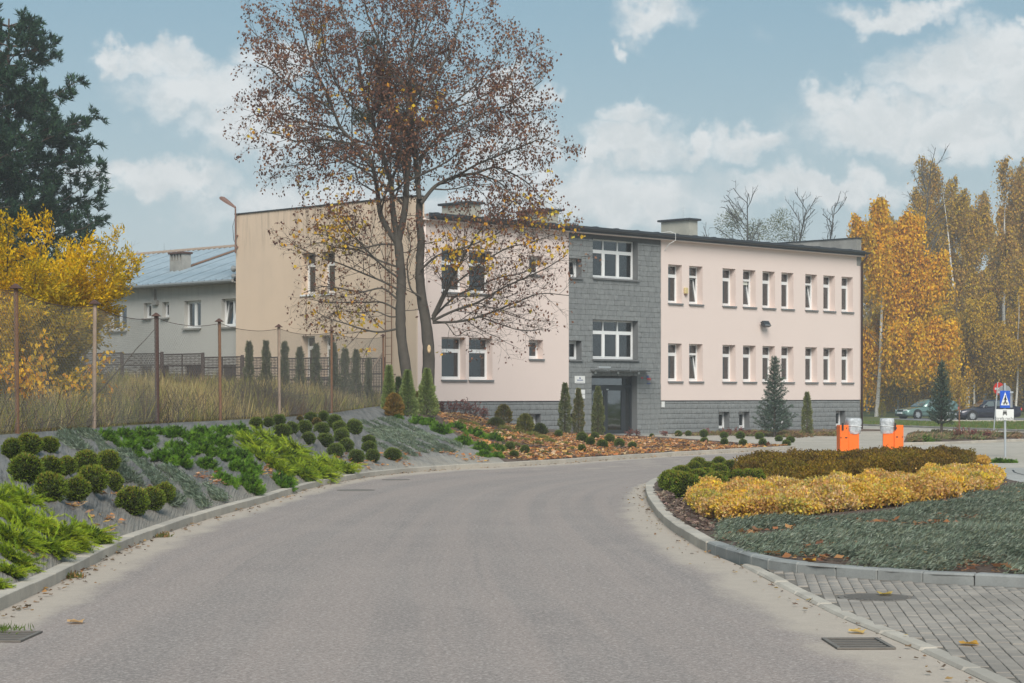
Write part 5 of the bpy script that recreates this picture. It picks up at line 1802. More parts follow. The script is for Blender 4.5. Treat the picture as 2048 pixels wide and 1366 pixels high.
birches = [(dull_a, 1870, 196, 1.0, 'tall thinning brown-gold birch just behind the green estate car'), (dull_b, 1935, 188, 1.02, 'tall birch with bare grey top behind the gap between the two parked cars'),
           (dull_a, 2005, 192, 1.0, 'tallest brown-gold birch, rising behind the road signs'), (dull_b, 1820, 215, .95, 'narrow birch showing a pale trunk between golden birch and tall brown birches'),
           (dull_a, 2075, 200, 1.0, 'brown-gold birch cut by the edge of the picture behind the road signs'), (dull_b, 1975, 232, 1.1, 'hazy birch far back between the two tallest birches'), (dull_a, 1790, 225, .86, 'hazy birch just behind the bright golden birch'), (dull_b, 1845, 240, 1.0, 'hazy far birch left of the tall thinning birch'), (dull_a, 2040, 238, 1.06, 'hazy far birch directly above the crossing sign'), (dull_a, 1968, 206, .92, 'broad brown-gold birch filling the gap above the dark saloon car')]
for i, (ms, px, D, s, lab) in enumerate(birches):
    x, y = px_xy(px, D); plant_tree('birch_tree', ms, TN, x, y, s, 1.1 * i, lab, 'tree', 'birches behind the parking strip')
low = [(1795, 182, .82, 'low spreading golden-olive tree between the white birch trunk and the green car'), (1868, 178, .95, 'low golden-olive tree directly behind the roof of the green estate car'),
       (1948, 176, .9, 'low golden-olive tree behind the dark saloon car'), (2030, 174, .95, 'low golden-olive tree behind the no-entry sign'), (1735, 205, .9, 'olive tree half hidden behind the right end of the office building')]
for i, (px, D, s, lab) in enumerate(low):
    x, y = px_xy(px, D); plant_tree('broadleaf_tree', oliv_a, TN, x, y, s, 2.0 * i + .5, lab, 'tree', 'low trees behind the parking strip')

def woodland():
    n = 60000
    x = RNG.uniform(25, 75, n); y = RNG.uniform(205, 250, n)
    hmax = 9 + 3.5 * np.sin(x * .5) + 2.5 * np.sin(x * 1.3 + y * .4)
    z = RNG.random(n) ** 1.1 * hmax
    P = np.stack([x, y, z], 1)
    c = pal(n, [(0.30, 0.20, 0.06), (0.38, 0.24, 0.045), (0.22, 0.15, 0.065), (0.45, 0.28, 0.04)], None, .2)
    v = sprays(P, unit(RNG.normal(0, .6, P.shape) + np.array([0, 0, -.6])), RNG.uniform(.3, .6, n), RNG.uniform(.09, .2, n), c, .4)
    tr = []
    for i in range(46):
        q = np.array([RNG.uniform(26, 70), RNG.uniform(200, 245), 0.0]); tr.append((bpath(q, (RNG.normal(0, .06), 0, 1), RNG.uniform(9, 16), 5, .04), np.linspace(.14, .04, 6)))
    tv = tubes(tr, 5)
    Fs = [v[1], tv[1] + len(v[0])]
    C = np.concatenate([v[2], np.tile([[0.12, 0.10, 0.085]], (len(tv[0]), 1))])
    o = link('woodland', mesh_np('woodland', np.concatenate([v[0], tv[0]]), Fs, MAT['foliage'], col=C))
    tag(o, 'hazy brown-gold wood closing the view behind the parked cars', 'woodland', None, 'stuff')
woodland()

# bare trees behind the roof ---------------------------------------------------
def bare_tree(px, ytop, D, label, spread, mist=()):
    x, y = px_xy(px, D); hgt = H + (HZ - ytop) / F * D
    (tr, rr), L1, L2, L3 = simple_tree(hgt, spread, 3, trunk_r=.26, t0=.35, up=.045, ang=(28, 60), sp=.022)
    L1 = [(q, np.maximum(r, .03)) for q, r in L1]; L2 = [(q, np.maximum(r, .016)) for q, r in L2]; L3 = [(q, np.maximum(r, .010)) for q, r in L3]
    root = empty('bare_tree', (x, y, 0), 0, label, 'tree', 'bare trees behind the office roof')
    link('trunk', mesh_np('trunk', *join_tubes(([(tr, rr)], 8)), MAT['bark_grey'], smooth=True), root)
    link('branches', mesh_np('branches', *join_tubes((L1, 5), (L2, 3), (L3, 3)), MAT['bark_grey']), root)
    for (dx, z, r) in mist:
        n = 420; c = np.array([dx, RNG.uniform(-.8, .8), z]); P = c + rand_unit(n) * (RNG.random((n, 1)) ** .45) * r
        v = sprays(P, unit(P - c + RNG.normal(0, .3, P.shape)), .22, .022, pal(n, [(0.075, 0.085, 0.05), (0.10, 0.105, 0.06), (0.13, 0.13, 0.06)]), .2)
        tag(link('mistletoe', mesh_np('mistletoe', v[0], v[1], MAT['needles'], col=v[2]), root), kind='stuff')
zz = lambda y, D: H + (HZ - y) / F * D
bare_tree(1480, 398, 150, 'bare tree full of dark mistletoe clumps beside the single chimney', 4.4, [(-.9, zz(450, 150), 1.0), (-.2, zz(470, 150), 1.3), (1.2, zz(458, 150), .8), (-.4, zz(435, 150), .7)])
bare_tree(1545, 408, 152, 'bare tree with mistletoe clumps nearest the rear parapet', 3.9, [(.6, zz(440, 152), .8), (-.8, zz(468, 152), 1.2), (.4, zz(460, 152), 1.0), (1.5, zz(472, 152), .9)])
bare_tree(1430, 466, 155, 'small bare treetop just right of the single chimney', 2.6)
bare_tree(1668, 405, 150, 'lone bare tree with open crooked branches beside the golden birch', 3.0)
bare_tree(1806, 320, 185, 'dead bare treetop at the edge of the brown-gold birches', 6.5)
for i, px in enumerate((232, 262, 300, 322, 245)):
    x, y = px_xy(px, 130 + 2 * i); hgt = zz(472 + 6 * (i % 3), 130)
    (tr, rr), L1, L2, L3 = simple_tree(hgt, 1.2, 2, trunk_r=.09, t0=.5, up=.16, ang=(15, 35))
    root = empty('bare_sapling', (x, y, 0), 0, f'thin bare treetop showing over the ridge of the metal roof, {ordinal((0, 2, 3, 4, 1)[i])} from the left', 'tree', 'bare saplings behind the metal roof')
    link('branches', mesh_np('branches', *join_tubes(([(tr, rr)], 5), (L1, 3), (L2, 3)), MAT['bark_grey']), root)

# pine -------------------------------------------------------------------------
def pine(px, D, ytop, label, seed, rmax):
    x, y = px_xy(px, D); g = 2.0; hgt = zz(ytop, D) - g
    root = empty('pine_tree', (x, y, g), 0, label, 'tree', 'dark pines behind the yellow tree')
    tr = bpath((0, 0, -.3), (0, 0, 1), hgt + .3, 9, .02, .02); rr = np.linspace(.24, .03, 10)
    L1, L2, L3 = [], [], []
    for zf in np.arange(.20, .985, .026):
        i = zf * 9; p = tr[int(i)] + (tr[min(int(i) + 1, 9)] - tr[int(i)]) * (i % 1)
        prof = np.interp(zf, [.2, .32, .45, .6, .75, .88, 1.0], [.8, 1.0, 1.0, .88, .76, .6, .28]) * rmax
        for a in range(5):
            az = RNG.uniform(0, 2 * np.pi); l = prof * RNG.uniform(.7, 1.1)
            q = bpath(p, (math.cos(az), math.sin(az), RNG.uniform(-.05, .3)), l, 6, .08, .035)
            r_ = np.linspace(.035, .008, 7); L1.append((q, r_))
            for b in sprout(q, r_, L2, .26, (30, 60), .30, 3, .1, .06, t0=.25, rmul=.6, lmin=.3, lmax=1.1):
                sprout(b[0], b[1], L3, .2, (25, 55), .3, 2, .1, .1, t0=.3, lmin=.18, lmax=.45)
    link('trunk', mesh_np('trunk', *join_tubes(([(tr, rr)], 9)), MAT['bark_pine'], smooth=True), root)
    link('branches', mesh_np('branches', *join_tubes((L1, 4), (L2, 3)), MAT['bark_pine']), root)
    ends = [(q[-1], q[-1] - q[-2]) for q, _ in L2 + L3] + [(q[-1], q[-1] - q[-2]) for q, _ in L1]
    P = np.array([e[0] for e in ends]); T = unit(np.array([e[1] for e in ends]))
    k = 26
    P2 = np.repeat(P, k, 0) + np.repeat(T, k, 0) * RNG.uniform(-.22, .05, (len(P) * k, 1)); T2 = unit(np.repeat(T, k, 0) * .8 + RNG.normal(0, .5, (len(P) * k, 3)) + np.array([0, 0, .35]))
    v = sprays(P2, T2, RNG.uniform(.17, .30, len(P2)), .020, pal(len(P2), [(0.018, 0.042, 0.028), (0.03, 0.062, 0.036), (0.045, 0.085, 0.042), (0.014, 0.03, 0.024)], [3, 3, 1.5, 2], .15), .2)
    link('crown', mesh_np('crown', v[0], v[1], MAT['needles'], col=v[2]), root)
    return root
pine(10, 78, 42, 'tall dark pine whose boughs reach out above the metal roof', 1, 4.2)
pine(-120, 74, 0, 'darkest pine, cut by the edge of the picture above the yellow tree', 2, 3.9)

# yellow feathery tree and maple sapling behind the fence ----------------------------
def yellow_tree():
    x, y = px_xy(4, 46); g = drop(x, y, 1.8)
    root = empty('feathery_tree', (x, y, g), 0, 'bushy yellow tree with fine upright twigs behind the wire fence', 'tree')
    L1, L2, L3 = [], [], []
    for a in range(62):
        az = RNG.uniform(0, 2 * np.pi); el = RNG.uniform(.5, 2.0)
        q = bpath((0, 0, -.2), (math.cos(az), math.sin(az), el), RNG.uniform(3.0, 4.7), 8, .07, .05)
        r = np.linspace(.045, .008, 9); L1.append((q, r))
        for b in sprout(q, r, L2, .2, (20, 55), .26, 4, .1, .05, t0=.15, rmul=.55, lmin=.4, lmax=1.3):
            sprout(b[0], b[1], L3, .13, (18, 45), .3, 2, .1, .04, t0=.15, lmin=.16, lmax=.5)
    link('stems', mesh_np('stems', *join_tubes((L1, 5), (L2, 3)), MAT['bark_twig']), root)
    P, T = [], []
    for q, _ in L3 + L2:
        for t in (0.0, .4, .8, 1.0):
            i = t * (len(q) - 1); a = min(int(i), len(q) - 2)
            P.append(q[a] + (q[a + 1] - q[a]) * (i - a)); T.append(q[-1] - q[0])
    P = np.repeat(np.array(P), 7, 0); T = np.repeat(unit(np.array(T)), 7, 0)
    keep = (P[:, 2] > .3); P, T = P[keep], T[keep]
    n = len(P)
    tone = np.sin(P[:, 0] * 1.7 + 2) * np.sin(P[:, 2] * 1.5 + P[:, 1])
    c1 = pal(n, [(0.60, 0.37, 0.008), (0.68, 0.44, 0.01), (0.50, 0.33, 0.01)]); c2 = pal(n, [(0.34, 0.25, 0.012), (0.42, 0.30, 0.012), (0.27, 0.20, 0.015)])
    w = (RNG.random(n) < np.clip(.55 + .6 * tone, .1, .95))[:, None]
    v = sprays(P + RNG.normal(0, .06, P.shape), unit(T + RNG.normal(0, .55, P.shape)), RNG.uniform(.06, .115, n), RNG.uniform(.015, .026, n), np.where(w, c1, c2), .3)
    link('crown', mesh_np('crown', v[0], v[1], MAT['foliage'], col=v[2]), root)
yellow_tree()

def sapling():
    x, y = px_xy(112, 41); g = drop(x, y, 1.6)
    root = empty('maple_sapling', (x, y, g), 0, 'young maple with hanging clusters of orange-yellow leaves behind the wire fence', 'tree')
    L1, L2 = [], []
    for a in range(15):
        az = RNG.uniform(0, 2 * np.pi)
        q = bpath((0, 0, -.1), (math.cos(az) * .8, math.sin(az) * .5, RNG.uniform(.6, 1.8)), RNG.uniform(1.0, 1.9), 7, .09, -.03); r = np.linspace(.022, .006, 8)
        L1.append((q, r)); sprout(q, r, L2, .2, (30, 60), .3, 3, .12, -.04, t0=.25, lmin=.25, lmax=.8)
    q = bpath((.5, 0, .2), (1, .1, 1.0), 2.3, 7, .07, -.02); L1.append((q, np.linspace(.02, .006, 8)))
    link('stems', mesh_np('stems', *join_tubes((L1, 5), (L2, 3)), MAT['bark_twig']), root)
    P = np.concatenate([q[1:] for q, _ in L2] + [q[3:] for q, _ in L1[:-1]]); P = np.repeat(P, 3, 0); P = P + RNG.normal(0, .08, P.shape)
    n = len(P)
    v = sprays(P, unit(RNG.normal(0, .5, P.shape) + np.array([0, 0, -.8])), RNG.uniform(.085, .14, n), RNG.uniform(.03, .05, n), pal(n, [(0.68, 0.36, 0.012), (0.75, 0.45, 0.02), (0.60, 0.27, 0.02), (0.50, 0.33, 0.04)]), .35)
    link('crown', mesh_np('crown', v[0], v[1], MAT['foliage'], col=v[2]), root)
sapling()
# ------------------------------------------------------------------ shrubs
def ball_meshes(cols, wts, top, n=1900, squash=.92, seedv=3):
    out = []
    for s in range(seedv):
        d = rand_unit(n)
        lump = 1 + .09 * np.sin(d[:, 0] * 4 + s * 1.7) * np.sin(d[:, 1] * 4.5 + 2 * s) + .04 * np.sin(d[:, 2] * 9 + s)
        P = d * (RNG.uniform(.80, .97, (n, 1)) * lump[:, None]) * np.array([1, 1, squash])
        D = unit(d + np.array([0, 0, .55]) + RNG.normal(0, .33, d.shape))
        c = pal(n, cols, wts, .2)
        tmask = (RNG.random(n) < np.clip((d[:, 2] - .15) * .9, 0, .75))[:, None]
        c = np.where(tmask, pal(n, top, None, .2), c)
        v1 = sprays(P, D, RNG.uniform(.10, .19, n), RNG.uniform(.022, .042, n), c, .3)
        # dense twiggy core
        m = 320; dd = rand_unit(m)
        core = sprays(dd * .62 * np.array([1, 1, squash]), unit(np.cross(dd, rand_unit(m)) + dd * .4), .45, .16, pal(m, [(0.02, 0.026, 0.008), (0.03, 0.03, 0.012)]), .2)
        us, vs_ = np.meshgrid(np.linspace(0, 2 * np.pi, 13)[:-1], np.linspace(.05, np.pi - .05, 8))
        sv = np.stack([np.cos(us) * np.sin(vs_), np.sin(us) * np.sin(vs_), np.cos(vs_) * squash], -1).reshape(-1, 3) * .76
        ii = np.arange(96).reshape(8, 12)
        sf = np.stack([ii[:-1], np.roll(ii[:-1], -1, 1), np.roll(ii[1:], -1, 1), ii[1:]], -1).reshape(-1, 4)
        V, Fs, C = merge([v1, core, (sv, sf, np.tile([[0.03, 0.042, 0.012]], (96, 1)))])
        V = V + np.array([0, 0, squash * .93])
        out.append(mesh_np('foliage', V, Fs, MAT['needles'], col=C))
    return out
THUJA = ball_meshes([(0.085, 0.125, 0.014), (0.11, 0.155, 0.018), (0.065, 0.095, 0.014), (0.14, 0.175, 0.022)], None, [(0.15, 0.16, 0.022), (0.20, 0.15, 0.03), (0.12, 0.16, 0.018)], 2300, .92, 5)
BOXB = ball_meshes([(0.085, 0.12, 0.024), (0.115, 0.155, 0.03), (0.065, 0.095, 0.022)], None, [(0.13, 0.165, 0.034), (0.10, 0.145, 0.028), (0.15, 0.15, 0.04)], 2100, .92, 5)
BROWNB = ball_meshes([(0.13, 0.085, 0.03), (0.17, 0.11, 0.035), (0.09, 0.075, 0.025)], None, [(0.20, 0.13, 0.035), (0.16, 0.12, 0.03)], 1300, .92, 1)
stem_me = MB().tube([(0, 0, -.15), (.02, 0, .45)], .06, 6).mesh('stem', MAT['bark_twig'])

def shrub(name, meshes, px, cy, rpx, label, cat='shrub', group=None, i=0, sq=1.0, sink=.12, wide=1.0):
    """a shrub centred at a pixel: its foot is where the ray under its lower edge meets the ground"""
    p = on_ground(px, cy + rpx * .72)
    r = rpx / F * p[1]
    o = empty(name, (p[0], p[1] + r * .35, drop(p[0], p[1] + r * .35, p[2]) - r * sink), RNG.uniform(0, 6.28), label, cat, group)
    o.scale = (r * wide * RNG.uniform(.9, 1.12), r * wide * RNG.uniform(.9, 1.12), r * sq * RNG.uniform(.88, 1.08))
    link('foliage', meshes[i % len(meshes)], o); link('stem', stem_me, o)
    return o

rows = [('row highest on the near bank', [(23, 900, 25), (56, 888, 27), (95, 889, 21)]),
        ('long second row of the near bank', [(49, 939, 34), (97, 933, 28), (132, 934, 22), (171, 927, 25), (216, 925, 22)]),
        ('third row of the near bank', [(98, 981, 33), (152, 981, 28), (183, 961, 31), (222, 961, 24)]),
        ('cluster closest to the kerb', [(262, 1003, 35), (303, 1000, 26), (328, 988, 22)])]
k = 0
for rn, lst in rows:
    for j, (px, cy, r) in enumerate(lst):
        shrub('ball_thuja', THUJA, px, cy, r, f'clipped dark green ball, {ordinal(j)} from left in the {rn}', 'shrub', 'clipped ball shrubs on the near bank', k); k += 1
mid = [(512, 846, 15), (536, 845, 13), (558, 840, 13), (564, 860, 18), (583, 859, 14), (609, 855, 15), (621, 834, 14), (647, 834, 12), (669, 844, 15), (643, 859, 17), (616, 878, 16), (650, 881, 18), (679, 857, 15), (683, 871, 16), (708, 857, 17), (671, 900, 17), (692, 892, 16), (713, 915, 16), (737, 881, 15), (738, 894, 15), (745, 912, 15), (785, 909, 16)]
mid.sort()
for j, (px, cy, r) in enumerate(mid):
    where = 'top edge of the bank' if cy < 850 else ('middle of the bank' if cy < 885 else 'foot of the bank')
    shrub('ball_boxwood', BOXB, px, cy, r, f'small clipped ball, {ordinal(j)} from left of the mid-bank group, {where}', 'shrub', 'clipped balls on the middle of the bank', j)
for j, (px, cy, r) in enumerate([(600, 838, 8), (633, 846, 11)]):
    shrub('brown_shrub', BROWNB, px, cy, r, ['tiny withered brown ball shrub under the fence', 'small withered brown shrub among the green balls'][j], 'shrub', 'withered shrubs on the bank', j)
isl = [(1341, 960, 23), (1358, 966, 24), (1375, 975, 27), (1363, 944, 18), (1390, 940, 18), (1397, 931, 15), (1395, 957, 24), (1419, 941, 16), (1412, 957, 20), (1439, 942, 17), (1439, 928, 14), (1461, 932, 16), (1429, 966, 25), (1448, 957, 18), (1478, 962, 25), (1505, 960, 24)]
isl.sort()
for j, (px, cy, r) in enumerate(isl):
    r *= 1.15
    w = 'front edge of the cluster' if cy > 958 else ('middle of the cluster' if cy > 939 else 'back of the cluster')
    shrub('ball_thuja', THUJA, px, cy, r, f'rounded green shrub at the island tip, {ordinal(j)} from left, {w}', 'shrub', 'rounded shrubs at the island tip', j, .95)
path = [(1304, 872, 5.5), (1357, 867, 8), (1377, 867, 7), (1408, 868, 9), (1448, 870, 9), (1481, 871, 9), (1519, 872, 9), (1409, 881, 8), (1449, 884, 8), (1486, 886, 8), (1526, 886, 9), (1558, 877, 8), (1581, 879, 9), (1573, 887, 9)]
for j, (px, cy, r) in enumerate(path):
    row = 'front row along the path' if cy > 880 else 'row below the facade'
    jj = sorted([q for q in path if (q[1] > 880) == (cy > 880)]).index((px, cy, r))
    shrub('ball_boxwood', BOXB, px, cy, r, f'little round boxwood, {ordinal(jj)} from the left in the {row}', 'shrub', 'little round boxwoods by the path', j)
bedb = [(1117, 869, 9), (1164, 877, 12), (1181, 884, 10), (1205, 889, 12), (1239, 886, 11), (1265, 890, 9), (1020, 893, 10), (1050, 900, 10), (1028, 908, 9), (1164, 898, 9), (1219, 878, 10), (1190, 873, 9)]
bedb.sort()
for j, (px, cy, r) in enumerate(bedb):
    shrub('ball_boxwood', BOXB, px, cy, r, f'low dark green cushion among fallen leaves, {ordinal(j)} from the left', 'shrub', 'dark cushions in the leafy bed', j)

# mugo pines -------------------------------------------------------------------
def mugo_meshes(nv=3, cols=((0.075, 0.155, 0.014), (0.105, 0.20, 0.02), (0.05, 0.11, 0.012), (0.14, 0.24, 0.025))):
    out = []
    for s in range(nv):
        n = 130
        d = rand_unit(n); d[:, 2] = np.abs(d[:, 2]) * .9 + .02; d = unit(d)
        rr = RNG.uniform(.55, .95, (n, 1)) * (1 + .18 * np.sin(d[:, :1] * 4 + s) * np.sin(d[:, 1:2] * 4))
        base = d * rr * np.array([1, 1, .78])
        ax = unit(d + np.array([0, 0, .7]))
        k = 34
        P = np.repeat(base, k, 0) + np.repeat(ax, k, 0) * RNG.uniform(-.22, .06, (n * k, 1)); D = unit(np.repeat(ax, k, 0) + RNG.normal(0, .55, (n * k, 3)))
        sh = np.repeat(pal(n, cols, None, .12), k, 0) * (1 + RNG.uniform(-.15, .15, (n * k, 1)))
        v = sprays(P, D, RNG.uniform(.14, .26, len(P)), .011, sh, .2)
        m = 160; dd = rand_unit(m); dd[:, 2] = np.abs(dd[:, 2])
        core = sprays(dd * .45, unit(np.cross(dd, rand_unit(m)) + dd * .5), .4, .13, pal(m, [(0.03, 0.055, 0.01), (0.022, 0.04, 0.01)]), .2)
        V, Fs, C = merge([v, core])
        out.append(mesh_np('foliage', V, Fs, MAT['needles'], col=C))
    return out
MUGO = mugo_meshes()
def spread_meshes(nv=3, cols=((0.15, 0.205, 0.012), (0.20, 0.26, 0.016), (0.105, 0.155, 0.012), (0.25, 0.30, 0.022)), hh=.5):
    out = []
    for s in range(nv):
        Ps, Ds, Cs = [], [], []
        for b in range(130):
            az = RNG.uniform(0, 2 * np.pi); L = RNG.uniform(.45, 1.05); el = RNG.uniform(.05, .85)
            q = bpath((RNG.normal(0, .12), RNG.normal(0, .12), .05), (math.cos(az), math.sin(az), el * hh * 1.6), L, 7, .08, -.035)
            tcol = pal(1, cols, None, .15)[0]
            for t in np.linspace(.2, 1, 20):
                i = t * 7; a = min(int(i), 6); p = q[a] + (q[a + 1] - q[a]) * (i - a); tg = q[a + 1] - q[a]
                for r_ in range(4):
                    Ps.append(p); Ds.append(unit(tg) * .9 + RNG.normal(0, .32, 3) + np.array([0, 0, .30])); Cs.append(tcol * RNG.uniform(.75, 1.2) * (.8 + .3 * t))
        v = sprays(np.array(Ps), np.array(Ds), RNG.uniform(.08, .20, len(Ps)), RNG.uniform(.006, .011, len(Ps)), np.array(Cs), .2)
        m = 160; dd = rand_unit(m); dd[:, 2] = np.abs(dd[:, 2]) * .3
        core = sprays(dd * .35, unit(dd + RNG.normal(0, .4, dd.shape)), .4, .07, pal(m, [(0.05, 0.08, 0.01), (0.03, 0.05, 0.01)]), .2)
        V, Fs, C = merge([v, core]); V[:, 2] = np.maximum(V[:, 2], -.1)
        out.append(mesh_np('foliage', V, Fs, MAT['needles'], col=C))
    return out
JUN = spread_meshes()

def cushion(name, meshes, px, cy, rpx, label, cat, group, i, sq=1.0, foot=.5):
    p = on_ground(px, cy + rpx * foot); r = rpx / F * p[1]
    x, y = p[0], p[1] + r * .3
    # lie with the slope
    e = .25; gx = (drop(x + e, y, p[2]) - drop(x - e, y, p[2])) / (2 * e); gy = (drop(x, y + e, p[2]) - drop(x, y - e, p[2])) / (2 * e)
    o = empty(name, (x, y, drop(x, y, p[2]) - .02), 0, label, cat, group)
    nrm = Vector((-max(-.5, min(.5, gx)), -max(-.5, min(.5, gy)), 1)).normalized()
    q = Vector((0, 0, 1)).rotation_difference(nrm) @ Matrix.Rotation(RNG.uniform(0, 6.28), 4, 'Z').to_quaternion()
    o.rotation_euler = q.to_euler(); o.scale = (r, r, r * sq)
    link('foliage', meshes[i % len(meshes)], o); link('stem', stem_me, o, None, None, (.5, .5, .3))
    return o
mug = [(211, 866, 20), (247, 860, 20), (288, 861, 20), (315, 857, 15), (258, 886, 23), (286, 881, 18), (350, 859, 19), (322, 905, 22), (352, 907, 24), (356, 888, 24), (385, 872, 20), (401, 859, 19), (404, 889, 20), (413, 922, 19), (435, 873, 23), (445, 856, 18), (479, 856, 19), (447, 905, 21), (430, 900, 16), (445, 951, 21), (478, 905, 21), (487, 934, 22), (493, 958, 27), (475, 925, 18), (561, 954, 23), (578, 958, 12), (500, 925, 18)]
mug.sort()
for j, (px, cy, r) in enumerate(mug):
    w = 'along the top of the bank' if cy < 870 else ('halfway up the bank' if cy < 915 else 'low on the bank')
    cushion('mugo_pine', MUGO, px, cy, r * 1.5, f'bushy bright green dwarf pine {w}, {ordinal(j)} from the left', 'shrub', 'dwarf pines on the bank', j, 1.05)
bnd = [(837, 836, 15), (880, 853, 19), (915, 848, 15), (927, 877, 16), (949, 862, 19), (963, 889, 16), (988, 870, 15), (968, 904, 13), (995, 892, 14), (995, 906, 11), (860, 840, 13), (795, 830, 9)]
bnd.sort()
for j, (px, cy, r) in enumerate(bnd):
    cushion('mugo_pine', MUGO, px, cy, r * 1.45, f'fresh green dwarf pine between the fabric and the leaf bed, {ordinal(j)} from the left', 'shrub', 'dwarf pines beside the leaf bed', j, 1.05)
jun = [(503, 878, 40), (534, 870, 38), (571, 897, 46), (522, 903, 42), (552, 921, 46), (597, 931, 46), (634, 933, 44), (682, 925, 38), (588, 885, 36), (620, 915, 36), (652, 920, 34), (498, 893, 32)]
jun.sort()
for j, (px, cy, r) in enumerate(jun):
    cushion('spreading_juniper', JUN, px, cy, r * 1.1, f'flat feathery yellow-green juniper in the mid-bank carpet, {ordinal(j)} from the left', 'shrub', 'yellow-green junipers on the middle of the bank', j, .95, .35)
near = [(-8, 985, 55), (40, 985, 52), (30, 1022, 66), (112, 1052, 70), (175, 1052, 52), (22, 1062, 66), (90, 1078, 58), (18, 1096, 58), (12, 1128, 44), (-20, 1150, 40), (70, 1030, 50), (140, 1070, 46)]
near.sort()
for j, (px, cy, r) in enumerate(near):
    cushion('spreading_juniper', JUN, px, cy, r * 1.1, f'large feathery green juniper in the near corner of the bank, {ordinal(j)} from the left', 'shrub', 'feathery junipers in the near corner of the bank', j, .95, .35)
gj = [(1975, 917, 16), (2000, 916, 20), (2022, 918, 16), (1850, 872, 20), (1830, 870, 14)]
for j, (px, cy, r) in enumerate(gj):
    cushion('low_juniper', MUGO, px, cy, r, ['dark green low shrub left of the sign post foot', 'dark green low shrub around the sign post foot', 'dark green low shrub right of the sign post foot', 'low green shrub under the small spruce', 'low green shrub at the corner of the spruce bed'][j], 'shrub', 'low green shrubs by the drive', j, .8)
# heather-like tufts in the leafy bed
def tuft_mesh(cols):
    n = 520; d = rand_unit(n); d[:, 2] = np.abs(d[:, 2]) + .1
    v = sprays(d * RNG.uniform(.1, .75, (n, 1)) * np.array([1, 1, .5]), unit(d + np.array([0, 0, .8]) + RNG.normal(0, .3, d.shape)), RNG.uniform(.2, .4, n), .03, pal(n, cols), .2)
    return mesh_np('foliage', v[0], v[1], MAT['foliage'], col=v[2])
TUF = [tuft_mesh([(0.12, 0.135, 0.03), (0.17, 0.17, 0.045), (0.20, 0.175, 0.06)]), tuft_mesh([(0.20, 0.21, 0.06), (0.14, 0.16, 0.04), (0.26, 0.22, 0.08)])]
spots = [(946, 842, 12), (985, 842, 11), (1010, 850, 12), (1040, 858, 13), (1066, 862, 14), (1085, 868, 12), (1100, 876, 12), (1075, 880, 12), (1050, 874, 10), (1020, 868, 12), (1000, 858, 11), (1130, 882, 11), (1110, 895, 10), (1145, 892, 9), (1090, 900, 9), (1060, 906, 9), (1135, 904, 9), (1030, 883, 10), (1195, 902, 8), (965, 852, 10), (925, 838, 10), (1240, 880, 8)]
spots.sort()
for j, (px, cy, r) in enumerate(spots):
    cushion('heather_tuft', TUF, px, cy, r * 1.6, f'yellow-green heather tuft in the leafy bed before the facade, {ordinal(j)} from the left', 'shrub', 'heather tufts in the leafy bed', j, .9)

# cones, columns, spruces ----------------------------------------------------------
def cone_mesh(n, prof, cols, L=(.08, .15), w=.02, up=.6, jag=.12):
    """prof list of (height fraction, radius)"""
    z = RNG.random(n) ** .85
    r = np.interp(z, [p[0] for p in prof], [p[1] for p in prof])
    az = RNG.uniform(0, 2 * np.pi, n)
    ph = RNG.uniform(0, 6.28, 4)
    lump = 1 + jag * np.sin(az * 2 + z * 17 + ph[0]) + jag * .8 * np.sin(az * 3 - z * 31 + ph[1]) + jag * .7 * np.sin(z * 26 + ph[2]) + jag * .5 * np.sin(az + z * 9 + ph[3])
    rr = r * lump * RNG.uniform(.62, 1.0, n) ** .6
    P = np.stack([rr * np.cos(az), rr * np.sin(az), z], 1)
    D = unit(np.stack([np.cos(az), np.sin(az), np.full(n, up)], 1) + RNG.normal(0, .35, (n, 3)))
    return P, D, pal(n, cols, None, .2)
def conifer(name, px, ytop, ybase, wpx, prof, cols, n, label, up=.6, jag=.12, group=None, Lr=(.03, .06), wd=.008, cat='conifer', D=None):
    p = on_ground(px, ybase) if D is None else U(px, ybase, D)
    if D is not None: p[2] = drop(p[0], p[1], p[2])
    h = H + (HZ - ytop) / F * p[1] - p[2]; r = wpx / 2 / F * p[1]
    o = empty(name, tuple(p), RNG.uniform(0, 6), label, cat, group)
    P, Dd, C = cone_mesh(n, prof, cols, up=up, jag=jag)
    P = P * np.array([r, r, h])
    s = math.sqrt(r * h)
    v = sprays(P, Dd, RNG.uniform(Lr[0], Lr[1], n) * 2.2, np.full(n, wd * 1.6), C, .25)
    link('foliage', mesh_np('foliage', v[0], v[1], MAT['needles'], col=v[2]), o)
    m = MB().tube([(0, 0, -.1), (0, 0, h * .93)], [.05, .008], 6).build('trunk', MAT['bark_twig'], o)
    return o
CONE = [(0, .85), (.08, 1), (.3, .85), (.6, .52), (.85, .22), (1, .03)]
ALB = [(0.18, 0.22, 0.075), (0.22, 0.26, 0.10), (0.13, 0.165, 0.055)]
conifer('dwarf_spruce', 778, 733, 822, 24, CONE, ALB, 5200, 'slim green cone-shaped conifer beside the last fence post', .6, .08, 'cone conifers under the maple')
conifer('dwarf_spruce', 815, 743, 832, 36, CONE, ALB, 6500, 'green cone-shaped conifer in front of the left maple trunk', .6, .08, 'cone conifers under the maple')
conifer('dwarf_spruce', 854, 740, 832, 42, CONE, ALB, 7000, 'green cone-shaped conifer in front of the right maple trunk', .6, .08, 'cone conifers under the maple')
OV = [(0, .8), (.25, 1), (.6, .85), (.9, .4), (1, .05)]
conifer('bronze_thuja', 788, 790, 833, 34, OV, [(0.17, 0.105, 0.03), (0.13, 0.10, 0.025), (0.22, 0.13, 0.03)], 3000, 'bronze-brown bush at the foot of the slim cone conifer', .9)
conifer('bronze_thuja', 834, 786, 825, 14, OV, [(0.20, 0.15, 0.03), (0.15, 0.14, 0.03)], 1200, 'small bronze bush between the two maple trunks', .9)
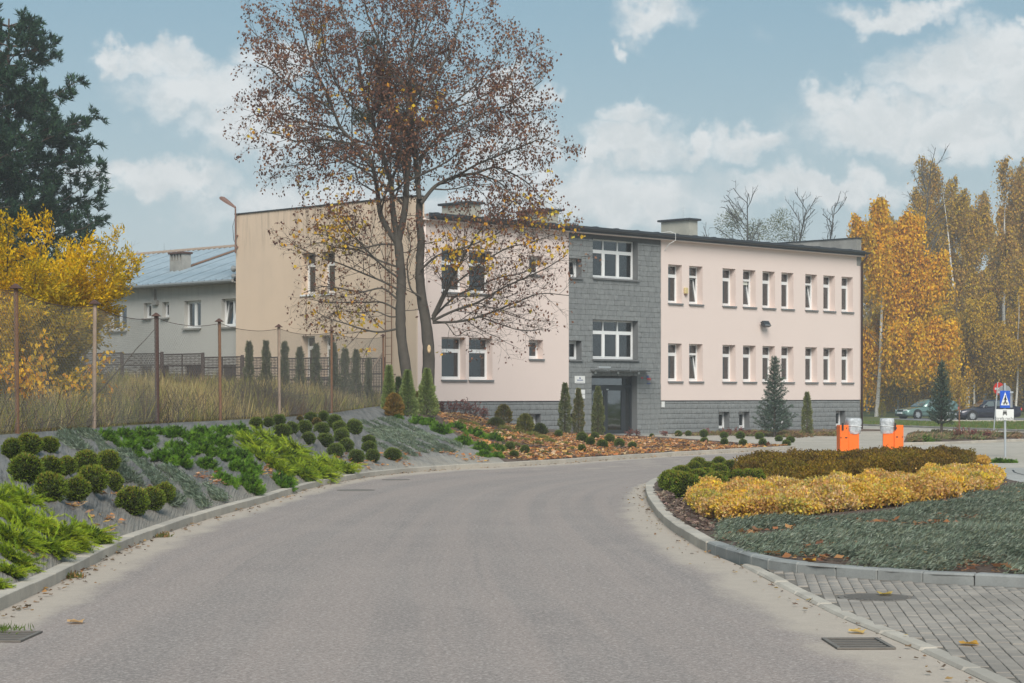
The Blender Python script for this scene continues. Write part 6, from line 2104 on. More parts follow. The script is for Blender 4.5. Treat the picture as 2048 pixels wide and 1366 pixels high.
conifer('small_thuja', 797, 756, 815, 11, OV, [(0.04, 0.06, 0.02), (0.055, 0.075, 0.025)], 1300, 'thin dark thuja between ladder and maple trunk', .9)
COLM = [(0, .75), (.1, .95), (.3, 1), (.6, .78), (.85, .42), (1, .06)]
TCOL = [(0.13, 0.145, 0.055), (0.165, 0.175, 0.075), (0.19, 0.185, 0.085), (0.095, 0.11, 0.045)]
conifer('column_thuja', 1130, 768, 868, 21, COLM, TCOL, 4200, 'slender thuja column at the left edge of the grey entrance bay', .9, .16, 'thuja columns at the entrance')
conifer('column_thuja', 1157, 779, 869, 20, COLM, [(0.14, 0.13, 0.055), (0.10, 0.12, 0.045), (0.18, 0.15, 0.07)], 4000, 'brownish thuja column below the two small plaques', .9, .16, 'thuja columns at the entrance')
conifer('column_thuja', 1196, 775, 872, 22, COLM, TCOL, 4200, 'thuja column in front of the glass door', .9, .14, 'thuja columns at the entrance')
conifer('column_thuja', 1614, 786, 871, 19, COLM, TCOL, 3600, 'lone thuja column before the base right of the large spruce', .9, .12)
conifer('round_thuja', 1007, 811, 846, 32, OV, [(0.12, 0.10, 0.03), (0.085, 0.095, 0.028), (0.17, 0.12, 0.03)], 2600, 'bronze-green rounded bush before the stone base', .8, .08)
conifer('round_thuja', 1050, 830, 866, 32, OV, [(0.13, 0.13, 0.035), (0.10, 0.115, 0.03), (0.16, 0.14, 0.04)], 2600, 'yellow-green rounded bush beside the cellar window', .8, .08)
conifer('round_thuja', 992, 838, 854, 30, OV, [(0.10, 0.10, 0.03), (0.075, 0.09, 0.028)], 1500, 'flat bronze bush left of the bronze-green rounded bush', .8, .08)
conifer('round_thuja', 1080, 850, 870, 26, OV, [(0.055, 0.07, 0.024), (0.075, 0.09, 0.03)], 1500, 'low dark bush right of the yellow-green rounded bush', .8, .08)
conifer('small_thuja', 1764, 806, 833, 15, OV, [(0.22, 0.17, 0.02), (0.17, 0.15, 0.02)], 900, 'tiny yellow bush at the foot of the white birch', .8, .08, D=158)
for j, (px, yt, w) in enumerate(((498, 686, 16), (532, 684, 18), (569, 686, 16), (600, 697, 17), (632, 690, 18), (667, 688, 17), (690, 700, 20), (712, 702, 17), (737, 719, 11))):
    conifer('column_thuja', px, yt, 778, w, [(0, .9), (.2, 1), (.45, .7), (.7, .45), (.85, .42), (1, .08)], [(0.07, 0.08, 0.045), (0.095, 0.10, 0.055), (0.11, 0.105, 0.055)], 2600, f'straggly dark thuja behind the wire fence, {ordinal(j)} from the left', .9, .34, 'straggly thujas in front of the mesh panels', D=62.5 + .0 * j)

def spruce(px, ytop, ybase, wpx, label, cols, nw=15, D=None, bare=.06, group=None):
    p = on_ground(px, ybase) if D is None else U(px, ybase, D)
    h = H + (HZ - ytop) / F * p[1] - p[2]; r = wpx / 2 / F * p[1]
    o = empty('spruce_tree', tuple(p), 0, label, 'tree', group)
    L1, L2 = [], []
    for i in range(nw):
        zf = bare + (1 - bare) * (i / nw) ** .95
        rad = r * (1 - zf) ** .8 * RNG.uniform(.85, 1.12) + .05
        for a in range(9):
            az = a * 2 * np.pi / 9 + i * .7 + RNG.normal(0, .15)
            q = bpath((0, 0, zf * h), (math.cos(az), math.sin(az), .22 + zf * .5), rad * RNG.uniform(.8, 1.1), 5, .06, .05); rr = np.linspace(.016, .006, 6)
            L1.append((q, rr)); sprout(q, rr, L2, .13, (30, 50), .35, 3, .06, .04, t0=.15, lmin=.10, lmax=.55)
    L1.append((np.array([[0, 0, h * (.9 + .02 * t)] for t in range(6)]), np.full(6, .01)))
    link('trunk', MB().tube([(0, 0, -.1), (0, 0, h)], [.06, .008], 7).mesh('trunk', MAT['bark_twig']), o)
    link('branches', mesh_np('branches', *join_tubes((L1, 3), (L2, 3)), MAT['bark_twig']), o)
    Ps, Ts = [], []
    for q, _ in L1 + L2:
        n = max(5, int(np.linalg.norm(q[-1] - q[0]) / .028))
        t = RNG.random(n) * (len(q) - 1); i = np.minimum(t.astype(int), len(q) - 2)
        Ps.append(q[i] + (q[i + 1] - q[i]) * (t - i)[:, None]); Ts.append(unit(q[i + 1] - q[i]))
    P = np.repeat(np.concatenate(Ps), 3, 0); T = np.repeat(np.concatenate(Ts), 3, 0)
    v = sprays(P, unit(T * .55 + RNG.normal(0, .6, P.shape) + np.array([0, 0, .15])), RNG.uniform(.05, .10, len(P)), .009, pal(len(P), cols, None, .2), .2)
    link('crown', mesh_np('crown', v[0], v[1], MAT['needles'], col=v[2]), o)
SPR = [(0.055, 0.085, 0.065), (0.075, 0.11, 0.085), (0.04, 0.062, 0.05), (0.095, 0.125, 0.095)]
spruce(1549, 712, 874, 86, 'blue-green spruce standing before the lower windows right of the entrance', SPR, 18)
spruce(1883, 722, 871, 76, 'young blue-green spruce in front of the green estate car', SPR, 16, bare=.16)

# twiggy red shrubs below the facade -------------------------------------------------
def red_twigs(px, ybase, hpx, label, n=16, leafy=True, cols=((0.20, 0.07, 0.06), (0.26, 0.10, 0.08), (0.15, 0.06, 0.055)), D=None):
    p = on_ground(px, ybase) if D is None else U(px, ybase, D); h = hpx / F * p[1]
    o = empty('twiggy_shrub', tuple(p), 0, label, 'shrub', 'twiggy red shrubs')
    L1, L2 = [], []
    for i in range(n):
        az = RNG.uniform(0, 6.28); q = bpath((RNG.normal(0, .06), RNG.normal(0, .06), -.05), (math.cos(az) * .45, math.sin(az) * .45, 1), h * RNG.uniform(.6, 1.05), 5, .10, .02)
        rr = np.linspace(.009, .004, 6); L1.append((q, rr)); sprout(q, rr, L2, .12, (25, 55), .35, 2, .1, .03, t0=.3, lmin=.08, lmax=.35)
    V, Fq = join_tubes((L1, 3), (L2, 3))
    link('stems', mesh_np('stems', V, Fq, MAT['rust_dark']), o)
    P = np.repeat(np.array([q[-1] for q, _ in L1 + L2] + [q[1] for q, _ in L2]), 2, 0)
    v = sprays(P, unit(RNG.normal(0, 1, P.shape)), RNG.uniform(.04, .08, len(P)), .02, pal(len(P), cols), .3)
    link('leaves', mesh_np('leaves', v[0], v[1], MAT['foliage'], col=v[2]), o)
for (px, yb, hp, lab) in ((885, 826, 26, 'red twiggy shrub beside the right maple trunk'), (905, 828, 28, 'second red twiggy shrub from the maple trunk'), (928, 830, 36, 'tallest red twiggy shrub below the paired windows'), (950, 834, 30, 'fourth red twiggy shrub from the maple trunk'), (966, 838, 26, 'red twiggy shrub next to the bronze bushes'), (1258, 872, 16, 'red twiggy shrub before the door threshold'), (1275, 872, 14, 'small red twiggy shrub right of the door'), (1330, 872, 12, 'red twiggy shrub under the white meter box'), (1412, 872, 16, 'red twiggy shrub left of the first cellar window pair'), (1452, 872, 20, 'red twiggy shrub below the first cellar window'), (1478, 872, 18, 'red twiggy shrub below the second cellar window'), (1500, 872, 14, 'red twiggy shrub left of the large spruce'),
                          (1920, 876, 26, 'reddish twiggy shrub right of the young spruce'), (1945, 877, 24, 'reddish twiggy shrub left of the no-entry sign'), (1975, 878, 20, 'reddish twiggy shrub behind the sign post')):
    red_twigs(px, yb, hp, lab)

# masses nobody could count: carpets, hedges, grass, leaves ------------------------------
def in_poly(X, Y, poly):
    c = np.zeros(len(X), bool); j = len(poly) - 1
    for i in range(len(poly)):
        xi, yi = poly[i]; xj, yj = poly[j]
        m = ((yi > Y) != (yj > Y)) & (X < (xj - xi) * (Y - yi) / (yj - yi + 1e-12) + xi)
        c ^= m; j = i
    return c
def scatter(poly, n, mask=None):
    poly = [tuple(p[:2]) for p in poly]
    a = np.array(poly); lo, hi = a.min(0), a.max(0); out = np.zeros((0, 2))
    while len(out) < n:
        q = RNG.uniform(lo, hi, (n * 2, 2)); k = in_poly(q[:, 0], q[:, 1], poly)
        if mask is not None: k &= mask(q[:, 0], q[:, 1])
        out = np.vstack([out, q[k]])
    out = out[:n]
    z = np.array([drop(x, y, 0.1) for x, y in out])
    return np.c_[out, z]
gp = lambda *pts: [tuple(on_ground(*p)[:2]) for p in pts]
def fbm(x, y, s):
    return (np.sin(x * s + 1.7 * np.sin(y * s * .7)) + np.sin(y * s * 1.3 + 1.1 * np.sin(x * s * 1.9 + 2)) + .6 * np.sin((x + y) * s * 2.7 + 1)) / 2.6

# blue-green creeping juniper on the island
def carpet(name, poly, n, label, gap=None, flow=(1, .15), hgt=.10, L=(.07, .15), cols=None, w=.010, mask=None):
    m = (lambda x, y: (fbm(x, y, 1.35) + .35 * fbm(x, y, 4.0) > gap)) if gap is not None else mask
    k = 7
    B = scatter(poly, n // k, m)
    h = hgt * np.clip(.55 + .75 * fbm(B[:, 0] + 3, B[:, 1], 2.2), .12, 1.3)
    P = np.repeat(B, k, 0); hh = np.repeat(h, k)
    P = P + np.c_[RNG.normal(0, .05, (len(P), 2)), RNG.uniform(0, 1, len(P)) * hh]
    ang = 1.2 * fbm(P[:, 0], P[:, 1], .9) + math.atan2(flow[1], flow[0]) + np.repeat(RNG.normal(0, .6, len(B)), k)
    D = unit(np.stack([np.cos(ang), np.sin(ang), RNG.uniform(.05, .9, len(P))], 1) + RNG.normal(0, .3, (len(P), 3)))
    base = cols or [(0.10, 0.125, 0.095), (0.13, 0.155, 0.12), (0.065, 0.082, 0.06), (0.18, 0.20, 0.16), (0.115, 0.12, 0.08)]
    c = np.repeat(pal(len(B), base, None, .12), k, 0) * (1 + RNG.uniform(-.18, .18, (len(P), 1)))
    v = sprays(P, D, RNG.uniform(*L, len(P)), w, c, .2)
    o = link(name, mesh_np(name, v[0], v[1], MAT['needles'], col=v[2]))
    return tag(o, label, 'ground cover', None, 'stuff')
BLUEC = [(0.15, 0.185, 0.14), (0.19, 0.22, 0.175), (0.11, 0.14, 0.10), (0.13, 0.15, 0.10)]
strands = lambda x, y: np.sin((x * 1.0 + y * .42) * 10.5 + 1.6 * fbm(x, y, .9)) + .6 * fbm(x, y, 2.3) > .38
isl_blue = gp((1437, 1060), (1480, 1052), (1540, 1046), (1640, 1040), (1720, 1034), (1800, 1024), (1880, 1008), (1960, 992), (2046, 978)) + [(8.6, 27.5), (9.7, 24), (9.7, 17.6), (7.5, 18.05), (5.6, 18.6)] + gp((2046, 1155), (1900, 1146), (1780, 1140), (1690, 1132), (1600, 1124), (1520, 1112), (1470, 1098), (1440, 1082))
carpet('creeping_juniper', isl_blue, 260000, 'blue-green creeping juniper carpet filling the near side of the kerbed island', -.36, (1, .1), .13, (.035, .085), None, .0055)
carpet('creeping_juniper', gp((110, 872), (170, 862), (240, 900), (330, 935), (400, 965), (455, 1000), (400, 1016), (345, 1014), (250, 965), (235, 930), (150, 900)), 34000, 'blue-green creeping juniper running down the near bank beside the ball shrubs', None, (-.6, -.8), .06, (.05, .11), BLUEC, .008, strands)
carpet('creeping_juniper', gp((722, 842), (790, 836), (850, 856), (900, 880), (960, 920), (930, 930), (850, 935), (800, 920), (760, 890), (730, 865)), 26000, 'blue-green creeping juniper on the grey fabric below the maple', None, (-.3, -.9), .05, (.05, .11), BLUEC, .009, strands)
carpet('ground_cover', gp((1812, 886), (1850, 884), (1950, 881), (2040, 878), (2030, 871), (1900, 869), (1830, 869)), 12000, 'low brown and green cover plants in the spruce bed', .0, (1, .1), .15, (.1, .22), [(0.16, 0.11, 0.07), (0.12, 0.12, 0.05), (0.22, 0.14, 0.08), (0.09, 0.11, 0.045)], .02)
carpet('ground_cover', gp((1345, 873), (1440, 871), (1540, 874), (1600, 876), (1670, 873), (1690, 868), (1560, 867), (1440, 868)), 9000, 'low reddish and olive cover plants along the stone base', .0, (1, .1), .16, (.1, .2), [(0.16, 0.10, 0.06), (0.13, 0.13, 0.05), (0.20, 0.13, 0.06)], .02)

def shrub_mass(name, poly, n, h, cols, wts, label, cat, L=(.05, .09), w=(.016, .028), freq=2.0, stems=True, hfun=None, kind=None, clump=.28, clumps=None):
    B = scatter(poly, n // 3)
    dome = None
    if clumps:
        cn, r0, r1 = clumps
        cc = scatter(poly, cn)[:, :2]; cr = RNG.uniform(r0, r1, cn)
        dd = 1 - ((B[:, None, 0] - cc[None, :, 0]) ** 2 + (B[:, None, 1] - cc[None, :, 1]) ** 2) / (cr ** 2)[None]
        ch = RNG.uniform(.72, 1.12, cn); dome = np.sqrt(np.clip(dd, 0, 1)) * ch[None]
        who = dome.argmax(1); dome = dome.max(1); kp = dome > .25; B = B[kp]; dome = dome[kp]; who = who[kp]
    prof = h * np.clip(.74 + clump * fbm(B[:, 0] * 1.0, B[:, 1] * 1.0, freq) + .14 * fbm(B[:, 0], B[:, 1], freq * 3.1), .2, 1.2)
    a_ = np.array([p[:2] for p in poly]); b_ = np.roll(a_, -1, 0); q_ = B[:, None, :2]
    t_ = np.clip(((q_ - a_) * (b_ - a_)).sum(-1) / ((b_ - a_) ** 2).sum(-1), 0, 1)
    ed = np.linalg.norm(q_ - (a_ + (b_ - a_) * t_[..., None]), axis=-1).min(1)
    prof = prof * np.clip(ed / .38, .18, 1) ** .6
    if dome is not None: prof = h * dome * (1 + .12 * fbm(B[:, 0], B[:, 1], 9))
    P = np.repeat(B, 3, 0); pr = np.repeat(prof, 3)
    t = RNG.random(len(P)) ** .45
    P = P + np.c_[RNG.normal(0, .03, (len(P), 2)), t * pr]
    tone = fbm(P[:, 0] + 5, P[:, 1], freq * 1.4)
    c = pal(len(P), cols, wts, .16)
    c = c * (1 + .16 * tone)[:, None]
    if dome is not None:
        ct = pal(cn, cols, wts, .05) / np.mean(np.asarray(cols), 0); c = c * (.45 + .55 * ct[np.repeat(who, 3)])
    D = unit(RNG.normal(0, .7, P.shape) + np.array([0, 0, .6]))
    parts = [sprays(P, D, RNG.uniform(*L, len(P)), RNG.uniform(*w, len(P)), c, .35)]
    V, Fs, C = merge(parts)
    root = empty(name, (0, 0, 0), 0, label, cat, None, kind)
    link('foliage', mesh_np('foliage', V, Fs, MAT['foliage'], col=C), root)
    if stems:
        q = B[RNG.integers(0, len(B), 1500)]; hh = h * .8
        paths = [(bpath(p + np.array([0, 0, -.03]), (RNG.normal(0, .35), RNG.normal(0, .35), 1), hh * RNG.uniform(.7, 1.1), 3, .12), np.linspace(.006, .003, 4)) for p in q]
        link('stems', mesh_np('stems', *tubes(paths, 3), MAT['bark_twig']), root)
    return root
brown_poly = gp((1492, 975), (1530, 985), (1610, 984), (1700, 975), (1790, 966), (1870, 955), (1935, 944), (1950, 933)) + [(10.15, 47.5), (9.2, 47.4), (6.8, 44.8), (5.0, 41.6), (4.3, 39.0)]
shrub_mass('barberry_hedge', brown_poly, 200000, .42, [(0.20, 0.118, 0.022), (0.15, 0.092, 0.022), (0.25, 0.155, 0.024), (0.18, 0.13, 0.022), (0.12, 0.072, 0.024)], None, 'dense brown-gold low hedge along the back of the kerbed island', 'hedge', (.035, .065), (.010, .018), 2.2, clumps=(130, .42, .72))
yel_poly = gp((1372, 1008), (1402, 1038), (1440, 1047), (1520, 1043), (1600, 1037), (1700, 1024), (1800, 1014), (1900, 1000), (1985, 984), (2005, 972), (1975, 962), (1900, 962), (1800, 974), (1700, 984), (1610, 991), (1530, 994), (1470, 992), (1410, 994))
shrub_mass('golden_spirea', yel_poly, 240000, .30, [(0.52, 0.35, 0.075), (0.60, 0.42, 0.06), (0.46, 0.28, 0.10), (0.55, 0.39, 0.17), (0.44, 0.26, 0.09), (0.36, 0.32, 0.09)], None, 'band of low golden-yellow shrubs in the middle of the kerbed island', 'shrub mass', (.032, .06), (.011, .019), 3.2, True, None, 'stuff', .62, (165, .20, .42))
shrub_mass('golden_spirea', gp((1952, 928), (1975, 930), (1975, 922), (1955, 920)), 4000, .3, [(0.45, 0.28, 0.05), (0.40, 0.22, 0.05)], None, 'small patch of yellow shrub between hedge and sign post', 'shrub mass', (.06, .1), (.02, .03), 3.2, False, None, 'stuff')

# dry grass behind the fence
def grass():
    fx = np.array([[p[0], p[1]] for p in [PAIRS[2][1]] + list(FEN)])
    outer = fx + np.array([[-9, 2], [-11, 4], [-12, 8], [-11, 12], [-10, 14], [-8, 14], [-5, 12], [-.6, 8]])
    poly = [tuple(p) for p in fx + np.array([-.1, .05])] + [tuple(p) for p in outer[::-1]]
    k = 9
    B = scatter(poly, 9000)
    P = np.repeat(B, k, 0) + np.c_[RNG.normal(0, .09, (len(B) * k, 2)), np.full(len(B) * k, -.02)]
    tone = np.repeat(fbm(B[:, 0], B[:, 1], .55) + RNG.normal(0, .35, len(B)), k)
    straw = pal(len(P), [(0.44, 0.33, 0.15), (0.50, 0.39, 0.19), (0.35, 0.25, 0.10)]); olive = pal(len(P), [(0.21, 0.20, 0.05), (0.28, 0.25, 0.07), (0.17, 0.165, 0.05)]); brown = pal(len(P), [(0.17, 0.11, 0.07), (0.13, 0.09, 0.065)])
    c = np.where((tone > .25)[:, None], straw, np.where((tone > -.35)[:, None], olive, brown))
    D = unit(np.c_[RNG.normal(0, .32, (len(P), 2)), np.ones(len(P))])
    hmul = np.repeat(np.clip(.75 + .5 * fbm(B[:, 0] + 9, B[:, 1], .8), .35, 1.4), k)
    v = sprays(P, D, RNG.uniform(.3, .75, len(P)) * hmul, RNG.uniform(.006, .011, len(P)), c, .2)
    tag(link('dry_grass', mesh_np('dry_grass', v[0], v[1], MAT['foliage'], col=v[2])), 'tall dry straw and olive grass in the field behind the wire fence', 'grass', None, 'stuff')
    # dead stalks and bramble along the fence foot
    L = []
    for i in range(1500):
        t = RNG.random() * (len(fx) - 1); a = int(t); p = fx[a] + (fx[min(a + 1, len(fx) - 1)] - fx[a]) * (t - a) + np.array([-RNG.uniform(.05, 1.6), RNG.uniform(-.2, .4)])
        z = drop(p[0], p[1], 1.3)
        L.append((bpath((p[0], p[1], z - .05), (RNG.normal(0, .5), RNG.normal(0, .5), 1), RNG.uniform(.35, 1.0), 5, .16, -.05), np.linspace(.0055, .0025, 6)))
    tag(link('dead_stalks', mesh_np('dead_stalks', *tubes(L, 3), MAT['bark_twig'])), 'thin dead brown stalks and brambles along the foot of the wire fence', 'undergrowth', None, 'stuff')
grass()
# dead brush heap by the fence
def brush():
    p = on_ground(535, 828) + np.array([-.4, 1.2, 0]); p[2] = drop(p[0], p[1], p[2])
    o = empty('brush_heap', tuple(p), 0, 'dark heap of dead brush behind the fifth fence post', 'brush heap')
    L = [(bpath((RNG.normal(0, .35), RNG.normal(0, .25), RNG.uniform(0, .3)), (RNG.normal(0, 1), RNG.normal(0, .6), RNG.uniform(.1, .8)), RNG.uniform(.4, .9), 4, .25, -.05), np.linspace(.009, .003, 5)) for _ in range(750)]
    link('twigs', mesh_np('twigs', *tubes(L, 3), MAT['bark_twig']), o)
brush()
# lawn blades far right
def lawn_blades():
    B = scatter([(19.5, 119), (24.8, 98.5), (33, 95.5), (40, 130), (19.2, 130)], 15000)
    v = sprays(B, unit(np.c_[RNG.normal(0, .4, (len(B), 2)), np.ones(len(B))]), RNG.uniform(.06, .16, len(B)), .02, pal(len(B), [(0.10, 0.16, 0.035), (0.13, 0.18, 0.045), (0.16, 0.16, 0.05), (0.22, 0.16, 0.06)], [4, 3, 2, 1]), .2)
    tag(link('lawn_grass', mesh_np('lawn_grass', v[0], v[1], MAT['foliage'], col=v[2])), 'short green lawn grass in front of the parked cars', 'grass', None, 'stuff')
lawn_blades()

# fallen leaves
LEAFC = [(0.56, 0.24, 0.085), (0.62, 0.33, 0.15), (0.42, 0.17, 0.07), (0.64, 0.43, 0.26), (0.28, 0.14, 0.085), (0.66, 0.38, 0.12)]
def leaf_litter(name, P, label, size=(.07, .13), cols=LEAFC, wts=None, lift=.012):
    n = len(P)
    P = P + np.c_[np.zeros((n, 2)), RNG.uniform(.004, lift * 2, n)]
    az = RNG.uniform(0, 6.28, n)
    D = np.stack([np.cos(az), np.sin(az), RNG.normal(0, .22, n)], 1)
    side = unit(np.stack([-np.sin(az), np.cos(az), RNG.normal(0, .35, n)], 1))
    L = RNG.uniform(*size, n)[:, None]; Wd = L * RNG.uniform(.28, .45, (n, 1))
    up = np.array([0, 0, 1.0])
    # five point leaf with curled tips
    V = np.stack([P, P + D * L * .3 + side * Wd + up * L * .12, P + D * L * .75 + side * Wd * .7 + up * L * .02, P + D * L + up * L * .14, P + D * L * .75 - side * Wd * .7, P + D * L * .3 - side * Wd + up * L * .16], 1)
    V[..., 2] = np.maximum(V[..., 2], P[:, None, 2] - .004)
    i = np.arange(n)[:, None] * 6
    Fc = np.concatenate([i + np.array([0, 1, 2, 3]), i + np.array([0, 3, 4, 5])])
    c = np.repeat(pal(n, cols, wts, .18)[:, None], 6, 1).reshape(-1, 3)
    o = link(name, mesh_np(name, V.reshape(-1, 3), Fc, MAT['foliage'], col=c))
    return tag(o, label, 'leaves', None, 'stuff')
bedp = gp((868, 824), (930, 828), (1000, 845), (1070, 864), (1134, 869), (1230, 873), (1330, 878), (1450, 887), (1570, 894.5)) + [tuple(KLc[q_] + np.array([-.12, .2])) for q_ in range(len(KLc) - 4, int(np.argmin(np.linalg.norm(KLc - G(1025, 933)[:2], axis=1))), -4)] + gp((1000, 915), (960, 885), (905, 858))
leaf_litter('fallen_leaves', scatter(bedp, 9500, lambda x, y: fbm(x, y, .9) > -.4), 'orange and tan fallen leaves covering the mulch bed before the facade', (.09, .19))
leaf_litter('fallen_leaves', scatter(bedp, 2600), 'brown curled fallen leaves among the mulch bed plants', (.08, .15), [(0.20, 0.11, 0.07), (0.28, 0.17, 0.11), (0.16, 0.10, 0.08)])
fabp = gp((5, 1165), (120, 1110), (300, 1055), (470, 1005), (640, 955), (760, 935), (900, 925), (990, 925), (900, 890), (700, 900), (480, 940), (300, 960), (100, 1000))
leaf_litter('fallen_leaves', scatter(fabp, 520, lambda x, y: fbm(x, y, 1.1) > .1), 'scattered orange maple leaves on the grey fabric bank', (.07, .12))
kerbn = resample(KLc[iL:], 900); j = RNG.integers(0, 899, 700)
kp = kerbn[j] + np.c_[RNG.exponential(.10, 700) + .02, np.zeros(700)] * np.array([1, 1]); kp[:, 1] -= np.where(kp[:, 1] > 47, RNG.exponential(.12, 700), 0)
leaf_litter('gutter_leaves', np.c_[kp, np.full(700, .006)], 'crumbled brown leaves and dirt collected along the long kerb', (.025, .07), [(0.16, 0.10, 0.06), (0.26, 0.16, 0.09), (0.12, 0.085, 0.06), (0.40, 0.22, 0.09)])
kerbr = resample(np.vstack([FLc[8:], KRc[iR:iR + 70]]), 500); j = RNG.integers(0, 499, 260)
kp = kerbr[j] - np.c_[RNG.exponential(.12, 260) + .02, np.zeros(260)]
leaf_litter('gutter_leaves', np.c_[kp, np.full(260, .006)], 'dark leaf crumbs lying along the island kerb', (.02, .06), [(0.12, 0.085, 0.06), (0.22, 0.14, 0.09), (0.40, 0.26, 0.10)])
isl_leaf = scatter(isl_blue, 900, lambda x, y: fbm(x, y, 1.35) + .35 * fbm(x, y, 4.0) < -.30)
leaf_litter('fallen_leaves', isl_leaf + np.array([0, 0, .02]), 'red-brown leaf patches in the gaps of the blue-green carpet', (.06, .12), [(0.34, 0.15, 0.07), (0.28, 0.13, 0.08), (0.42, 0.22, 0.10)])
iso = [(1885, 1030, (0.62, 0.30, 0.03), 'orange leaf lying on the blue-green carpet near its back'), (1680, 1050, (0.60, 0.38, 0.08), 'yellow-tan leaf on the blue-green carpet'), (1620, 1123, (0.62, 0.34, 0.06), 'orange leaf at the kerb edge of the blue-green carpet'), (1715, 1267, (0.58, 0.40, 0.14), 'curled pale yellow leaf beside the drain grate'), (1818, 1280, (0.50, 0.34, 0.08), 'yellow leaf on the flush kerb'), (1770, 1191, (0.55, 0.38, 0.10), 'curled yellow leaf on the manhole cover'), (1938, 1291, (0.55, 0.30, 0.06), 'orange leaf lying on the pavers'), (152, 1247, (0.50, 0.32, 0.16), 'single tan leaf on the asphalt'), (948, 935, (0.60, 0.28, 0.08), 'orange leaf lying on the long kerb')]
for (px, py, c, lab) in iso:
    p = on_ground(px, py); n = 1
    az = RNG.uniform(0, 6.28); L = .15
    pts = []
    for q in range(14):
        t = q / 14 * 2 * math.pi; r = L * (.5 + .32 * abs(math.cos(t * 2.5)) ) * (.62)
        pts.append((r * math.cos(t), r * math.sin(t), .012 + .05 * (r / L) * abs(math.sin(t * 1.5))))
    V = np.array([(0, 0, .012)] + pts); Fc = np.array([(0, 1 + q, 1 + (q + 1) % 14) for q in range(14)])
    o = link('maple_leaf', mesh_np('maple_leaf', V, Fc, MAT['foliage'], col=np.tile([c], (15, 1))), None, tuple(p), (0, 0, az))
    tag(o, lab, 'leaf', 'single fallen leaves')
# bark chips on the island edge
chips = scatter(gp((1312, 985), (1330, 1010), (1360, 1040), (1405, 1062), (1445, 1060), (1470, 1046), (1400, 1030), (1372, 1000), (1335, 985)), 1700)
leaf_litter('bark_chips', chips, 'coarse brown bark chips at the tip of the kerbed island', (.04, .10), [(0.16, 0.11, 0.09), (0.24, 0.17, 0.14), (0.11, 0.08, 0.07), (0.33, 0.24, 0.19)])
chips = scatter(bedp, 9000)
leaf_litter('bark_chips', chips, 'brown bark chips in the bed along the bend of the road', (.05, .11), [(0.16, 0.11, 0.09), (0.24, 0.17, 0.14), (0.11, 0.08, 0.07)])
# ------------------------------------------------------------------ things along the road
def drain(px, py, label, rz):
    p = on_ground(px, py)
    o = empty('drain_grate', (p[0], p[1], .008), rz, label, 'drain', 'road drains')
    m = MB(); w, l = .21, .30
    m.box(-w, w, -l, -l + .03, 0, .012); m.box(-w, w, l - .03, l, 0, .012); m.box(-w, -w + .03, -l + .03, l - .03, 0, .012); m.box(w - .03, w, -l + .03, l - .03, 0, .012)
    m.build('frame', MAT['cast_iron'], o)
    for i in range(5):
        y = -l + .10 + i * .10
        m = MB(); m.box(-w + .03, w - .03, y - .02, y + .02, -.002, .003); m.build('bar', MAT['cast_iron'], o)
    m = MB(); m.quad((-w + .03, -l + .03, -.0025), (w - .03, -l + .03, -.0025), (w - .03, l - .03, -.0025), (-w + .03, l - .03, -.0025)); m.build('sump_dark', MAT['black_plastic'], o)  # flat black sheet, the shade of the shaft below put into its colour
drain(1716, 1289, 'slotted iron drain grate in the road beside the flush kerb', R(2))
drain(8, 1275, 'iron drain grate with leaves at the foot of the long kerb', R(-2))
# grass tuft beside the left grate
p = on_ground(6, 1262); n = 140
v = sprays(np.tile(p, (n, 1)) + np.c_[RNG.normal(0, .09, (n, 2)), np.zeros(n)], unit(np.c_[RNG.normal(0, .5, (n, 2)), np.ones(n)]), RNG.uniform(.03, .08, n), .004, pal(n, [(0.08, 0.13, 0.02), (0.12, 0.17, 0.03)]))
tag(link('grass_tuft', mesh_np('grass_tuft', v[0], v[1], MAT['foliage'], col=v[2])), 'grass tuft growing beside the drain at the long kerb', 'grass tuft', None, 'stuff')
for (px, py, lab) in ((142, 1152, 'green weed growing at the foot of the long kerb'), (322, 1070, 'small weed at the foot of the long kerb near the ball shrubs')):
    p = on_ground(px, py + 4); n = 110
    v = sprays(np.tile(p, (n, 1)) + np.c_[RNG.normal(0, .06, (n, 2)), np.zeros(n)], unit(np.c_[RNG.normal(0, .8, (n, 2)), np.ones(n) * .8]), RNG.uniform(.03, .09, n), .012, pal(n, [(0.10, 0.12, 0.03), (0.14, 0.14, 0.05), (0.20, 0.12, 0.05)]))
    tag(link('weed', mesh_np('weed', v[0], v[1], MAT['foliage'], col=v[2])), lab, 'weed', 'weeds at the kerb', 'stuff')

def manhole():
    o = empty('manhole_cover', (MANHOLE[0], MANHOLE[1], .0), R(20), 'round ribbed manhole cover set in the grey pavers', 'manhole cover')
    m = MB(); m.lathe([(.345, -.01), (.345, .030), (.30, .031), (.295, .026), (.001, .026)], 32); m.build('cover', MAT['cast_iron'], o)
    for i in range(-8, 9):
        x = i * .034; l = math.sqrt(max(.285 ** 2 - x * x, 0))
        m = MB(); m.box(x - .010, x + .010, -l, l, .0262, .033); m.build('rib', MAT['cast_iron'], o)
manhole()
for (px, py, r, lab) in ((712, 980.5, .36, 'dark manhole lid in the asphalt close to the fabric bank'), (792, 959.5, .30, 'dark manhole lid in the asphalt at the start of the bend')):
    p = on_ground(px, py)
    o = empty('road_manhole', (p[0], p[1], .004), 0, lab, 'manhole cover', 'lids in the asphalt')
    m = MB(); m.lathe([(r, 0), (r, .006), (r * .93, .007), (r * .92, .004), (.001, .004)], 28); m.build('lid', MAT['cast_iron'], o)

